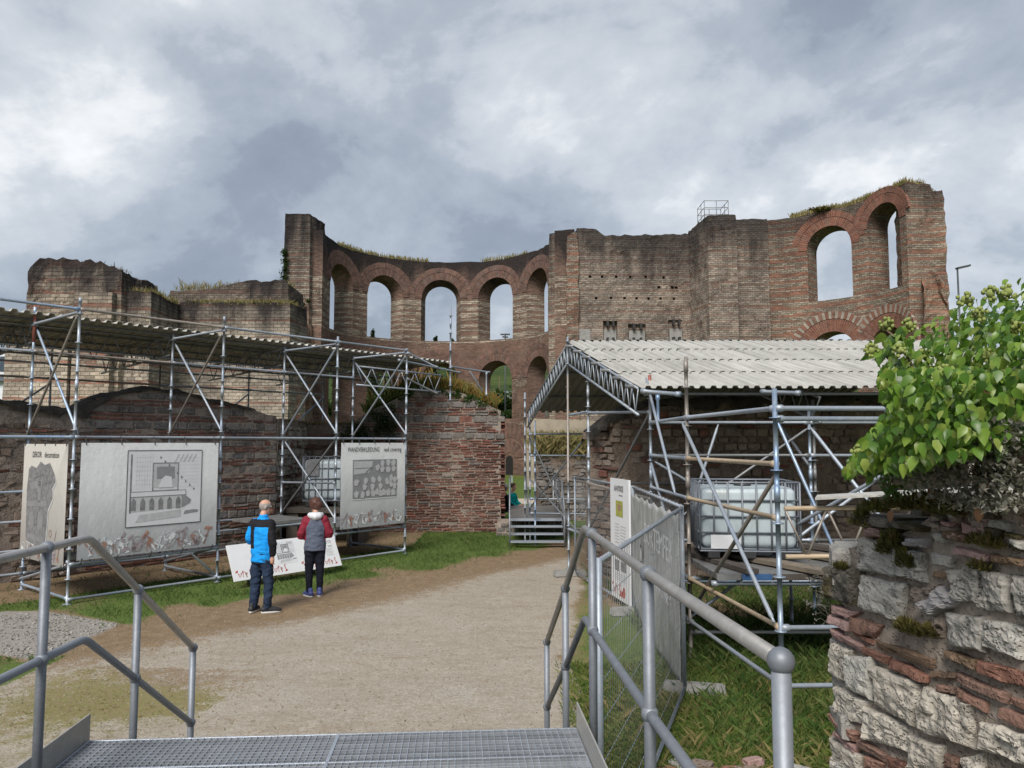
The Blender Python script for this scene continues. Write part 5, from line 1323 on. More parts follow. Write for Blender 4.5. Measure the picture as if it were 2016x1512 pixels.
drawing(sh, bl * .40, bh * .30, bl * .585, bh * .95, 'ink_paper', False)
sh.text('HEUTE', bl * .845, bh * .72, 0.085, 'ink_grey', 2, 1.0); sh.rect(bl * .93, bh * .94, bl * .985, bh * .965, 'ink_mid', 1); sh.rect(bl * .91, bh * .62, bl * .95, bh * .645, 'ink_grey', 1)
for k in range(7): sh.rect(bl * .875, bh * (.56 - .035 * k), bl * (.955 - .01 * (k % 3)), bh * (.57 - .035 * k), 'ink_pale', 1)
for x in (.03, .34, .62, .83): tools(sh, bl * x, bl * (x + .15), bh * .07, bh * .21, 2, False)
sh.done()
# ------------------------------------------------------------------ right shelter: scaffold, gabled corrugated roof, deck
RS = thing('scaffold_shelter', 'tube scaffold with gabled white corrugated roof over the right wall', 'scaffold', (2.4, 10, 0))
sc = Scaf(RS, 33)
P1, P2, P3 = V((2.52, 7.3, 0)), V((2.27, 9.9, 0)), V((2.24, 12.35, 0))
EV = V((1, 0, 0)); E0, RD, E9 = V((2.03, 12.0, 3.56)), V((1.24, 16.75, 4.93)), V((0.46, 21.5, 3.56))
sc.post(P1, 0.02, 3.22, M['steel_blue'], 14); sc.post(P2, 0, 3.82, M['steel_brown'], 12); sc.post(P3, 0, 3.6, M['steel'])
mb = MB(); mb.lathe(Z3(P3, 3.45), Z3(P3, 3.80), [(0, TR + .004), (.35, TR + .004)], 10); mb.build('sleeve', M['steel_red'], RS)
for z, ms in ((3.03, ('steel', 'steel')), (2.5, ('wood_tube', 'steel')), (1.99, ('wood_tube', 'steel')), (0.97, ('wood_tube', 'steel')), (0.44, ('steel', 'steel'))):
    sc.ledger(Z3(P2, z), Z3(P1, z), M[ms[0]]); sc.ledger(Z3(P3, z), Z3(P2, z), M[ms[1]])
Q = lambda p, dx, dy=0.0: V((p.x + dx, p.y + dy, 0))
P1b, P3b, P3c = Q(P1, 2.57, 0.1), Q(P3, 2.57), Q(P3, 5.14)
for p in (P1b, P3b, P3c, Q(P2, 2.6), Q(P1b, 2.5)): sc.post(p, 0, 3.3)
for z in (3.03, 2.93, 0.97, 0.44): sc.ledger(Z3(P1, z), Z3(P1b, z), M['steel']); sc.ledger(Z3(P1b, z), Z3(Q(P1b, 2.5), z))
for z in (3.03, 2.5, 1.15, 0.5): sc.ledger(Z3(P3, z), Z3(P3b, z)); sc.ledger(Z3(P3b, z), Z3(P3c, z))
for z in (0.97,): sc.ledger(Z3(Q(P2, 0, .0), z), Z3(Q(P2, 2.6), z)); sc.ledger(Z3(Q(P2, 0), 0.3), Z3(Q(P2, 2.6), 0.3), M['steel_dark'])
ox = V((0.06, 0, 0))
sc.brace(Z3(P2, 2.96) - ox, Z3(P1, 1.02) - ox, M['steel']); sc.brace(Z3(P1, 2.42) + ox * .2, Z3(P2, 0.55) + ox * .2, M['steel_brown'])
sc.brace(Z3(P3, 3.75) - ox, Z3(Q(P2, -.02, .7), 2.0), M['steel']); sc.brace(Z3(P3, 2.4), Z3(P2, 0.6), M['steel'])
sc.brace(Z3(P3, 2.4) + ox, Z3(P3b, 0.9), M['steel']); sc.brace(Z3(P3b, 2.95), Z3(P3, 1.2), M['steel_dark'])
sc.brace(Z3(Q(P3, 1.1), 3.0), Z3(Q(P3, .55), 1.4), M['steel']); 
sc.brace(Z3(Q(P2, 2.6), 2.35), Z3(Q(P2, 0.02), 0.5), M['steel'])
sc.brace(Z3(Q(P1, 1.35, 2.6), 2.9), Z3(Q(P1, 2.0, 1.6), 1.5), M['steel']); sc.brace(Z3(Q(P1, .95, 2.7), 3.0), Z3(Q(P1, 1.45, 2.0), 1.2), M['steel_blue'])
sc.brace(Z3(Q(P1, 2.2, .5), 2.9), Z3(Q(P1, 1.0, 2.2), 1.7), M['steel'])
sc.girder(V((2.58, 7.28, 2.08)), V((5.0, 7.32, 2.10)), 0.45, 0.42, M['wood_tube'], M['steel_brown'])
# gable girders and posts
sc.girder(E0 + V((-.02, .1, .0)), RD + V((-.02, 0, -.06)), 0.42, 0.30, M['steel'], M['steel'])
sc.girder(E9 + V((-.02, 0, 0)), RD + V((-.02, 0, -.06)), 0.42, 0.30, M['steel'], M['steel'])
for i in range(7):
    t_ = (i + 0.4) / 7; p = E0.lerp(RD, t_); mb = MB(); mb.tube(p + V((-0.16, 0, -.03)), p + V((0.25, 0, -.03)), 0.032, 8); mb.build('purlin_end', M['steel_dark'], RS)
sc.post((1.22, 16.6), 0, 5.02, M['steel']); sc.post((1.52, 15.2), 0, 4.2, M['steel']); sc.post((0.5, 21.4), 0, 3.4, M['steel']); sc.post((0.36, 21.2), 0, 4.1, M['steel']); sc.post((0.62, 20.6), 0, 3.3, M['steel_blue'])
GA, GB, GC = V((1.22, 16.6, 0)), V((1.52, 15.2, 0)), V((0.5, 21.4, 0))
for z in (2.95, 2.35, 1.15): sc.ledger(Z3(GC, z), Z3(Q(GC, 1.9, -.3), z))
for z in (3.3, 1.9, 0.85): sc.ledger(Z3(GA, z), Z3(GB, z + .02)); sc.ledger(Z3(GB, z), Z3(P3, z - .1))
sc.ledger(Z3(GB, 1.9), Z3(Q(GB, 2.4, .2), 1.9), M['steel_dark'])
sc.brace(Z3(GC, 2.9), Z3(GA, 1.0), M['steel_dark']); sc.brace(Z3(GA, 4.2), Z3(Q(GA, -.1, -1.3), 1.9), M['steel_brown']); sc.brace(Z3(GC, 0.9), Z3(Q(GA, .9, 1.5), 3.3)); sc.brace(Z3(GB, 1.0), Z3(P3, 3.2), M['steel_dark']); sc.brace(Z3(GC, 0.2), Z3(Q(GC, -.15, -.2), 2.3))
sc.brace(Z3(GC, 1.7), Z3(Q(GC, 1.5, -2), .1), M['steel_dark']); sc.ledger(Z3(GC, .75), Z3(Q(GC, 2.6, -.4), .75), M['steel']); sc.ledger(Z3(GC, .35), Z3(Q(GC, 2.6, -.4), .35), M['steel_dark'])
for z in (3.6,): sc.ledger(V((2.1, 12.1, 3.48)), V((10.5, 12.1, 3.48)), M['steel_dark'], 'purlin')
for f in (0.3, 0.65, 0.97):
    p = E0.lerp(RD, f); sc.ledger(V((p.x, p.y, p.z - .05)), V((p.x + 9, p.y, p.z - .05)), M['steel_dark'], 'purlin'); p = E9.lerp(RD, f); sc.ledger(V((p.x, p.y, p.z - .05)), V((p.x + 9, p.y, p.z - .05)), M['steel_dark'], 'purlin')
for x in (4.9, 7.6): sc.girder(V((x, 12.1, 3.42)), V((x - .8, 16.7, 4.8)), 0.4, 0.5); sc.post((x, 12.4), 0, 3.4); sc.brace(V((x, 12.4, 2.2)), V((x - .3, 13.8, 3.4)))
sc.ledger(V((2.0, 11.75, 3.50)), V((2.5, 11.3, 3.42)), M['steel'], 'tube_end', 0.03); sc.ledger(V((3.9, 11.9, 3.5)), V((4.3, 11.35, 3.44)), M['steel'], 'tube_end', 0.03)
sc.ledger(V((2.28, 11.9, 3.45)), V((2.28, 11.9, 3.0)), M['steel_blue'], 'hanger')
# roof sheets: four rows on the front slope, four behind the ridge
g1 = (RD - E0) / 4; g2 = (RD - E9) / 4
u1 = EV.cross(g1).normalized(); u2 = EV.cross(g2).normalized(); u2 = u2 if u2.z > 0 else -u2
W_ = 1.02
s1 = wave_sheet('roof_sheet', W_, EV, g1 * 1.07 - u1 * 0.026, u1, 6, 0.04, M['sheet']); s2 = wave_sheet('roof_sheet', W_, EV, g2 * 1.07 - u2 * 0.014, u2, 5, 0.052, M['sheet_shaded'])
rnd = random.Random(3)
for r in range(4):
    for c in range(8):
        lift = 0.022 + 0.004 * (c % 2)
        inst('roof_sheet', s1, RS, Matrix.Translation(E0 + g1 * r + EV * (W_ * c + rnd.uniform(-.012, .012)) + u1 * lift - g1 * 0.06))
        inst('roof_sheet', s2, RS, Matrix.Translation(E9 + g2 * r + EV * (W_ * c) + u2 * lift - g2 * 0.06))
# deck with steel boards and loose planks
deck(sc, RS, V((2.35, 8.9, 0)), V((6.4, 8.9, 0)), V((6.4, 11.6, 0)), V((2.3, 11.6, 0)), 1.14, 'deck_board', 8)
for x0, x1, m_ in ((2.35, 2.62, 'deckgrey'), (2.64, 2.98, 'deckblue'), (3.0, 3.5, 'plank_dark'), (3.52, 4.1, 'deckred'), (4.12, 6.4, 'plank_dark')): mb = MB(); mb.box(((x0 + x1) / 2, 8.885, 1.165), (x1 - x0, 0.02, 0.065)); mb.build('deck_edge', M[m_], RS)
sc.ledger(V((2.3, 8.95, 1.08)), V((6.4, 8.95, 1.08)), M['steel']); sc.ledger(V((2.3, 11.5, 1.05)), V((6.4, 11.5, 1.05)), M['steel_dark'])
for x in (4.1, 6.2): sc.post((x, 9.0), 0, 1.2); sc.post((x, 11.4), 0, 1.2)
def plank(label, a, b, w, z, th, mat):
    mb = MB(); mb.beam(V((*a, z)), V((*b, z)), w, th); mb.build('plank', M[mat], None, label, 'plank', 'loose planks on the right deck', 'thing')
plank('long grey plank on the right deck running under the tank pallet', (2.35, 11.2), (3.55, 8.75), 0.24, 1.245, 0.05, 'plank')
plank('dark plank at the left edge of the right deck', (2.28, 10.9), (2.75, 8.85), 0.16, 1.235, 0.05, 'plank_dark')
plank('plank right of the near corner post on the right deck', (3.5, 11.0), (4.55, 8.8), 0.26, 1.245, 0.05, 'plank')
plank('dark plank farthest right on the right deck', (4.2, 11.0), (5.6, 8.8), 0.24, 1.245, 0.05, 'plank_dark')

# ------------------------------------------------------------------ caged water tanks
def tank(label, c, rot, w, d, h, pal=0.12):
    """c: centre of the foot"""
    root = thing('water_tank', label, 'tank', c, 'caged water tanks'); rz = rotz(rot); c = V(c)
    T = lambda x, y, z: c + rz @ V((x, y, z))
    for x in (-w * .36, 0, w * .36):
        mb = MB(); mb.box(T(x, 0, pal * .5), (0.14, d, pal), rz); mb.build('pallet_skid', M['pallet'], root)
    mb = MB(); mb.box(T(0, 0, pal + .012), (w * 1.0, d * 1.0, 0.025), rz); mb.build('pallet_top', M['steel'], root)
    me = bpy.data.meshes.new('bottle'); bm = bmesh.new(); bmesh.ops.create_cube(bm, size=1)
    bmesh.ops.scale(bm, vec=(w * .95, d * .95, h * .95), verts=bm.verts)
    bmesh.ops.bevel(bm, geom=list(bm.edges), offset=min(w, h) * 0.11, segments=4, profile=0.5, affect='EDGES')
    bm.to_mesh(me); bm.free(); me.materials.append(M['plastic_white']); me.polygons.foreach_set('use_smooth', [True] * len(me.polygons))
    o = inst('bottle', me, root, Matrix.Translation(T(0, 0, pal + .03 + h * .475)) @ rz.to_4x4())
    mb = MB(); mb.lathe(T(0, 0, pal + h * .97), T(0, 0, pal + h * 1.02), [(0, .11), (.05, .11)], 14); mb.build('lid', M['pallet'], root)
    z0 = pal + .03; r = 0.011
    for k in range(5):
        z = z0 + h * k / 4 + (0.02 if k == 4 else 0)
        mb = MB(); a, b = w / 2, d / 2; mb.path([T(-a, -b, z), T(a, -b, z), T(a, b, z), T(-a, b, z), T(-a, -b + .001, z)], r * 1.15, 6); mb.build('cage_hoop', M['rail'], root)
    n = 7
    for i in range(n + 1):
        x = lerp(-w / 2, w / 2, i / n)
        for y in (-d / 2 - .012, d / 2 + .012): mb = MB(); mb.tube(T(x, y, z0), T(x, y, z0 + h + .02), r, 6); mb.build('cage_bar', M['rail'], root)
    for i in range(1, 6):
        y = lerp(-d / 2, d / 2, i / 6)
        for x in (-w / 2 - .012, w / 2 + .012): mb = MB(); mb.tube(T(x, y, z0), T(x, y, z0 + h + .02), r, 6); mb.build('cage_bar', M['rail'], root)
    return root, T
t_, T = tank('white plastic water tank in a steel cage on the right deck', (3.0, 10.0, 1.275), R(-6), 1.22, 0.85, 0.80, 0.08)
mb = MB(); mb.box(T(-.30, -.445, .20), (.36, .012, .17), rotz(R(-6))); mb.build('label_plate', M['white'], t_)
t_, T = tank('pale caged water tank behind the open bay of the left scaffold', (-5.05, 20.9, 1.02), R(8), 1.15, 1.0, 1.12, 0.14)
mb = MB(); mb.box(T(-.32, -.525, 1.02), (.32, .012, .42), rotz(R(8))); mb.build('label_plate', M['ink_mid'], t_)
BD = thing('brick_bench', 'low dark platform of timbers under the left water tank', 'platform', (-5.0, 21.0, 0))
for k in range(4): mb = MB(); mb.box((-5.0, 20.4 + .35 * k, .93), (1.9, .3, .14)); mb.build('beam', M['plank_dark'], BD)
for x in (-5.8, -4.2): mb = MB(); mb.box((x, 20.95, .43), (.3, 1.3, .87)); mb.build('support', M['plank_dark'], BD)

# loose sheet lying on the near girder
mb = MB(); a = V((2.82, 7.15, 2.17)); mb.prism([a, a + V((1.7, -.15, .10)), a + V((1.75, .05, .115)), a + V((.1, .2, .015))], (0, 0, .02))
mb.build('loose_sheet', M['sheet'], None, 'pale loose sheet lying on the lattice girder beside the ivy', 'sheet', None, 'thing', a)

# ------------------------------------------------------------------ site fence
F = [V((1.28, 15.75, 0)), V((1.93, 12.25, 0)), V((1.86, 8.4, 0)), V((0.50, 4.55, 0))]
def fence_panel(label, a, b, z0=0.10, z1=2.0, sp=0.062, nh=8):
    t_ = thing('site_fence', label, 'fence', (a + b) / 2, 'wire site fence panels'); L = (b - a).length; d = (b - a) / L; n = V((-d.y, d.x, 0))
    a, b = a + d * 0.04, b - d * 0.04; L -= .08
    for p in (a, b): mb = MB(); mb.tube(Z3(p, 0.03), Z3(p, z1 + .02), 0.021, 10); mb.build('upright', M['steel'], t_)
    for z in (z0, z1): mb = MB(); mb.tube(Z3(a, z), Z3(b, z), 0.017, 8); mb.build('bar', M['steel'], t_)
    mb = MB(); k = int(L / sp)
    for i in range(1, k): p = a + d * (L * i / k) + n * .012; mb.tube(Z3(p, z0), Z3(p, z1 + .03), 0.0023, 4)
    mb.build('wire_infill', M['steel_dark'], t_, kind='stuff')
    for j in range(1, nh):
        z = lerp(z0, z1, j / nh)
        mb = MB(); mb.path([Z3(a, z), Z3(a + d * L * .12, z), Z3(a + d * L * .15, z + .03), Z3(a + d * L * .18, z), Z3(a + d * L * .5, z), Z3(a + d * L * .53, z + .03), Z3(a + d * L * .56, z), Z3(b, z)], 0.0028, 4); mb.build('cross_wire', M['steel'], t_)
fence_panel('wire fence panel carrying the tall white sign', F[0], F[1])
fence_panel('wire fence panel covered by the grey lettered tarpaulin', F[1], F[2])
fence_panel('wire fence panel nearest the handrail stair', F[2], F[3], sp=0.06)
def foot(label, c, rot):
    mb = MB(); me = bmesh.new(); bmesh.ops.create_cube(me, size=1); bmesh.ops.scale(me, vec=(.68, .22, .12), verts=me.verts)
    for v in me.verts:
        if v.co.z > 0: v.co.x *= .93; v.co.y *= .8
    bmesh.ops.bevel(me, geom=list(me.edges), offset=.015, segments=2, affect='EDGES'); me.verts.ensure_lookup_table()
    mb.add([V(c) + V((0, 0, .06)) + rotz(rot) @ v.co for v in me.verts], [tuple(v.index for v in f.verts) for f in me.faces]); me.free()
    o = mb.build('concrete_block', M['concrete'], None, label, 'fence foot', 'concrete feet of the site fence', 'thing', c)
foot('concrete fence foot where the far fence panel ends near the small stair', F[0] + V((-.1, 0, 0)), R(10)); foot('concrete fence foot below the tall white sign', F[1] + V((-.05, 0, 0)), R(12)); foot('concrete fence foot below the near end of the tarpaulin', F[2] + V((.1, .02, 0)), R(-14)); foot('concrete fence foot under the panel end next to the handrail', F[3] + V((.15, .1, 0)), R(20))
# tall sign
d = (F[0] - F[1]).normalized(); n = V((-d.y, d.x, 0)); n = n if n.x < 0 else -n
TS = thing('tall_sign', 'tall white sign reading ANTIKE and HEUTE fixed to the fence', 'sign', F[1] + d * .5)
c0 = F[1] + d * 1.02 + n * .05 + V((0, 0, .12)); ex = -d
mb = MB(); mb.prism([c0, c0 + ex * .95, c0 + ex * .95 + V((0, 0, 1.98)), c0 + V((0, 0, 1.98))], -n * .035); mb.build('board', [M['white']], TS)
sh = Sheet(TS, c0, ex, (0, 0, 1)); sh.n = n; sh.o = c0 + n * .001
sh.text('ANTIKE', .22, 1.78, .125, 'ink_mid', 2, 1.1, .004); sh.rect(.46, 1.70, .66, 1.72, 'ink_grey'); sh.rect(.30, 1.36, .66, 1.62, 'ink_map', 1); sh.rect(.42, 1.46, .56, 1.56, 'ink_clay', 2)
for k in range(7): sh.rect(.25, 1.22 - .05 * k, .46, 1.235 - .05 * k, 'ink_pale'); sh.rect(.52, 1.20 - .05 * k, .80, 1.215 - .05 * k, 'ink_pale')
sh.text('HEUTE', .25, .76, .11, 'ink_mid', 2, 1.1, .004); sh.rect(.46, .69, .62, .705, 'ink_grey'); sh.rect(.22, .46, .46, .64, 'ink_mid', 1); sh.rect(.52, .48, .82, .64, 'ink_mid', 1)
for k in range(4): sh.rect(.25, .42 - .035 * k, .80, .43 - .035 * k, 'ink_pale')
tools(sh, .1, .55, .06, .2, 2, False)
for k, r in ((.68, .07),): sh.poly([(k + r * math.cos(6.283 * i / 14), .15 + r * 1.2 * math.sin(6.283 * i / 14)) for i in range(14)], 'ink_red')
sh.poly([(.52, .06), (.60, .06), (.63, .16), (.49, .16)], 'ink_red'); sh.done()
# tarpaulin
d = (F[2] - F[1]).normalized(); n = V((-d.y, d.x, 0)); n = n if n.x < 0 else -n; L = (F[2] - F[1]).length - .1
TP = thing('tarpaulin', 'grey tarpaulin with white lettering laced onto the fence', 'tarpaulin', F[1] + d * 2)
mb = MB(); nu, nv = 40, 24; vs = []
low = lambda u: interp([(0, .42), (.12, .16), (.3, .06), (.6, .04), (1, .10)], u)
for j in range(nv + 1):
    for i in range(nu + 1):
        u, v = i / nu, j / nv; z = lerp(low(u), 1.93 - .05 * abs(math.sin(u * 22)), v)
        vs.append(F[1] + d * (.05 + L * u) + V((0, 0, z)) + n * (.035 + .02 * nz(u * 5, v * 3, 4) + .010 * nz(u * 16, v * 7, 9)))
fs = [(j*(nu+1)+i, j*(nu+1)+i+1, (j+1)*(nu+1)+i+1, (j+1)*(nu+1)+i) for j in range(nv) for i in range(nu)]
mb.add(vs, fs, smooth=True); tp = mb.build('cloth', M['tarp'], TP)
sm_ = tp.modifiers.new('thickness', 'SOLIDIFY'); sm_.thickness = 0.002
sh = Sheet(TP, F[1] + d * .05, d, (0, 0, 1)); sh.n = n; sh.o = sh.o + n * .070
sh.fit('BORTEMFER', L * .42, L * .95, 1.34, .40, 'white'); sh.fit('PARTNER', L * .62, L * .93, .84, .26, 'white');
sh.poly([(L * .32 + .1 * math.cos(6.283 * i / 14), 1.12 + .14 * math.sin(6.283 * i / 14)) for i in range(14)], 'ink', 1); sh.poly([(L * .325 + .045 * math.cos(6.283 * i / 14), 1.12 + .1 * math.sin(6.283 * i / 14)) for i in range(14)], 'white', 2)
sh.done()
mb = MB(); pts = []
for i in range(90):
    u = i / 89; w = u * 150; pts.append(Z3(F[1] + d * (.05 + L * u), 1.99) + V((0, 0, .03 * math.sin(w))) + n * (.024 * math.cos(w)))
mb.path(pts, .005, 4); mb.build('lacing', M['ink_pale'], TP)

# ------------------------------------------------------------------ stairs
SX = V((1, 0.07, 0)).normalized(); SY = V((-0.07, 1, 0)).normalized()
ST = thing('viewing_stair', 'steel stair with open grating landing and pipe handrails in the foreground', 'stair', (-0.9, 4, 0))
ctr = V((-0.93, 4.2, 1.15)); hw = 1.28
def SP(x, y, z): return V((ctr.x, ctr.y, 0)) + SX * x + SY * y + V((0, 0, z))
def grating(x0, x1, y0, y1, z, name='grating'):
    """bar grating: bearing bars, cross bars and rim joined as one welded panel"""
    mb = MB(); n = int((x1 - x0) / .034)
    for i in range(n + 1): x = lerp(x0 + .004, x1 - .004, i / n); mb.beam(SP(x, y0, z - .015), SP(x, y1, z - .015), .0028, .03)
    m_ = int((y1 - y0) / .034)
    for i in range(m_ + 1): y = lerp(y0 + .004, y1 - .004, i / m_); mb.beam(SP(x0, y, z - .008), SP(x1, y, z - .008), .0045, .015)
    g = mb.build(name, M['grate'], ST, kind='stuff')
    for a, b in (((x0, y0), (x1, y0)), ((x1, y0), (x1, y1)), ((x1, y1), (x0, y1)), ((x0, y1), (x0, y0))):
        r = MB(); r.beam(SP(*a, z - .0145), SP(*b, z - .0145), .005, .033); r.build('rim', M['grate'], g)
for x0, x1 in ((-hw, .0), (.006, hw)):
    for y0, y1 in ((-.36, -.002), (-.85, -.364), (-1.7, -.855), (-2.7, -1.705), (-4.2, -2.705)): grating(x0, x1, y0, y1, 1.15)
for k in range(5):
    z = 1.15 - .19 * (k + 1); grating(-hw, hw, .02 + .30 * k, .02 + .30 * k + .28, z, 'tread')
for s in (-1, 1):
    mb = MB(); mb.beam(SP(s * (hw + .012), -4.2, 1.20), SP(s * (hw + .012), .02, 1.20), .008, .16); mb.build('toe_plate', M['plate'], ST)
    mb = MB(); mb.prism([SP(s * (hw + .02), .0, 1.14), SP(s * (hw + .02), 1.62, .06), SP(s * (hw + .02), 1.62, -.02), SP(s * (hw + .02), 1.40, -.02), SP(s * (hw + .02), .0, .92)], SX * .01 * s); mb.build('stringer', M['plate'], ST)
    mb = MB(); mb.beam(SP(s * hw * .98, -4.2, 1.04), SP(s * hw * .98, 0, 1.04), .06, .16); mb.build('beam', M['plate'], ST)
    mb = MB(); mb.tube(SP(s * hw * .95, -.3, 0), SP(s * hw * .95, -.3, 1.0), .05, 8); mb.build('column', M['plate'], ST)
mb = MB(); mb.beam(SP(-hw, -.36, 1.07), SP(hw, -.36, 1.07), .05, .10); mb.build('beam', M['plate'], ST)
def handrail(side, line, zt, posts, mid):
    """line: (x, y, z) of the top rail; a ball at every post"""
    hr = thing('handrail', 'grey pipe handrail with ball joints on the %s of the foreground stair' % side, 'handrail', line[-1], 'foreground handrails')
    pts = [V(p) for p in line]
    def smooth(ps):
        o = [ps[0]]
        for a, b, c in zip(ps, ps[1:], ps[2:]):
            u, w = (a - b).normalized(), (c - b).normalized()
            if u.dot(w) > -.995: o += [b + u * .06, b + u * .025 + w * .004, b + w * .025 + u * .004, b + w * .06]
            else: o.append(b)
        return o + [ps[-1]]
    mb = MB(); mb.path(smooth(pts), .0195, 14); mb.build('top_rail', M['rail_worn'], hr)
    mb = MB(); mb.path(smooth([p - V((0, 0, mid)) for p in pts]), .019, 14); mb.build('middle_rail', M['rail'], hr)
    for i, zb in posts:
        p = V(i); mb = MB(); mb.tube(Z3(p, zb), p, .0212, 14); po = mb.build('post', M['rail'], hr)
        for dz in (0, mid): mb = MB(); mb.ball(p - V((0, 0, dz)), .031 if (dz or i != posts[0][0] or side == 'left') else .0295, 16, 10); mb.build('ball_joint', M['rail'], po)
    return hr
RL = [(0.575, 1.67, 2.235), (0.49, 2.79, 2.23), (0.415, 4.0, 2.23), (0.40, 4.27, 2.23), (0.345, 5.02, 1.76), (0.27, 6.05, 1.16)]
handrail('right side', RL, 2.23, [((0.575, 1.67, 2.235), .9), ((0.49, 2.79, 2.23), .9), ((0.415, 4.0, 2.23), .9), ((0.345, 5.02, 1.76), 0.3), ((0.27, 6.05, 1.16), 0)], .49)
LL = [(-2.02, 1.3, 2.23), (-2.06, 2.4, 2.23), (-2.09, 3.47, 2.23), (-2.10, 3.83, 2.23), (-2.13, 4.42, 1.865), (-2.155, 5.27, 1.32)]
handrail('left side', LL, 2.23, [((-2.02, 1.3, 2.23), .9), ((-2.06, 2.4, 2.23), .9), ((-2.09, 3.47, 2.23), .9), ((-2.13, 4.42, 1.865), .3), ((-2.155, 5.27, 1.32), 0)], .49)

# small stair in the passage
SS = thing('small_stair', 'small steel stair with four steps and railings in the passage', 'stair', (0.68, 21, 0))
x0, x1 = -0.06, 1.36
for k in range(3):
    mb = MB(); mb.box(((x0 + x1) / 2, 20.02 + .27 * k, .15 + .165 * k), (x1 - x0 - .04, .26, .035)); mb.build('tread', M['steel'], SS)
mb = MB(); mb.box(((x0 + x1) / 2, 22.95, .645), (x1 - x0 - .02, 4.2, .03)); mb.build('landing', M['treadplate'], SS)
mb = MB(); mb.box(((x0 + x1) / 2, 20.835, .63), (x1 - x0 - .02, .03, .07)); mb.build('nosing', M['steel'], SS)
for x in (x0, x1):
    mb = MB(); mb.prism([V((x, 19.85, 0)), V((x, 20.85, .62)), V((x, 25.0, .62)), V((x, 25.0, .48)), V((x, 20.9, .48)), V((x, 20.0, 0))], (.02, 0, 0)); mb.build('stringer', M['steel_dark'], SS)
    mb = MB(); mb.path([(x, 19.9, .98), (x, 20.85, 1.62), (x, 21.2, 1.66), (x, 25.0, 1.66)], .021, 8); mb.build('top_rail', M['rail'], SS)
    mb = MB(); mb.path([(x, 19.9, .55), (x, 20.85, 1.17), (x, 25.0, 1.2)], .017, 8); mb.build('middle_rail', M['rail'], SS)
    for y, a, b in ((19.9, 0, .98), (20.88, .3, 1.63), (22.2, .5, 1.66), (23.6, .5, 1.66), (25.0, 0, 1.66)): mb = MB(); mb.tube((x, y, a), (x, y, b), .021, 8); mb.build('post', M['rail'], SS)
mb = MB(); mb.box((x1 - .02, 22.9, .72), (.012, 4.1, .12)); mb.build('toe_plate', M['rail'], SS)
for y, x in ((22.0, .1), (22.0, 1.2), (24.8, .1), (24.8, 1.2)): mb = MB(); mb.tube((x, y, 0), (x, y, .63), .03, 6); mb.build('leg', M['steel_dark'], SS)
mb = MB(); mb.prism([V((1.30, 24.2, .95)), V((1.30, 24.6, .95)), V((1.30, 24.62, 1.55)), V((1.30, 24.3, 1.5))], (.01, 0, 0)); mb.build('hanging_notice', M['white'], None, 'small white notice hanging on the far railing of the small stair', 'notice', None, 'thing', (1.3, 24.4, 1.2))
# rope barrier on the far lawn
RB = thing('rope_barrier', 'thin rope barrier across the lawn at the foot of the apse', 'barrier', (0, 40, 0))
for x in (-6, -3, 0, 3): mb = MB(); mb.tube((x, 40, 0), (x, 40, 1.0), .02, 6); mb.build('stake', M['steel'], RB)
for x in (-6, -3, 0): mb = MB(); mb.path([(x, 40, .95), (x + 1.5, 40, .9), (x + 3, 40, .95)], .012, 5); mb.build('rope', M['grass_gold'], RB)
mb = MB(); vs = [V((x, y, .006)) for x, y in ((-30, 33.4), (-4, 34.2), (6, 34.0), (30, 33.0), (30, 36.0), (6, 37.2), (-4, 37.4), (-30, 36.6))]; mb.add(vs, ((0, 1, 6, 7), (1, 2, 5, 6), (2, 3, 4, 5)))
tag(mb.build('path', m_plain('pale_path_grit', (0.42, 0.35, 0.27), 0.95, 0.15, 3)), 'pale gravel path crossing the lawn before the apse', None, None, 'structure')
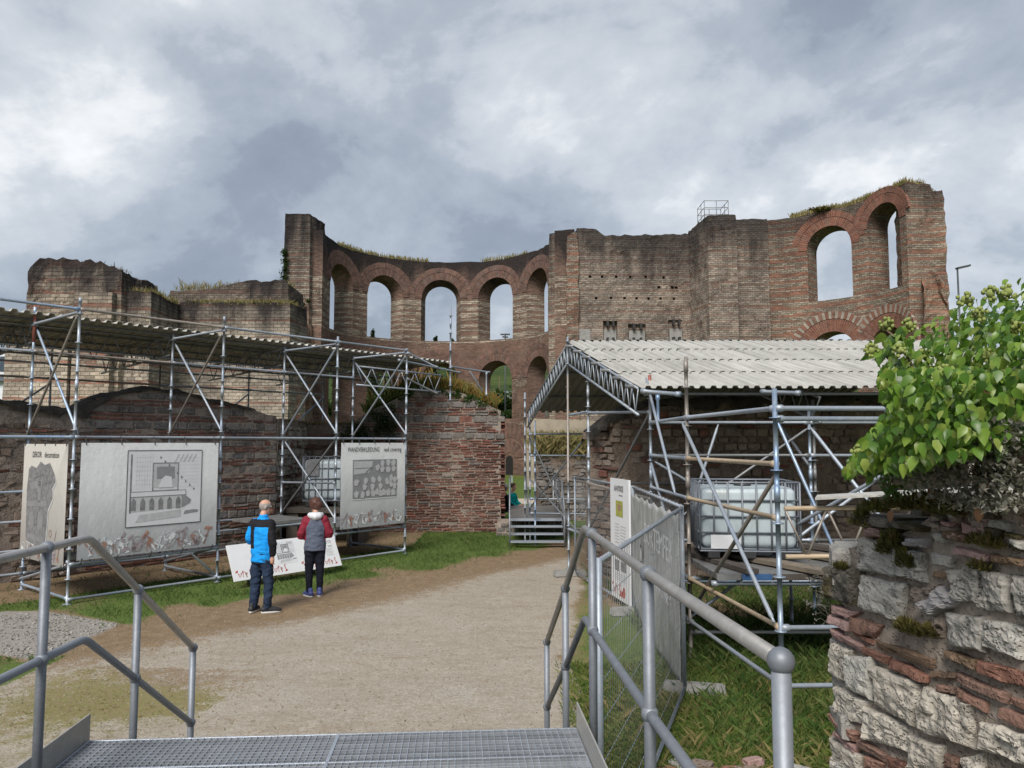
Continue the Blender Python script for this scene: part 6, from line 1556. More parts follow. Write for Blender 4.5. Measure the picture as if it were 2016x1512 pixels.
# ------------------------------------------------------------------ near wall on the right, stone by stone
NWX0, NWK = 1.315, 0.105                    # wall face: x = NWX0 - NWK * y
def on_wall(u, v):
    d = ray(u, v); t_ = NWX0 / (d.x + NWK * d.y); return V((0, 0, CAM_Z)) + d * t_
wd = V((-NWK, 1, 0)).normalized(); wn_ = V((-1, -NWK, 0)).normalized()
NW = thing('stone_wall', 'broken wall end of pale blocks and red brick, ivy on its head', 'wall', (1.1, 2.2, 0))
def crop(x, y): return on_wall(1480 + x * 0.352, 980 + y * 0.352)
def stone_piece(quad, mat, name, seed, proud=0.0, dep=0.16, puff=0.018, rough=0.012, sub=4):
    """one weathered block on the wall face: a squared but broken front, sides that go back into the wall"""
    P = [crop(*q) for q in quad]; n = 14 if sub >= 4 else 10; vs, fs = [], []
    L = max((P[1] - P[0]).length, (P[3] - P[0]).length); c = (P[0] + P[1] + P[2] + P[3]) / 4
    ts = [0, .035, .09] + [lerp(.09, .91, i / (n - 4)) for i in range(1, n - 4)] + [.91, .965, 1]; n = len(ts) - 1
    def lev(p):
        k = .55 * noise.noise(p * 16 + V((seed, 0, 0))) + .35 * noise.noise(p * 45 + V((0, seed, 0))) + .3 * noise.noise(p * 120)
        q = p * 30 + V((seed, seed, 0)); k += .5 * (noise.cell(q) - .5) * (abs(noise.noise(p * 12)) > .12)
        return k
    tilt = (random.Random(int(seed * 10)).uniform(-.05, .05), random.Random(int(seed * 10) + 1).uniform(-.05, .05))
    for j in range(n + 1):
        for i in range(n + 1):
            u, v = ts[i], ts[j]; p = P[0].lerp(P[1], u).lerp(P[3].lerp(P[2], u), v); e = min(i, n - i, j, n - j)
            wob = V((0, 0, 1)) * noise.noise(p * 22 + V((seed, 9, 0))) * .006 + wd * noise.noise(p * 22 + V((seed, 0, 9))) * .006
            chip = max(0, noise.noise(p * 14 + V((0, 0, seed))) - .15) * (.05 if e <= 2 else 0)
            drop = (.018, .005, .001)[e] if e < 3 else 0
            vs.append(p + wob + wn_ * (proud + puff - drop - chip * L * 2.2 + rough * lev(p) + (u - .5) * tilt[0] * L + (v - .5) * tilt[1] * L))
    for j in range(n):
        for i in range(n): fs.append((j*(n+1)+i, j*(n+1)+i+1, (j+1)*(n+1)+i+1, (j+1)*(n+1)+i))
    ring = [i for i in range(n + 1)] + [j*(n+1)+n for j in range(1, n + 1)] + [n*(n+1)+i for i in range(n - 1, -1, -1)] + [j*(n+1) for j in range(n - 1, 0, -1)]
    b = len(vs)
    for r in ring: vs.append(vs[r] - wn_ * dep + (c - vs[r]) * 0.03)
    m_ = len(ring)
    for k in range(m_): fs.append((ring[k], b + k, b + (k + 1) % m_, ring[(k + 1) % m_]))
    fs.append(tuple(b + k for k in range(m_)))
    mb = MB(); mb.add(vs, fs, smooth=False, rnd=0.0); o = mb.build(name, M[mat], NW)
    bm = bmesh.new(); bm.from_mesh(o.data); bmesh.ops.recalc_face_normals(bm, faces=bm.faces); bm.to_mesh(o.data); bm.free()
    return o
ST_ = [
 ('block_moss', 'stone', (430,385),(625,392),(612,605),(425,560), .05), ('block_grey', 'stone', (622,432),(862,482),(850,690),(612,605), .03),
 ('block_grey', 'stone', (600,222),(965,305),(975,472),(590,402), .015), ('block_moss', 'stone', (575,88),(830,112),(830,170),(600,150), .05),
 ('brick_pink', 'brick', (632,160),(790,180),(790,222),(636,212), .03), ('slate', 'stone', (880,215),(1002,232),(990,282),(880,266), .03),
 ('block_moss', 'stone', (838,128),(975,165),(965,190),(836,165), .05), ('block_grey', 'stone', (1125,400),(1290,372),(1292,602),(1138,566), .02),
 ('block_grey', 'stone', (1298,402),(1460,424),(1460,652),(1298,620), .02), ('block_grey', 'stone', (1468,425),(1640,450),(1640,690),(1475,662), .01),
 ('slate', 'stone', (965,592),(1072,495),(1172,592),(1020,662), .035), ('block_grey', 'stone', (1100,642),(1316,655),(1330,866),(1128,832), .02),
 ('block_grey', 'stone', (1326,682),(1530,722),(1530,912),(1320,832), .015), ('brick_pink', 'brick', (1140,262),(1340,318),(1332,356),(1150,312), .03),
 ('brick_brown', 'brick', (1342,310),(1600,350),(1600,396),(1342,352), .03), ('brick_pink', 'brick', (460,596),(622,640),(560,672),(465,642), .03),
 ('brick_pink', 'brick', (444,655),(560,690),(560,746),(440,702), .03), ('brick', 'brick', (562,665),(752,716),(692,786),(576,740), .03),
 ('brick_pink', 'brick', (455,730),(640,826),(632,862),(460,776), .03), ('brick', 'brick', (640,788),(690,800),(688,826),(640,812), .0),
 ('brick_brown', 'brick', (700,790),(1032,900),(1026,962),(700,832), .02), ('brick', 'brick', (640,832),(780,886),(772,928),(645,886), .03),
 ('brick', 'brick', (772,895),(1000,990),(992,1032),(772,946), .03), ('brick_brown', 'brick', (1090,850),(1278,902),(1275,966),(1095,892), .03),
 ('brick', 'brick', (1282,905),(1600,990),(1600,1082),(1282,972), .03), ('brick', 'brick', (1150,975),(1452,1090),(1442,1146),(1156,1027), .03),
 ('brick', 'brick', (1042,1040),(1150,1070),(1150,1102),(1045,1076), .02), ('brick', 'brick', (1160,1062),(1350,1150),(1342,1212),(1160,1112), .02),
 ('brick', 'brick', (1460,1118),(1600,1150),(1600,1210),(1460,1152), .02), ('brick', 'brick', (1385,1156),(1600,1235),(1600,1320),(1390,1222), .02),
 ('block', 'stone', (452,802),(570,852),(532,1036),(440,982), .015), ('block_white', 'stone', (542,880),(700,892),(690,1132),(546,1062), .035),
 ('block', 'stone', (692,932),(950,1040),(932,1282),(690,1152), .03), ('block', 'stone', (958,1046),(1262,1152),(1256,1412),(962,1300), .03),
 ('block', 'stone', (466,1050),(664,1140),(632,1276),(480,1202), .015), ('block', 'stone', (642,1162),(900,1284),(900,1432),(642,1352), .02),
 ('block', 'stone', (896,1322),(1092,1385),(1080,1530),(902,1512), .025), ('block', 'stone', (1302,1246),(1600,1330),(1600,1510),(1292,1402), .025),
 ('brick', 'brick', (440,1202),(606,1322),(596,1366),(440,1236), .04), ('brick_pink', 'brick', (470,1302),(620,1402),(602,1432),(470,1332), .03),
 ('block', 'stone', (450,1336),(632,1440),(622,1560),(455,1540), .015), ('brick', 'brick', (606,1346),(772,1440),(768,1482),(612,1402), .03),
 ('brick', 'brick', (640,1436),(760,1486),(742,1540),(640,1510), .02), ('brick', 'brick', (1095,1422),(1172,1470),(1162,1530),(1090,1510), .02),
 ('brick', 'brick', (772,1442),(890,1492),(880,1540),(770,1510), .02), ('block', 'stone', (1176,1452),(1300,1424),(1312,1560),(1182,1550), .01),
 ('brick', 'brick', (575,745),(692,792),(688,818),(580,772), .02), ('brick_brown', 'brick', (1000,965),(1150,985),(1145,1020),(1010,1010), .01),
 ('block_grey', 'stone', (1010,300),(1130,330),(1120,400),(1010,370), -.01), ('brick_brown', 'brick', (1010,400),(1120,420),(1115,452),(1010,440), -.005),
 ('rubble', 'stone', (885,490),(1010,505),(960,600),(890,610), -.015), ('rubble', 'stone', (880,690),(1090,680),(1085,790),(900,800), -.02)]
for i, (mat, nm, a, b, c_, d_, pr) in enumerate(ST_):
    stone_piece((a, b, c_, d_), mat, nm, i * 3.7, pr * .45, puff=0.012 if nm == 'stone' else 0.005, rough=0.013 if nm == 'stone' else 0.006, sub=4 if nm == 'stone' else 2)
rnd = random.Random(63)
for i in range(22):                       # crumbling rubble under the wall head
    x, y = rnd.uniform(985, 1560), rnd.uniform(60, 260); w, h = rnd.uniform(45, 130), rnd.uniform(22, 60); sl = .28 * w
    stone_piece(((x, y), (x + w, y + sl), (x + w * .95, y + sl + h), (x + 6, y + h)), rnd.choice(('rubble', 'brick_brown', 'block_grey', 'brick_pink', 'block_moss')), 'stone', 300 + i * 2.3, rnd.uniform(-.005, .014), puff=.01, rough=.012, sub=2)
# lower courses and the stretch nearer than the picture shows
rnd = random.Random(14)
def wp(y, z): return V((NWX0 - NWK * y, y, z))
z = 0.02
while z < 1.50:
    h = rnd.choice((.05, .05, .17, .19)); y = 0.3
    while y < 2.42:
        w = rnd.uniform(.16, .3); me = rnd.choice(rocks('block' if h > .1 else 'brick'))
        if not (z > 1.30 and y > 1.6):
            inst('stone' if h > .1 else 'brick', me, NW, Matrix.Translation(wp(y + w / 2, z + h / 2) - wn_ * .05) @ (basis(wd, -wn_, V((0, 0, 1))) @ Matrix.Diagonal((w - .01, .16, h))).to_4x4())
        y += w + .012
    z += h + .015
# core of the wall, set back behind the faces
vs, fs, uv = solid_mesh('core', [(wp(2.47, 0).x + .004, 2.47), (wp(-1.5, 0).x + .004, -1.5), (2.6, -1.5), (2.5, 2.55)], -0.05, lambda x, y: interp([(0.3, 2.76), (1.6, 2.70), (1.9, 2.60), (2.15, 2.49), (2.5, 2.37)], y), 0.045, 0.016, 9.0, 0.04, 0.045, 3)
make_obj('core', vs, fs, None, M['mortar'], NW)
# corner rubble on the end face
for k in range(26):
    p = V((wp(2.5, 0).x + .04 + rnd.random() * .5, 2.47 + .05 * rnd.random(), rnd.uniform(1.2, 2.33)))
    inst('stone', rnd.choice(rocks('block_grey')), NW, Matrix.Translation(p) @ (rotz(rnd.uniform(-.3, .3)) @ Matrix.Diagonal((rnd.uniform(.12, .22), .14, rnd.uniform(.06, .16)))).to_4x4())
# head of the wall: broken flat stones and soil
for k in range(34):
    y = rnd.uniform(0.9, 2.45); p = V((NWX0 - NWK * y + rnd.uniform(0.0, .55), y, interp([(0.3, 2.77), (1.6, 2.71), (1.9, 2.61), (2.15, 2.50), (2.5, 2.38)], y) + rnd.uniform(-.01, .03)))
    inst('stone', rnd.choice(rocks(rnd.choice(('brick_brown', 'block_grey', 'brick_pink', 'block_moss')))), NW, Matrix.Translation(p) @ (rotz(rnd.uniform(-1, 1)) @ Matrix.Rotation(rnd.uniform(-.25, .25), 3, 'X') @ Matrix.Diagonal((rnd.uniform(.07, .18), rnd.uniform(.07, .14), rnd.uniform(.025, .07)))).to_4x4())
# moss cushions
def moss_pad(mb, c, r, n, seed, size=0.013, up=0.55):
    rr = random.Random(seed)
    for _ in range(n):
        d = V((rr.gauss(0, 1), rr.gauss(0, 1), abs(rr.gauss(0, 1)))).normalized(); p = V(c) + V((d.x * r[0], d.y * r[1], d.z * r[2])) * rr.uniform(.5, 1.05)
        q = (d + V((rr.gauss(0, .5), rr.gauss(0, .5), up))).to_track_quat('X', 'Z').to_matrix(); s = size * rr.uniform(.6, 1.5)
        mb.add([p + q @ V((0, -.3 * s, 0)), p + q @ V((0, .3 * s, 0)), p + q @ V((1.3 * s, 0, 0))], ((0, 1, 2),), 0, False, rr.random())
mb = MB()
for (x, y), rx, rz_, n in (((720,75),.07,.025,420), ((860,60),.07,.03,420), ((1000,70),.08,.04,600), ((1130,95),.06,.03,300), ((820,280),.045,.05,420), ((900,390),.04,.05,320), ((770,310),.03,.03,160), ((930,755),.06,.028,420), ((1030,770),.03,.02,150), ((1350,270),.06,.02,260), ((530,395),.04,.012,200), ((1320,400),.03,.012,120), ((650,110),.04,.02,180)):
    c = crop(x, y) + wn_ * .02; moss_pad(mb, c, (rx * .5, rx, rz_), n, int(x + y))
for k in range(26):
    y = rnd.uniform(1.2, 2.4); moss_pad(mb, (NWX0 - NWK * y + rnd.uniform(-.01, .3), y, interp([(0.3, 2.78), (1.6, 2.72), (1.9, 2.62), (2.15, 2.51), (2.5, 2.39)], y)), (.05, .06, .02), 130, k + 900)
mb.build('moss', M['moss'], NW, kind='stuff')

# ------------------------------------------------------------------ ivy on the wall head
IV = thing('ivy', 'big bright green ivy bush in flower on the near wall head', 'ivy', (1.5, 2.1, 2.6))
def ivy_leaf(seed):
    rr = random.Random(seed); o = [(0, 0), (.16, .24), (.42, .34), (.70, .22), (1.08, 0)]; fold = rr.uniform(.10, .24); curl = rr.uniform(.05, .28)
    vs = []
    for x, y in o: vs.append(V((x, 0, -curl * x * x + .02)))
    for s in (1, -1):
        for x, y in o[1:4]: vs.append(V((x - .10 * (x < .3), s * y, fold * y * 1.6 - curl * x * x * 1.15 + .02 * rr.uniform(-1, 1))))
    fs = [(0, 1, 5), (1, 2, 6, 5), (2, 3, 7, 6), (3, 4, 7), (0, 8, 1), (1, 8, 9, 2), (2, 9, 10, 3), (3, 10, 4)]
    return vs, fs
IVL = [ivy_leaf(i) for i in range(7)]
IVM = []
for vs, fs in IVL:
    b = MB(); b.add(vs, fs, smooth=True, rnd=0.0); IVM.append(b.mesh('leaf', M['ivy']))
rnd = random.Random(77); leaves = []
OUT = [(1640, 920), (1690, 890), (1712, 850), (1745, 800), (1722, 745), (1708, 715), (1740, 668), (1775, 640), (1800, 610), (1850, 590), (1890, 575), (1960, 568), (2016, 572)]
def bush_ok(u, v):                # inside the outline the bush shows from the stair
    if v > 935: return False
    left = interp([(565, 1900), (575, 1865), (600, 1805), (640, 1772), (668, 1738), (700, 1745), (745, 1728), (800, 1750), (850, 1715), (890, 1690), (920, 1665)], v)
    low = interp([(1660, 932), (1700, 918), (1800, 915), (1860, 898), (1900, 888), (1960, 880), (2016, 876)], u)
    return u > left and v < low
def uv_of(p):
    c, s_ = math.cos(PITCH), math.sin(PITCH); dy, dz = p.y, p.z - CAM_Z; fw = dy * c + dz * s_
    return (1008 + FPX * p.x / fw, 756 - FPX * (-dy * s_ + dz * c) / fw)
BC, BR = V((1.62, 1.95, 2.80)), V((.70, .52, .36))
while len(leaves) < 9500:
    d = V((rnd.gauss(0, 1), rnd.gauss(0, 1), rnd.gauss(0, 1))).normalized()
    k = (rnd.uniform(.70, 1.0) if len(leaves) % 4 else rnd.uniform(.4, .8)) * (0.98 + .09 * noise.noise(d * 2.6) + .07 * noise.noise(d * 6))
    if d.y > .45 or d.z < -.75: continue
    p = BC + V((d.x * BR.x, d.y * BR.y, d.z * BR.z)) * k
    if p.z < 2.52: continue
    u, v = uv_of(p)
    if u < 2040 and not bush_ok(u, v): continue
    leaves.append((p, d, 0))
for k in range(3600):            # the skirt that hangs over the wall head
    u, v = rnd.uniform(1665, 2040), rnd.uniform(720, 935)
    if not bush_ok(u, v): continue
    leaves.append((at(u, v, rnd.uniform(1.62, 2.05) + .25 * max(0, (1850 - u) / 150)), V((rnd.gauss(-.6, .3), rnd.gauss(-.7, .3), rnd.gauss(.1, .4))).normalized(), 0))
def leaf_mat(p, d, size, rr):
    out = (d + V((0, -.35, .1)) + V((rr.gauss(0, .5), rr.gauss(0, .5), rr.gauss(0, .45)))).normalized()
    x = (V((0, 0, -1)) + d * .55 + V((rr.gauss(0, .45), rr.gauss(0, .45), rr.gauss(0, .3)))).normalized(); z_ = (out - x * out.dot(x)).normalized()
    return Matrix.Translation(p) @ (basis(x, z_.cross(x), z_) @ Matrix.Diagonal((size, size, size))).to_4x4()
leaves.sort(key=lambda q: (q[0] - V((0, 0, CAM_Z))).length - .25 * (q[1].dot(V((-.5, -.8, .3)))))
mb = MB()
for i, (p, d, fw) in enumerate(leaves):
    s = rnd.uniform(.015, .034) * (1.2 if p.z < 2.74 else .95); Mx = leaf_mat(p, d, s, rnd)
    if i < 300: inst('leaf', rnd.choice(IVM), IV, Mx)
    else:
        vs, fs = rnd.choice(IVL); mb.add([Mx @ v for v in vs], fs, smooth=True)
# trailing sprays that stick out on the left
def spray(pts, n, size, mb):
    pts = [V(p) for p in pts]; b = MB(); b.path(pts, .004, 5, rad=[.005] * (len(pts) - 1) + [.002]); b.build('twig', M['stem'], IV)
    for k in range(n):
        t_ = rnd.uniform(.25, 1) * (len(pts) - 1); i = min(int(t_), len(pts) - 2); p = pts[i].lerp(pts[i + 1], t_ - i) + V((rnd.gauss(0, .018), rnd.gauss(0, .018), rnd.gauss(0, .018)))
        vs, fs = rnd.choice(IVL); Mx = leaf_mat(p, V((rnd.gauss(0, .6) - .3, -.5, rnd.gauss(0, .5))).normalized(), size * rnd.uniform(.7, 1.2), rnd); mb.add([Mx @ v for v in vs], fs, smooth=True)
spray([at(1860, 800, 2.1), at(1800, 730, 2.15), at(1770, 670, 2.15), at(1745, 650, 2.15)], 16, .045, mb)
spray([at(1850, 830, 2.1), at(1780, 740, 2.2), at(1735, 690, 2.2), at(1715, 700, 2.2)], 16, .042, mb)
spray([at(1840, 860, 2.0), at(1760, 860, 2.1), at(1715, 880, 2.15), at(1670, 910, 2.2)], 30, .036, mb)
spray([at(1860, 840, 2.0), at(1790, 870, 2.05), at(1740, 900, 2.1), at(1690, 900, 2.15)], 30, .036, mb)
spray([at(1900, 850, 1.95), at(1850, 870, 1.98), at(1830, 900, 2.0)], 10, .06, mb)
spray([at(1980, 850, 1.85), at(1965, 890, 1.85), at(1950, 900, 1.85)], 8, .062, mb)
spray([at(1790, 880, 2.1), at(1765, 925, 2.12), at(1750, 960, 2.15)], 10, .03, mb)
mb.build('leaves', M['ivy'], IV, kind='stuff')
for (u, v) in ((1745, 638), (1772, 690), (1715, 690), (1835, 737), (1862, 732), (1905, 752), (1942, 700), (1975, 735), (1900, 590), (1950, 578), (1985, 575), (1885, 790), (1820, 700), (2000, 640), (1930, 620), (1790, 640), (1690, 890)):
    b = MB(); c = at(u, v, 1.95 - .2 * (u > 1850)) ; rr = random.Random(u)
    b.ball(c, .011, 6, 4)
    for k in range(16):
        d = V((rr.gauss(0, 1), rr.gauss(0, 1), rr.gauss(0, 1))).normalized(); b.ball(c + d * .016, .0055, 5, 3)
    b.build('flower_head', M['umbel'], IV, kind='stuff')
for k in range(5):
    a = V((1.5 + .5 * rnd.random(), rnd.uniform(1.6, 2.3), 2.55)); b = MB(); e_ = a + V((rnd.uniform(-.45, .3), rnd.uniform(-.3, .3), rnd.uniform(.15, .42))); b.path([a, a.lerp(e_, .5) + V((0, 0, .05)), e_], .007, 6, rad=[.012, .008, .003]); b.build('stem', M['stem'], IV)
# silvery wall plants and dead leaves under the ivy
SV = thing('silver_plant', 'matted silver leaved plant spilling below the ivy', 'plant', (1.25, 1.9, 2.6))
mb = MB()
for k in range(4200):
    u = rnd.uniform(1815, 2060); v = rnd.uniform(830, 1015) - (u - 1830) * .02
    if v > interp([(1815, 940), (1880, 985), (1950, 1005), (2060, 1010)], u) + 14 * nz(u * .05): continue
    p = on_wall(u, v) + wn_ * rnd.uniform(.0, .10); q = V((rnd.gauss(0, 1) - .4, rnd.gauss(0, 1) - .3, rnd.gauss(.1, 1))).to_track_quat('X', 'Z').to_matrix(); s = rnd.uniform(.010, .02)
    mb.add([p + q @ (x * s) for x in LEAF4], ((0, 1, 2, 3),))
mb.build('foliage', M['silver'], SV, kind='stuff')
for k, (u, v) in enumerate(((1985, 770), (1965, 915), (1835, 910), (1975, 1000), (1795, 1005), (1990, 950), (1880, 960), (1940, 860), (2000, 880))):
    b = MB(); vs, fs = IVL[k % 7]; Mx = leaf_mat(on_wall(u, v) + wn_ * .06, wn_, .032, rnd); b.add([Mx @ x for x in vs], fs, smooth=True); b.build('dead_leaf', M['deadleaf'], SV)
FR = thing('fern_plant', 'feathery green plant on the wall head below the ivy tip', 'plant', at(1780, 960, 2.15))
mb = MB()
for k in range(420):
    p = at(rnd.uniform(1730, 1830), rnd.uniform(900, 985), rnd.uniform(2.05, 2.3)); q = V((rnd.gauss(0, 1), rnd.gauss(0, 1), rnd.gauss(0, 1))).to_track_quat('X', 'Z').to_matrix(); s = rnd.uniform(.01, .022); mb.add([p + q @ (x * s) for x in LEAF4], ((0, 1, 2, 3),))
mb.build('frond', M['fern'], FR, kind='stuff')
DP = thing('dry_plant', 'thin dry seed stalks on the outer corner of the near wall', 'plant', crop(430, 520))
mb = MB()
for k in range(26):
    a = crop(rnd.uniform(430, 450), rnd.uniform(430, 720)); e_ = a + V((rnd.uniform(-.075, -.01), rnd.uniform(-.03, .05), rnd.uniform(-.01, .07))); mb.path([a, a.lerp(e_, .6) + V((0, 0, .01)), e_], .0009, 4)
    for j in range(4): mb.ball(e_ + V((rnd.gauss(0, .005), rnd.gauss(0, .005), rnd.gauss(0, .005))), .0022, 5, 3)
mb.build('stalks', M['silver'], DP, kind='stuff')

# ------------------------------------------------------------------ rubble line at the foot, grass, weeds, grit
RBL = thing('rubble_stub', 'low stub of broken red and pink bricks in the grass at the bottom edge', 'rubble', (1.9, 6.2, 0))
rnd = random.Random(31)
for k in range(70):
    x = rnd.uniform(1.15, 3.1); y = 6.15 + .12 * (x - 2) + rnd.gauss(0, .16); m_ = rnd.choice(('brick', 'brick_pink', 'rubble', 'brick_brown', 'block_grey'))
    inst('brick' if 'brick' in m_ else 'stone', rnd.choice(rocks(m_)), RBL, Matrix.Translation((x, y, rnd.uniform(.02, .11))) @ (rotz(rnd.uniform(-1.5, 1.5)) @ Matrix.Rotation(rnd.uniform(-.2, .2), 3, 'X') @ Matrix.Diagonal((rnd.uniform(.12, .3), rnd.uniform(.1, .2), rnd.uniform(.035, .07)))).to_4x4())
def scatter(n, x0, x1, y0, y1, ok, h0, h1, w, lean, seed):
    rr = random.Random(seed); pts = []
    while n > 0:
        n -= 1; x, y = rr.uniform(x0, x1), rr.uniform(y0, y1); z_ = zones(x, y)
        if rr.random() < ok(z_, x, y): pts.append(V((x, y, ground_z(x, y) - .004)))
    mb = MB(); blades(mb, pts, h0, h1, w, rr, lean); return mb
clump = lambda x, y: max(0, min(1, .5 + 1.3 * nz(x * 1.6, y * 1.6, 7)))
mb = scatter(150000, 0.5, 5.2, 4.0, 9.5, lambda z_, x, y: (z_[0] ** 1.2) * (.3 + clump(x, y)) if x > interp(XR, y) - .1 else 0, .02, .10, .0035, 1.6, 41)
tag(mb.build('grass', M['grass'], None, kind='stuff'), 'grass beside the fence and below the right scaffold')
mb = scatter(46000, 1.8, 6.5, 6.8, 15.0, lambda z_, x, y: .5 * clump(x, y) + .1, .05, .20, .005, 1.2, 42)
tag(mb.build('grass', M['grass_lush'], None, kind='stuff'), 'long dark grass under the right scaffold deck')
mb = scatter(90000, -9.5, 0.2, 9.5, 23.2, lambda z_, x, y: max(z_[0] ** 2 * (.3 + clump(x, y)), .10 * clump(x * 1.7, y * 1.7) if z_[0] > .02 else 0), .02, .10, .007, 1.2, 43)
tag(mb.build('grass', M['grass_lush'], None, kind='stuff'), 'turf strip along the left scaffold and brick walls')
mb = scatter(90000, -8, 1.0, 4.3, 12, lambda z_, x, y: .75 * max(0, z_[3] - .30) * (.2 + clump(x * 2, y * 2)) + (.03 if z_[0] < .3 else 0), .006, .032, .004, 2.2, 44)
tag(mb.build('grass', M['grass_dry'], None, kind='stuff'), 'thin dry grass scattered over the trodden earth')
mb = scatter(5000, 0.7, 3.4, 4.6, 8.6, lambda z_, x, y: .3 * clump(x + 3, y), .08, .20, .0022, 1.3, 45)
tag(mb.build('grass', M['grass_dry'], None, kind='stuff'), 'taller dry grass stalks right of the fence')
mb = MB(); rr = random.Random(46)
for k in range(1500):
    x, y = (rr.uniform(.7, 4.5), rr.uniform(4.6, 10)) if k % 2 else (rr.uniform(-9, -.2), rr.uniform(11, 22))
    if zones(x, y)[0] < .55: continue
    b = V((x, y, ground_z(x, y)))
    for j in range(7):
        a = rr.uniform(0, 6.28); s = rr.uniform(.009, .02); dd = V((math.cos(a), math.sin(a), rr.uniform(.2, .9))).normalized(); q = dd.to_track_quat('X', 'Z').to_matrix(); p = b + dd * s * rr.uniform(.5, 1.6)
        mb.add([p + q @ (v * s * 1.3) for v in LEAF4], ((0, 1, 2, 3),))
tag(mb.build('weeds', M['fern'], None, kind='stuff'), 'low broad leaved weeds growing among the grass')
mb = MB(); rr = random.Random(47)
for k in range(9000):
    y = 4.6 + 13 * rr.random() ** 1.6; x = rr.uniform(-6.5, interp(XR, y) + .1)
    if zones(x, y)[0] > .5: continue
    s = rr.uniform(.003, .010); c = V((x, y, ground_z(x, y) + s * .25)); mb.box(c, (s * rr.uniform(.8, 1.6), s * rr.uniform(.8, 1.4), s * .7), rotz(rr.uniform(0, 3)), rr.choice((0, 0, 0, 0, 1)), s * .22)
for k in range(1800):
    x, y = rr.uniform(-9, -5.4), rr.uniform(9.3, 12.3)
    if zones(x, y)[2] < .5: continue
    s = rr.uniform(.012, .03); mb.box(V((x, y, ground_z(x, y) + s * .25)), (s * 1.3, s, s * .7), rotz(rr.uniform(0, 3)), 2, s * .2)
tag(mb.build('gravel', [M['block'], M['brick_brown'], M['block_grey']], None, kind='stuff'), 'loose grit and small stones on the path')
mb = MB(); rr = random.Random(48)
for k in range(60):
    x, y = rr.uniform(-4.5, .8), rr.uniform(5, 15); p = V((x, y, ground_z(x, y) + .012)); s = rr.uniform(.02, .035); q = V((rr.gauss(0, 1), rr.gauss(0, 1), rr.gauss(0, .3))).to_track_quat('X', 'Z').to_matrix(); mb.add([p + q @ (v * s) for v in LEAF4], ((0, 1, 2, 3),))
tag(mb.build('fallen_leaves', M['deadleaf'], None, kind='stuff'), 'a few dry leaves lying on the path')
# ------------------------------------------------------------------ people
def fabric(name, col, var=0.2, rough=0.8, sc=9):
    t = NT(name); p = t.coord('Object'); n = t.noise(p, sc, 4, 0.6); w = t.noise(t.mapping(p, (1, 1, 2.2)), 6, 3, 0.5)
    return t.set(t.mix(t.step(n, .3, .7), tuple(x * (1 - var) for x in col), tuple(min(1, x * (1 + var)) for x in col)), rough, 0, t.bump(w, .5, .03), .25)
CL = {'blue': fabric('bright_blue_softshell', (0.010, 0.30, 0.80)), 'black': fabric('black_softshell', (0.012, 0.012, 0.016)), 'jeans': fabric('dark_jeans', (0.018, 0.032, 0.065), .35),
      'navy': fabric('navy_trousers', (0.009, 0.010, 0.020)), 'maroon': fabric('maroon_sleeve', (0.20, 0.018, 0.035)), 'greyblue': fabric('grey_blue_fabric', (0.10, 0.115, 0.165)),
      'hood': fabric('white_hood', (0.62, 0.64, 0.67), .06), 'skin': m_plain('skin', (0.52, 0.29, 0.21), .55, .08, 12), 'hair': m_plain('brown_hair', (0.075, 0.028, 0.018), .6, .4, 60),
      'stubble': m_plain('grey_stubble', (0.30, 0.265, 0.25), .6, .1, 40), 'shoe_black': m_plain('black_shoe', (0.02, 0.02, 0.024), .6), 'shoe_blue': m_plain('blue_shoe', (0.06, 0.08, 0.24), .6, .3, 30),
      'sole': m_plain('white_sole', (0.66, 0.66, 0.66), .6), 'teal': fabric('teal_jacket', (0.0, 0.30, 0.30)), 'glasses': m_plain('dark_glasses', (0.02, 0.02, 0.02), .3), 'whitehair': m_plain('white_hair', (0.6, 0.58, 0.54), .7, .1, 40)}
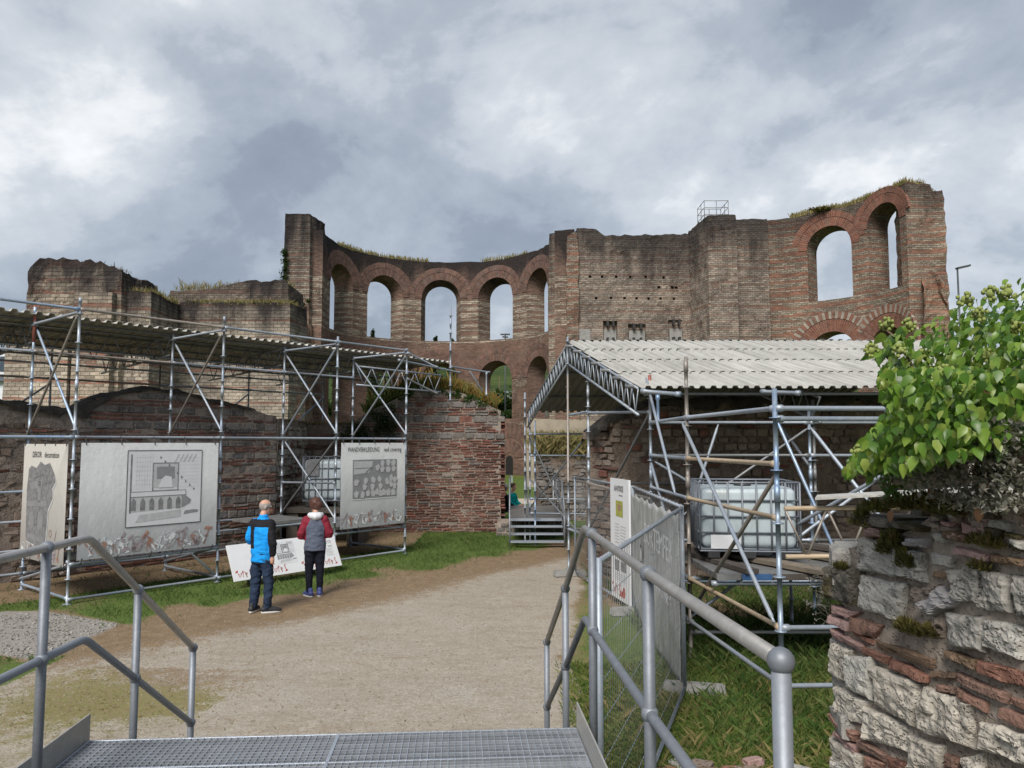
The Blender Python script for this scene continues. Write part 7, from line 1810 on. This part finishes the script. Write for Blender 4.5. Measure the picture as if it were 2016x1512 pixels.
class Blob:
    """closed primitives fused by a voxel remesh into one skin"""
    def __init__(s): s.b = MB()
    def limb(s, pts, rad, n=12):
        pts = [V(p) for p in pts]; d0, d1 = (pts[0] - pts[1]).normalized(), (pts[-1] - pts[-2]).normalized()
        P = [pts[0] + d0 * rad[0] * .85, pts[0] + d0 * rad[0] * .5] + pts + [pts[-1] + d1 * rad[-1] * .5, pts[-1] + d1 * rad[-1] * .85]
        s.b.path(P, 0, n, rad=[rad[0] * .35, rad[0] * .85] + list(rad) + [rad[-1] * .85, rad[-1] * .35]); return s
    def loft(s, rings, n=18):       # (x, y, z, rx, ry)
        vs, fs = [], []
        for x, y, z, rx, ry in rings:
            for i in range(n): w = 6.28318 * i / n; vs.append(V((x + rx * math.cos(w), y + ry * math.sin(w), z)))
        for j in range(len(rings) - 1):
            for i in range(n): fs.append((j*n+i, j*n+(i+1) % n, (j+1)*n+(i+1) % n, (j+1)*n+i))
        fs.append(tuple(reversed(range(n)))); fs.append(tuple((len(rings)-1)*n+i for i in range(n))); s.b.add(vs, fs); return s
    def ball(s, c, r, sc=(1, 1, 1), rot=None): s.b.ball(c, r, 14, 10, sc, 0, rot); return s
    def make(s, name, mats, parent, voxel=.012, it=4, pick=None, fold=0.0, seed=0):
        me = s.b.mesh(name, mats); o = bpy.data.objects.new(name, me); C.objects.link(o)
        m = o.modifiers.new('r', 'REMESH'); m.mode = 'VOXEL'; m.voxel_size = voxel; m.use_smooth_shade = True
        m = o.modifiers.new('s', 'SMOOTH'); m.iterations = it; m.factor = .5
        dg = bpy.context.evaluated_depsgraph_get(); dg.update(); nm = bpy.data.meshes.new_from_object(o.evaluated_get(dg))
        o.modifiers.clear(); o.data = nm; nm.name = name
        if fold:
            no = [v.normal.copy() for v in nm.vertices]
            for v, k in zip(nm.vertices, no):
                p = v.co; v.co = p + k * fold * (noise.noise(V((p.x * 7, p.y * 7, p.z * 15 + seed))) + .5 * noise.noise(V((p.x * 18, p.y * 18, p.z * 26 + seed))))
        nm.materials.clear()
        for q in mats: nm.materials.append(q)
        nm.polygons.foreach_set('use_smooth', [True] * len(nm.polygons))
        if pick: nm.polygons.foreach_set('material_index', [pick(p.center) for p in nm.polygons])
        o.parent = parent
        return o
def hand(b, w, d, side, s=1.0, curl=.5):
    """palm and five bent fingers at wrist w, pointing along d; thumb on side"""
    w, d = V(w), V(d).normalized(); a = d.cross(V((0, 1, 0))); a = a.normalized() if a.length > .1 else V((1, 0, 0)); n = a.cross(d).normalized()
    b.limb([w, w + d * .045 * s, w + d * .085 * s], [.026 * s, .036 * s, .034 * s])
    for i in range(4):
        o = a * ((i - 1.5) * .019 * s); L = (.055, .068, .064, .05)[i] * s; p = w + d * .085 * s + o; q = p + d * L * .5 + n * curl * L * .2; r = q + (d * (1 - curl) + n * curl).normalized() * L * .55
        b.limb([p, q, r], [.0095 * s, .0088 * s, .0078 * s], 8)
    p = w + d * .03 * s + a * side * .03 * s; b.limb([p, p + d * .03 * s + a * side * .022 * s, p + d * .06 * s + a * side * .02 * s + n * .012], [.012 * s, .011 * s, .009 * s], 8)
def head(b, c, s=1.0, yaw=0.0, tilt=0.0):
    """skull, jaw, nose, brow and ears; looks along +Y turned by yaw (about z) and bowed by tilt"""
    Rm = Matrix.Rotation(yaw, 3, 'Z') @ Matrix.Rotation(-tilt, 3, 'X'); c = V(c); T = lambda x, y, z: c + Rm @ (V((x, y, z)) * s)
    b.ball(T(0, -.012, .03), .1 * s, (.78, .98, .98), Rm); b.ball(T(0, .018, -.035), .085 * s, (.72, .85, .95), Rm); b.limb([T(0, .06, -.085), T(0, .045, -.08)], [.032 * s, .04 * s])
    b.limb([T(0, .093, .012), T(0, .112, -.022)], [.012 * s, .017 * s], 8); b.limb([T(-.035, .08, .03), T(.035, .08, .03)], [.016 * s, .016 * s], 8)
    b.limb([T(-.02, .088, -.055), T(.02, .088, -.055)], [.010 * s, .010 * s], 8)
    for k in (-1, 1): b.limb([T(k * .08, -.005, .018), T(k * .083, -.012, -.018)], [.017 * s, .012 * s], 8)
    return T
def shoe(root, foot_, dirv, mat, lab):
    """rounded shoe with a pale sole, toe along dirv"""
    f = V(foot_); d = V((dirv[0], dirv[1], 0)).normalized(); b = Blob()
    b.limb([f - d * .07 + V((0, 0, .055)), f + d * .03 + V((0, 0, .055)), f + d * .13 + V((0, 0, .042)), f + d * .185 + V((0, 0, .034))], [.047, .05, .044, .03]); b.limb([f - d * .045 + V((0, 0, .06)), f - d * .045 + V((0, 0, .12))], [.045, .045])
    sh = b.make('shoe', [CL[mat]], root, .011, 3)
    m2 = MB(); a = V((-d.y, d.x, 0)); n = 16; vs = []
    for z in (0.002, .026):
        for i in range(n): w = 6.283 * i / n; vs.append(f + d * (.05 + .155 * math.cos(w)) + a * (.046 * math.sin(w)) * (1 - .18 * math.cos(w)) + V((0, 0, z)))
    m2.add(vs, [tuple(range(n))[::-1], tuple(range(n, 2*n))] + [(i, (i+1) % n, (i+1) % n + n, i + n) for i in range(n)])
    me = m2.mesh('sole', CL['sole']); o = bpy.data.objects.new('sole', me); C.objects.link(o); o.parent = sh
def person(label, loc, face):
    t_ = thing('person', label, 'person', loc); t_.rotation_euler = (0, 0, face); return t_

# man in the blue and black jacket (1.77 m); local +Y is where he looks, x to his right
PM = person('bald man in bright blue and black jacket and jeans reading the board', (-4.02, 12.42, 0.0), R(-24))
h = Blob(); h.loft([(0, 0, .84, .155, .11), (0, 0, .95, .165, .115), (0, -.01, 1.1, .15, .105), (0, -.01, 1.3, .175, .115), (0, -.01, 1.42, .16, .10), (0, 0, 1.47, .07, .07)])
h.limb([(0, -.005, 1.45), (0, .02, 1.56)], [.062, .058])
h.limb([(-.085, 0, .86), (-.12, .01, .5), (-.135, -.02, .1)], [.08, .056, .04]); h.limb([(.085, 0, .86), (.115, .04, .5), (.12, .02, .1)], [.08, .056, .04])
h.limb([(.19, -.01, 1.40), (.25, -.06, 1.13), (.235, -.02, .90)], [.055, .044, .032]); hand(h, (.235, -.02, .89), (-.15, .1, -1), -1, 1.0, .75)
h.limb([(-.19, -.01, 1.40), (-.255, .0, 1.14), (-.12, .19, 1.08)], [.055, .044, .032]); hand(h, (-.12, .19, 1.08), (.9, .5, .1), 1, 1.0, .6)
T = head(h, (.01, .045, 1.655), 1.0, R(-40), R(14))
def hm(p): return 1 if (p.z > 1.62 + .55 * max(0, p.y) and p.y < .09 and p.z < 1.725) else 0
h.make('body', [CL['skin'], CL['stubble']], PM, .010, 3, hm)
j = Blob(); j.loft([(0, 0, .80, .185, .135), (0, 0, .86, .19, .14), (0, -.005, 1.0, .19, .14), (0, -.01, 1.15, .195, .14), (0, -.015, 1.3, .205, .14), (0, -.01, 1.40, .20, .125), (0, 0, 1.46, .13, .095), (0, .01, 1.50, .08, .08)])
j.limb([(.165, -.01, 1.405), (.245, -.05, 1.16), (.262, -.05, 1.1), (.24, -.02, .93)], [.082, .068, .065, .052]); j.limb([(-.165, -.01, 1.405), (-.25, -.02, 1.16), (-.262, .01, 1.11), (-.15, .17, 1.08)], [.082, .068, .065, .05])
def jm(p):
    if p.x > .155 and p.y < .25 and (p.x > .20 or p.z > 1.36) : return 1 if not (p.y > .03 and p.z < 1.35) else 0
    if p.y < .02 and -.15 < p.x < -.035 and 1.02 < p.z < 1.47: return 1
    if p.z > 1.36 and p.z < 1.475 and p.y < .05: return 1
    if p.y < -.05 and .05 < p.x < .15 and abs(p.z - .93 - .1 * (p.x - .1)) < .008: return 1
    return 0
j.make('jacket', [CL['blue'], CL['black']], PM, .011, 3, jm, .012, 3)
c = Blob(); c.loft([(0, .012, 1.47, .078, .076), (0, .02, 1.545, .07, .07), (0, .02, 1.55, .06, .06)]); c.make('collar', [CL['blue']], PM, .01, 2)
q = Blob(); q.loft([(0, 0, .78, .165, .125), (0, 0, .86, .175, .13), (0, 0, .98, .165, .12)])
q.limb([(-.085, 0, .84), (-.12, .01, .5), (-.135, -.02, .10)], [.105, .085, .072]); q.limb([(.085, 0, .84), (.115, .04, .5), (.12, .02, .10)], [.105, .082, .066]); q.make('trousers', [CL['jeans']], PM, .012, 3, None, .016, 5)
shoe(PM, (-.135, -.02, 0), (-.25, 1, 0), 'shoe_black', 0); shoe(PM, (.125, .03, 0), (.75, .8, 0), 'shoe_black', 0)
mb = MB()
g = [T(-.08, .0, .018), T(-.075, .085, .022), T(-.01, .105, .022), T(.01, .105, .022), T(.075, .085, .022), T(.08, .0, .018)]; mb.path(g, .0035, 5)
for s in (-1, 1): mb.lathe(T(s * .04, .10, .012), T(s * .04, .104, .012), [(0, .024), (.004, .024)], 10)
o = bpy.data.objects.new('glasses', mb.mesh('glasses', CL['glasses'])); C.objects.link(o); o.parent = PM

# woman in the grey and maroon jacket (1.68 m)
PW = person('woman in grey jacket with maroon sleeves and white hood at the board', (-3.50, 13.72, 0.0), R(14))
h = Blob(); h.loft([(0, 0, .82, .16, .115), (0, 0, .93, .165, .115), (0, -.01, 1.06, .135, .10), (0, -.01, 1.25, .155, .105), (0, -.01, 1.36, .145, .095), (0, 0, 1.41, .06, .06)]); h.limb([(0, 0, 1.39), (0, .03, 1.50)], [.052, .05])
h.limb([(-.085, 0, .86), (-.095, .01, .48), (-.085, -.02, .09)], [.08, .05, .036]); h.limb([(.085, 0, .86), (.09, .01, .48), (.095, 0, .09)], [.08, .05, .036])
h.limb([(-.17, -.01, 1.34), (-.235, -.04, 1.08), (-.10, .16, 1.00)], [.05, .04, .03]); hand(h, (-.10, .165, 1.0), (.6, .7, .25), 1, .92, .6); h.limb([(.17, -.01, 1.34), (.235, -.03, 1.08), (.10, .17, 1.05)], [.05, .04, .03]); hand(h, (.10, .175, 1.05), (-.6, .7, .25), -1, .92, .6)
T = head(h, (-.01, .06, 1.565), .97, R(34), R(24)); h.make('body', [CL['skin']], PW, .010, 3)
j = Blob(); j.loft([(0, 0, .80, .195, .15), (0, 0, .88, .195, .15), (0, -.005, 1.02, .182, .14), (0, -.01, 1.18, .19, .14), (0, -.01, 1.30, .19, .13), (0, -.005, 1.38, .135, .10), (0, 0, 1.42, .08, .075)])
j.limb([(-.15, -.01, 1.335), (-.24, -.04, 1.11), (-.245, -.02, 1.05), (-.125, .14, 1.0)], [.082, .072, .068, .05]); j.limb([(.15, -.01, 1.335), (.24, -.03, 1.11), (.245, -.01, 1.06), (.125, .15, 1.05)], [.082, .072, .068, .05])
def wm(p): return 1 if abs(p.x) > .155 - max(0, p.z - 1.20) * .42 and (p.z > .93 or p.y > .12) and not (p.z < .98 and abs(p.x) < .19 and p.y < .12) else 0
j.make('jacket', [CL['greyblue'], CL['maroon']], PW, .011, 3, wm, .011, 8)
c = Blob(); c.limb([(-.10, .0, 1.42), (-.06, -.085, 1.41), (0, -.105, 1.40), (.06, -.085, 1.41), (.10, .0, 1.42)], [.048, .064, .075, .064, .048]); c.loft([(0, .01, 1.38, .09, .085), (0, .02, 1.47, .082, .08)]); c.make('hood', [CL['hood']], PW, .011, 3, None, .004, 2)
q = Blob(); q.loft([(0, 0, .78, .16, .125), (0, 0, .86, .17, .13), (0, 0, .95, .16, .12)]); q.limb([(-.085, 0, .84), (-.095, .01, .48), (-.085, -.02, .09)], [.105, .075, .052]); q.limb([(.085, 0, .84), (.09, .01, .48), (.095, .0, .09)], [.105, .075, .052]); q.make('trousers', [CL['navy']], PW, .012, 3, None, .007, 1)
shoe(PW, (-.085, -.02, 0), (-.55, 1, 0), 'shoe_blue', 0); shoe(PW, (.095, .0, 0), (.1, 1, 0), 'shoe_blue', 0)
b = Blob(); b.ball(T(0, -.022, .055), .122 * .95, (.9, 1.0, .95)); b.ball(T(0, -.065, -.005), .092, (1.0, .75, 1.0)); b.ball(T(.01, .045, .105), .055, (1.3, .8, .7)); b.ball(T(.02, -.06, .12), .05, (1.1, 1, .7))
for k in (-1, 1): b.ball(T(k * .07, -.01, .0), .038, (.6, 1.1, 1.3))
b.make('hair', [CL['hair']], PW, .010, 1, None, .016, 4)

# two visitors resting on the low ledge beyond the passage
def seated(label, loc, face, coat, legs, hairm, s=1.0):
    P = person(label, loc, face); h = Blob(); Z = .42
    h.loft([(0, 0, Z, .17, .12), (0, 0, Z + .2, .155, .11), (0, .02, Z + .45, .17, .11), (0, .03, Z + .55, .10, .08)]); h.limb([(0, .03, Z + .55), (0, .06, Z + .66)], [.055, .052]); T = head(h, (0, .09, Z + .76), .98, 0, R(12))
    for k in (-1, 1):
        h.limb([(k * .09, .02, Z + .05), (k * .11, .42, Z + .04), (k * .11, .44, .08)], [.08, .06, .045]); h.limb([(k * .18, .03, Z + .47), (k * .23, .10, Z + .22), (k * .12, .33, Z + .14)], [.05, .042, .032]); hand(h, (k * .12, .335, Z + .14), (-k * .3, .9, -.1), -k, 1, .6)
    h.make('body', [CL['skin']], P, .012, 3)
    j = Blob(); j.loft([(0, 0, Z - .03, .2, .15), (0, 0, Z + .2, .19, .14), (0, .02, Z + .45, .2, .135), (0, .03, Z + .56, .09, .085)])
    for k in (-1, 1): j.limb([(k * .16, .03, Z + .47), (k * .235, .09, Z + .23), (k * .14, .30, Z + .14)], [.08, .068, .05])
    j.make('jacket', [CL[coat]], P, .013, 3, None, .006)
    q = Blob()
    for k in (-1, 1): q.limb([(k * .09, 0, Z + .05), (k * .11, .42, Z + .05), (k * .11, .44, .12)], [.105, .08, .062])
    q.make('trousers', [CL[legs]], P, .013, 3)
    b = Blob(); b.ball(T(0, -.03, .045), .108, (.85, .95, .9)); b.make('hair', [CL[hairm]], P, .012, 2)
    for k in (-1, 1): shoe(P, (k * .11, .44, 0), (0, 1, 0), 'shoe_black', 0)
seated('seated person in black coat half hidden behind the brick pier', (-0.30, 26.2, 0), R(-60), 'black', 'black', 'whitehair')
seated('seated person in teal jacket beyond the small stair railing', (-0.02, 26.6, 0), R(-120), 'teal', 'teal', 'hair')
BN = thing('bench', 'plain low bench behind the brick pier under the seated visitors', 'bench', (-0.35, 26.35, 0))
mb = MB(); mb.box((-.35, 26.35, .37), (1.5, .5, .06)); mb.build('seat', M['plank'], BN)
for x in (-.95, .25): mb = MB(); mb.box((x, 26.35, .17), (.08, .42, .34)); mb.build('leg', M['plank'], BN)
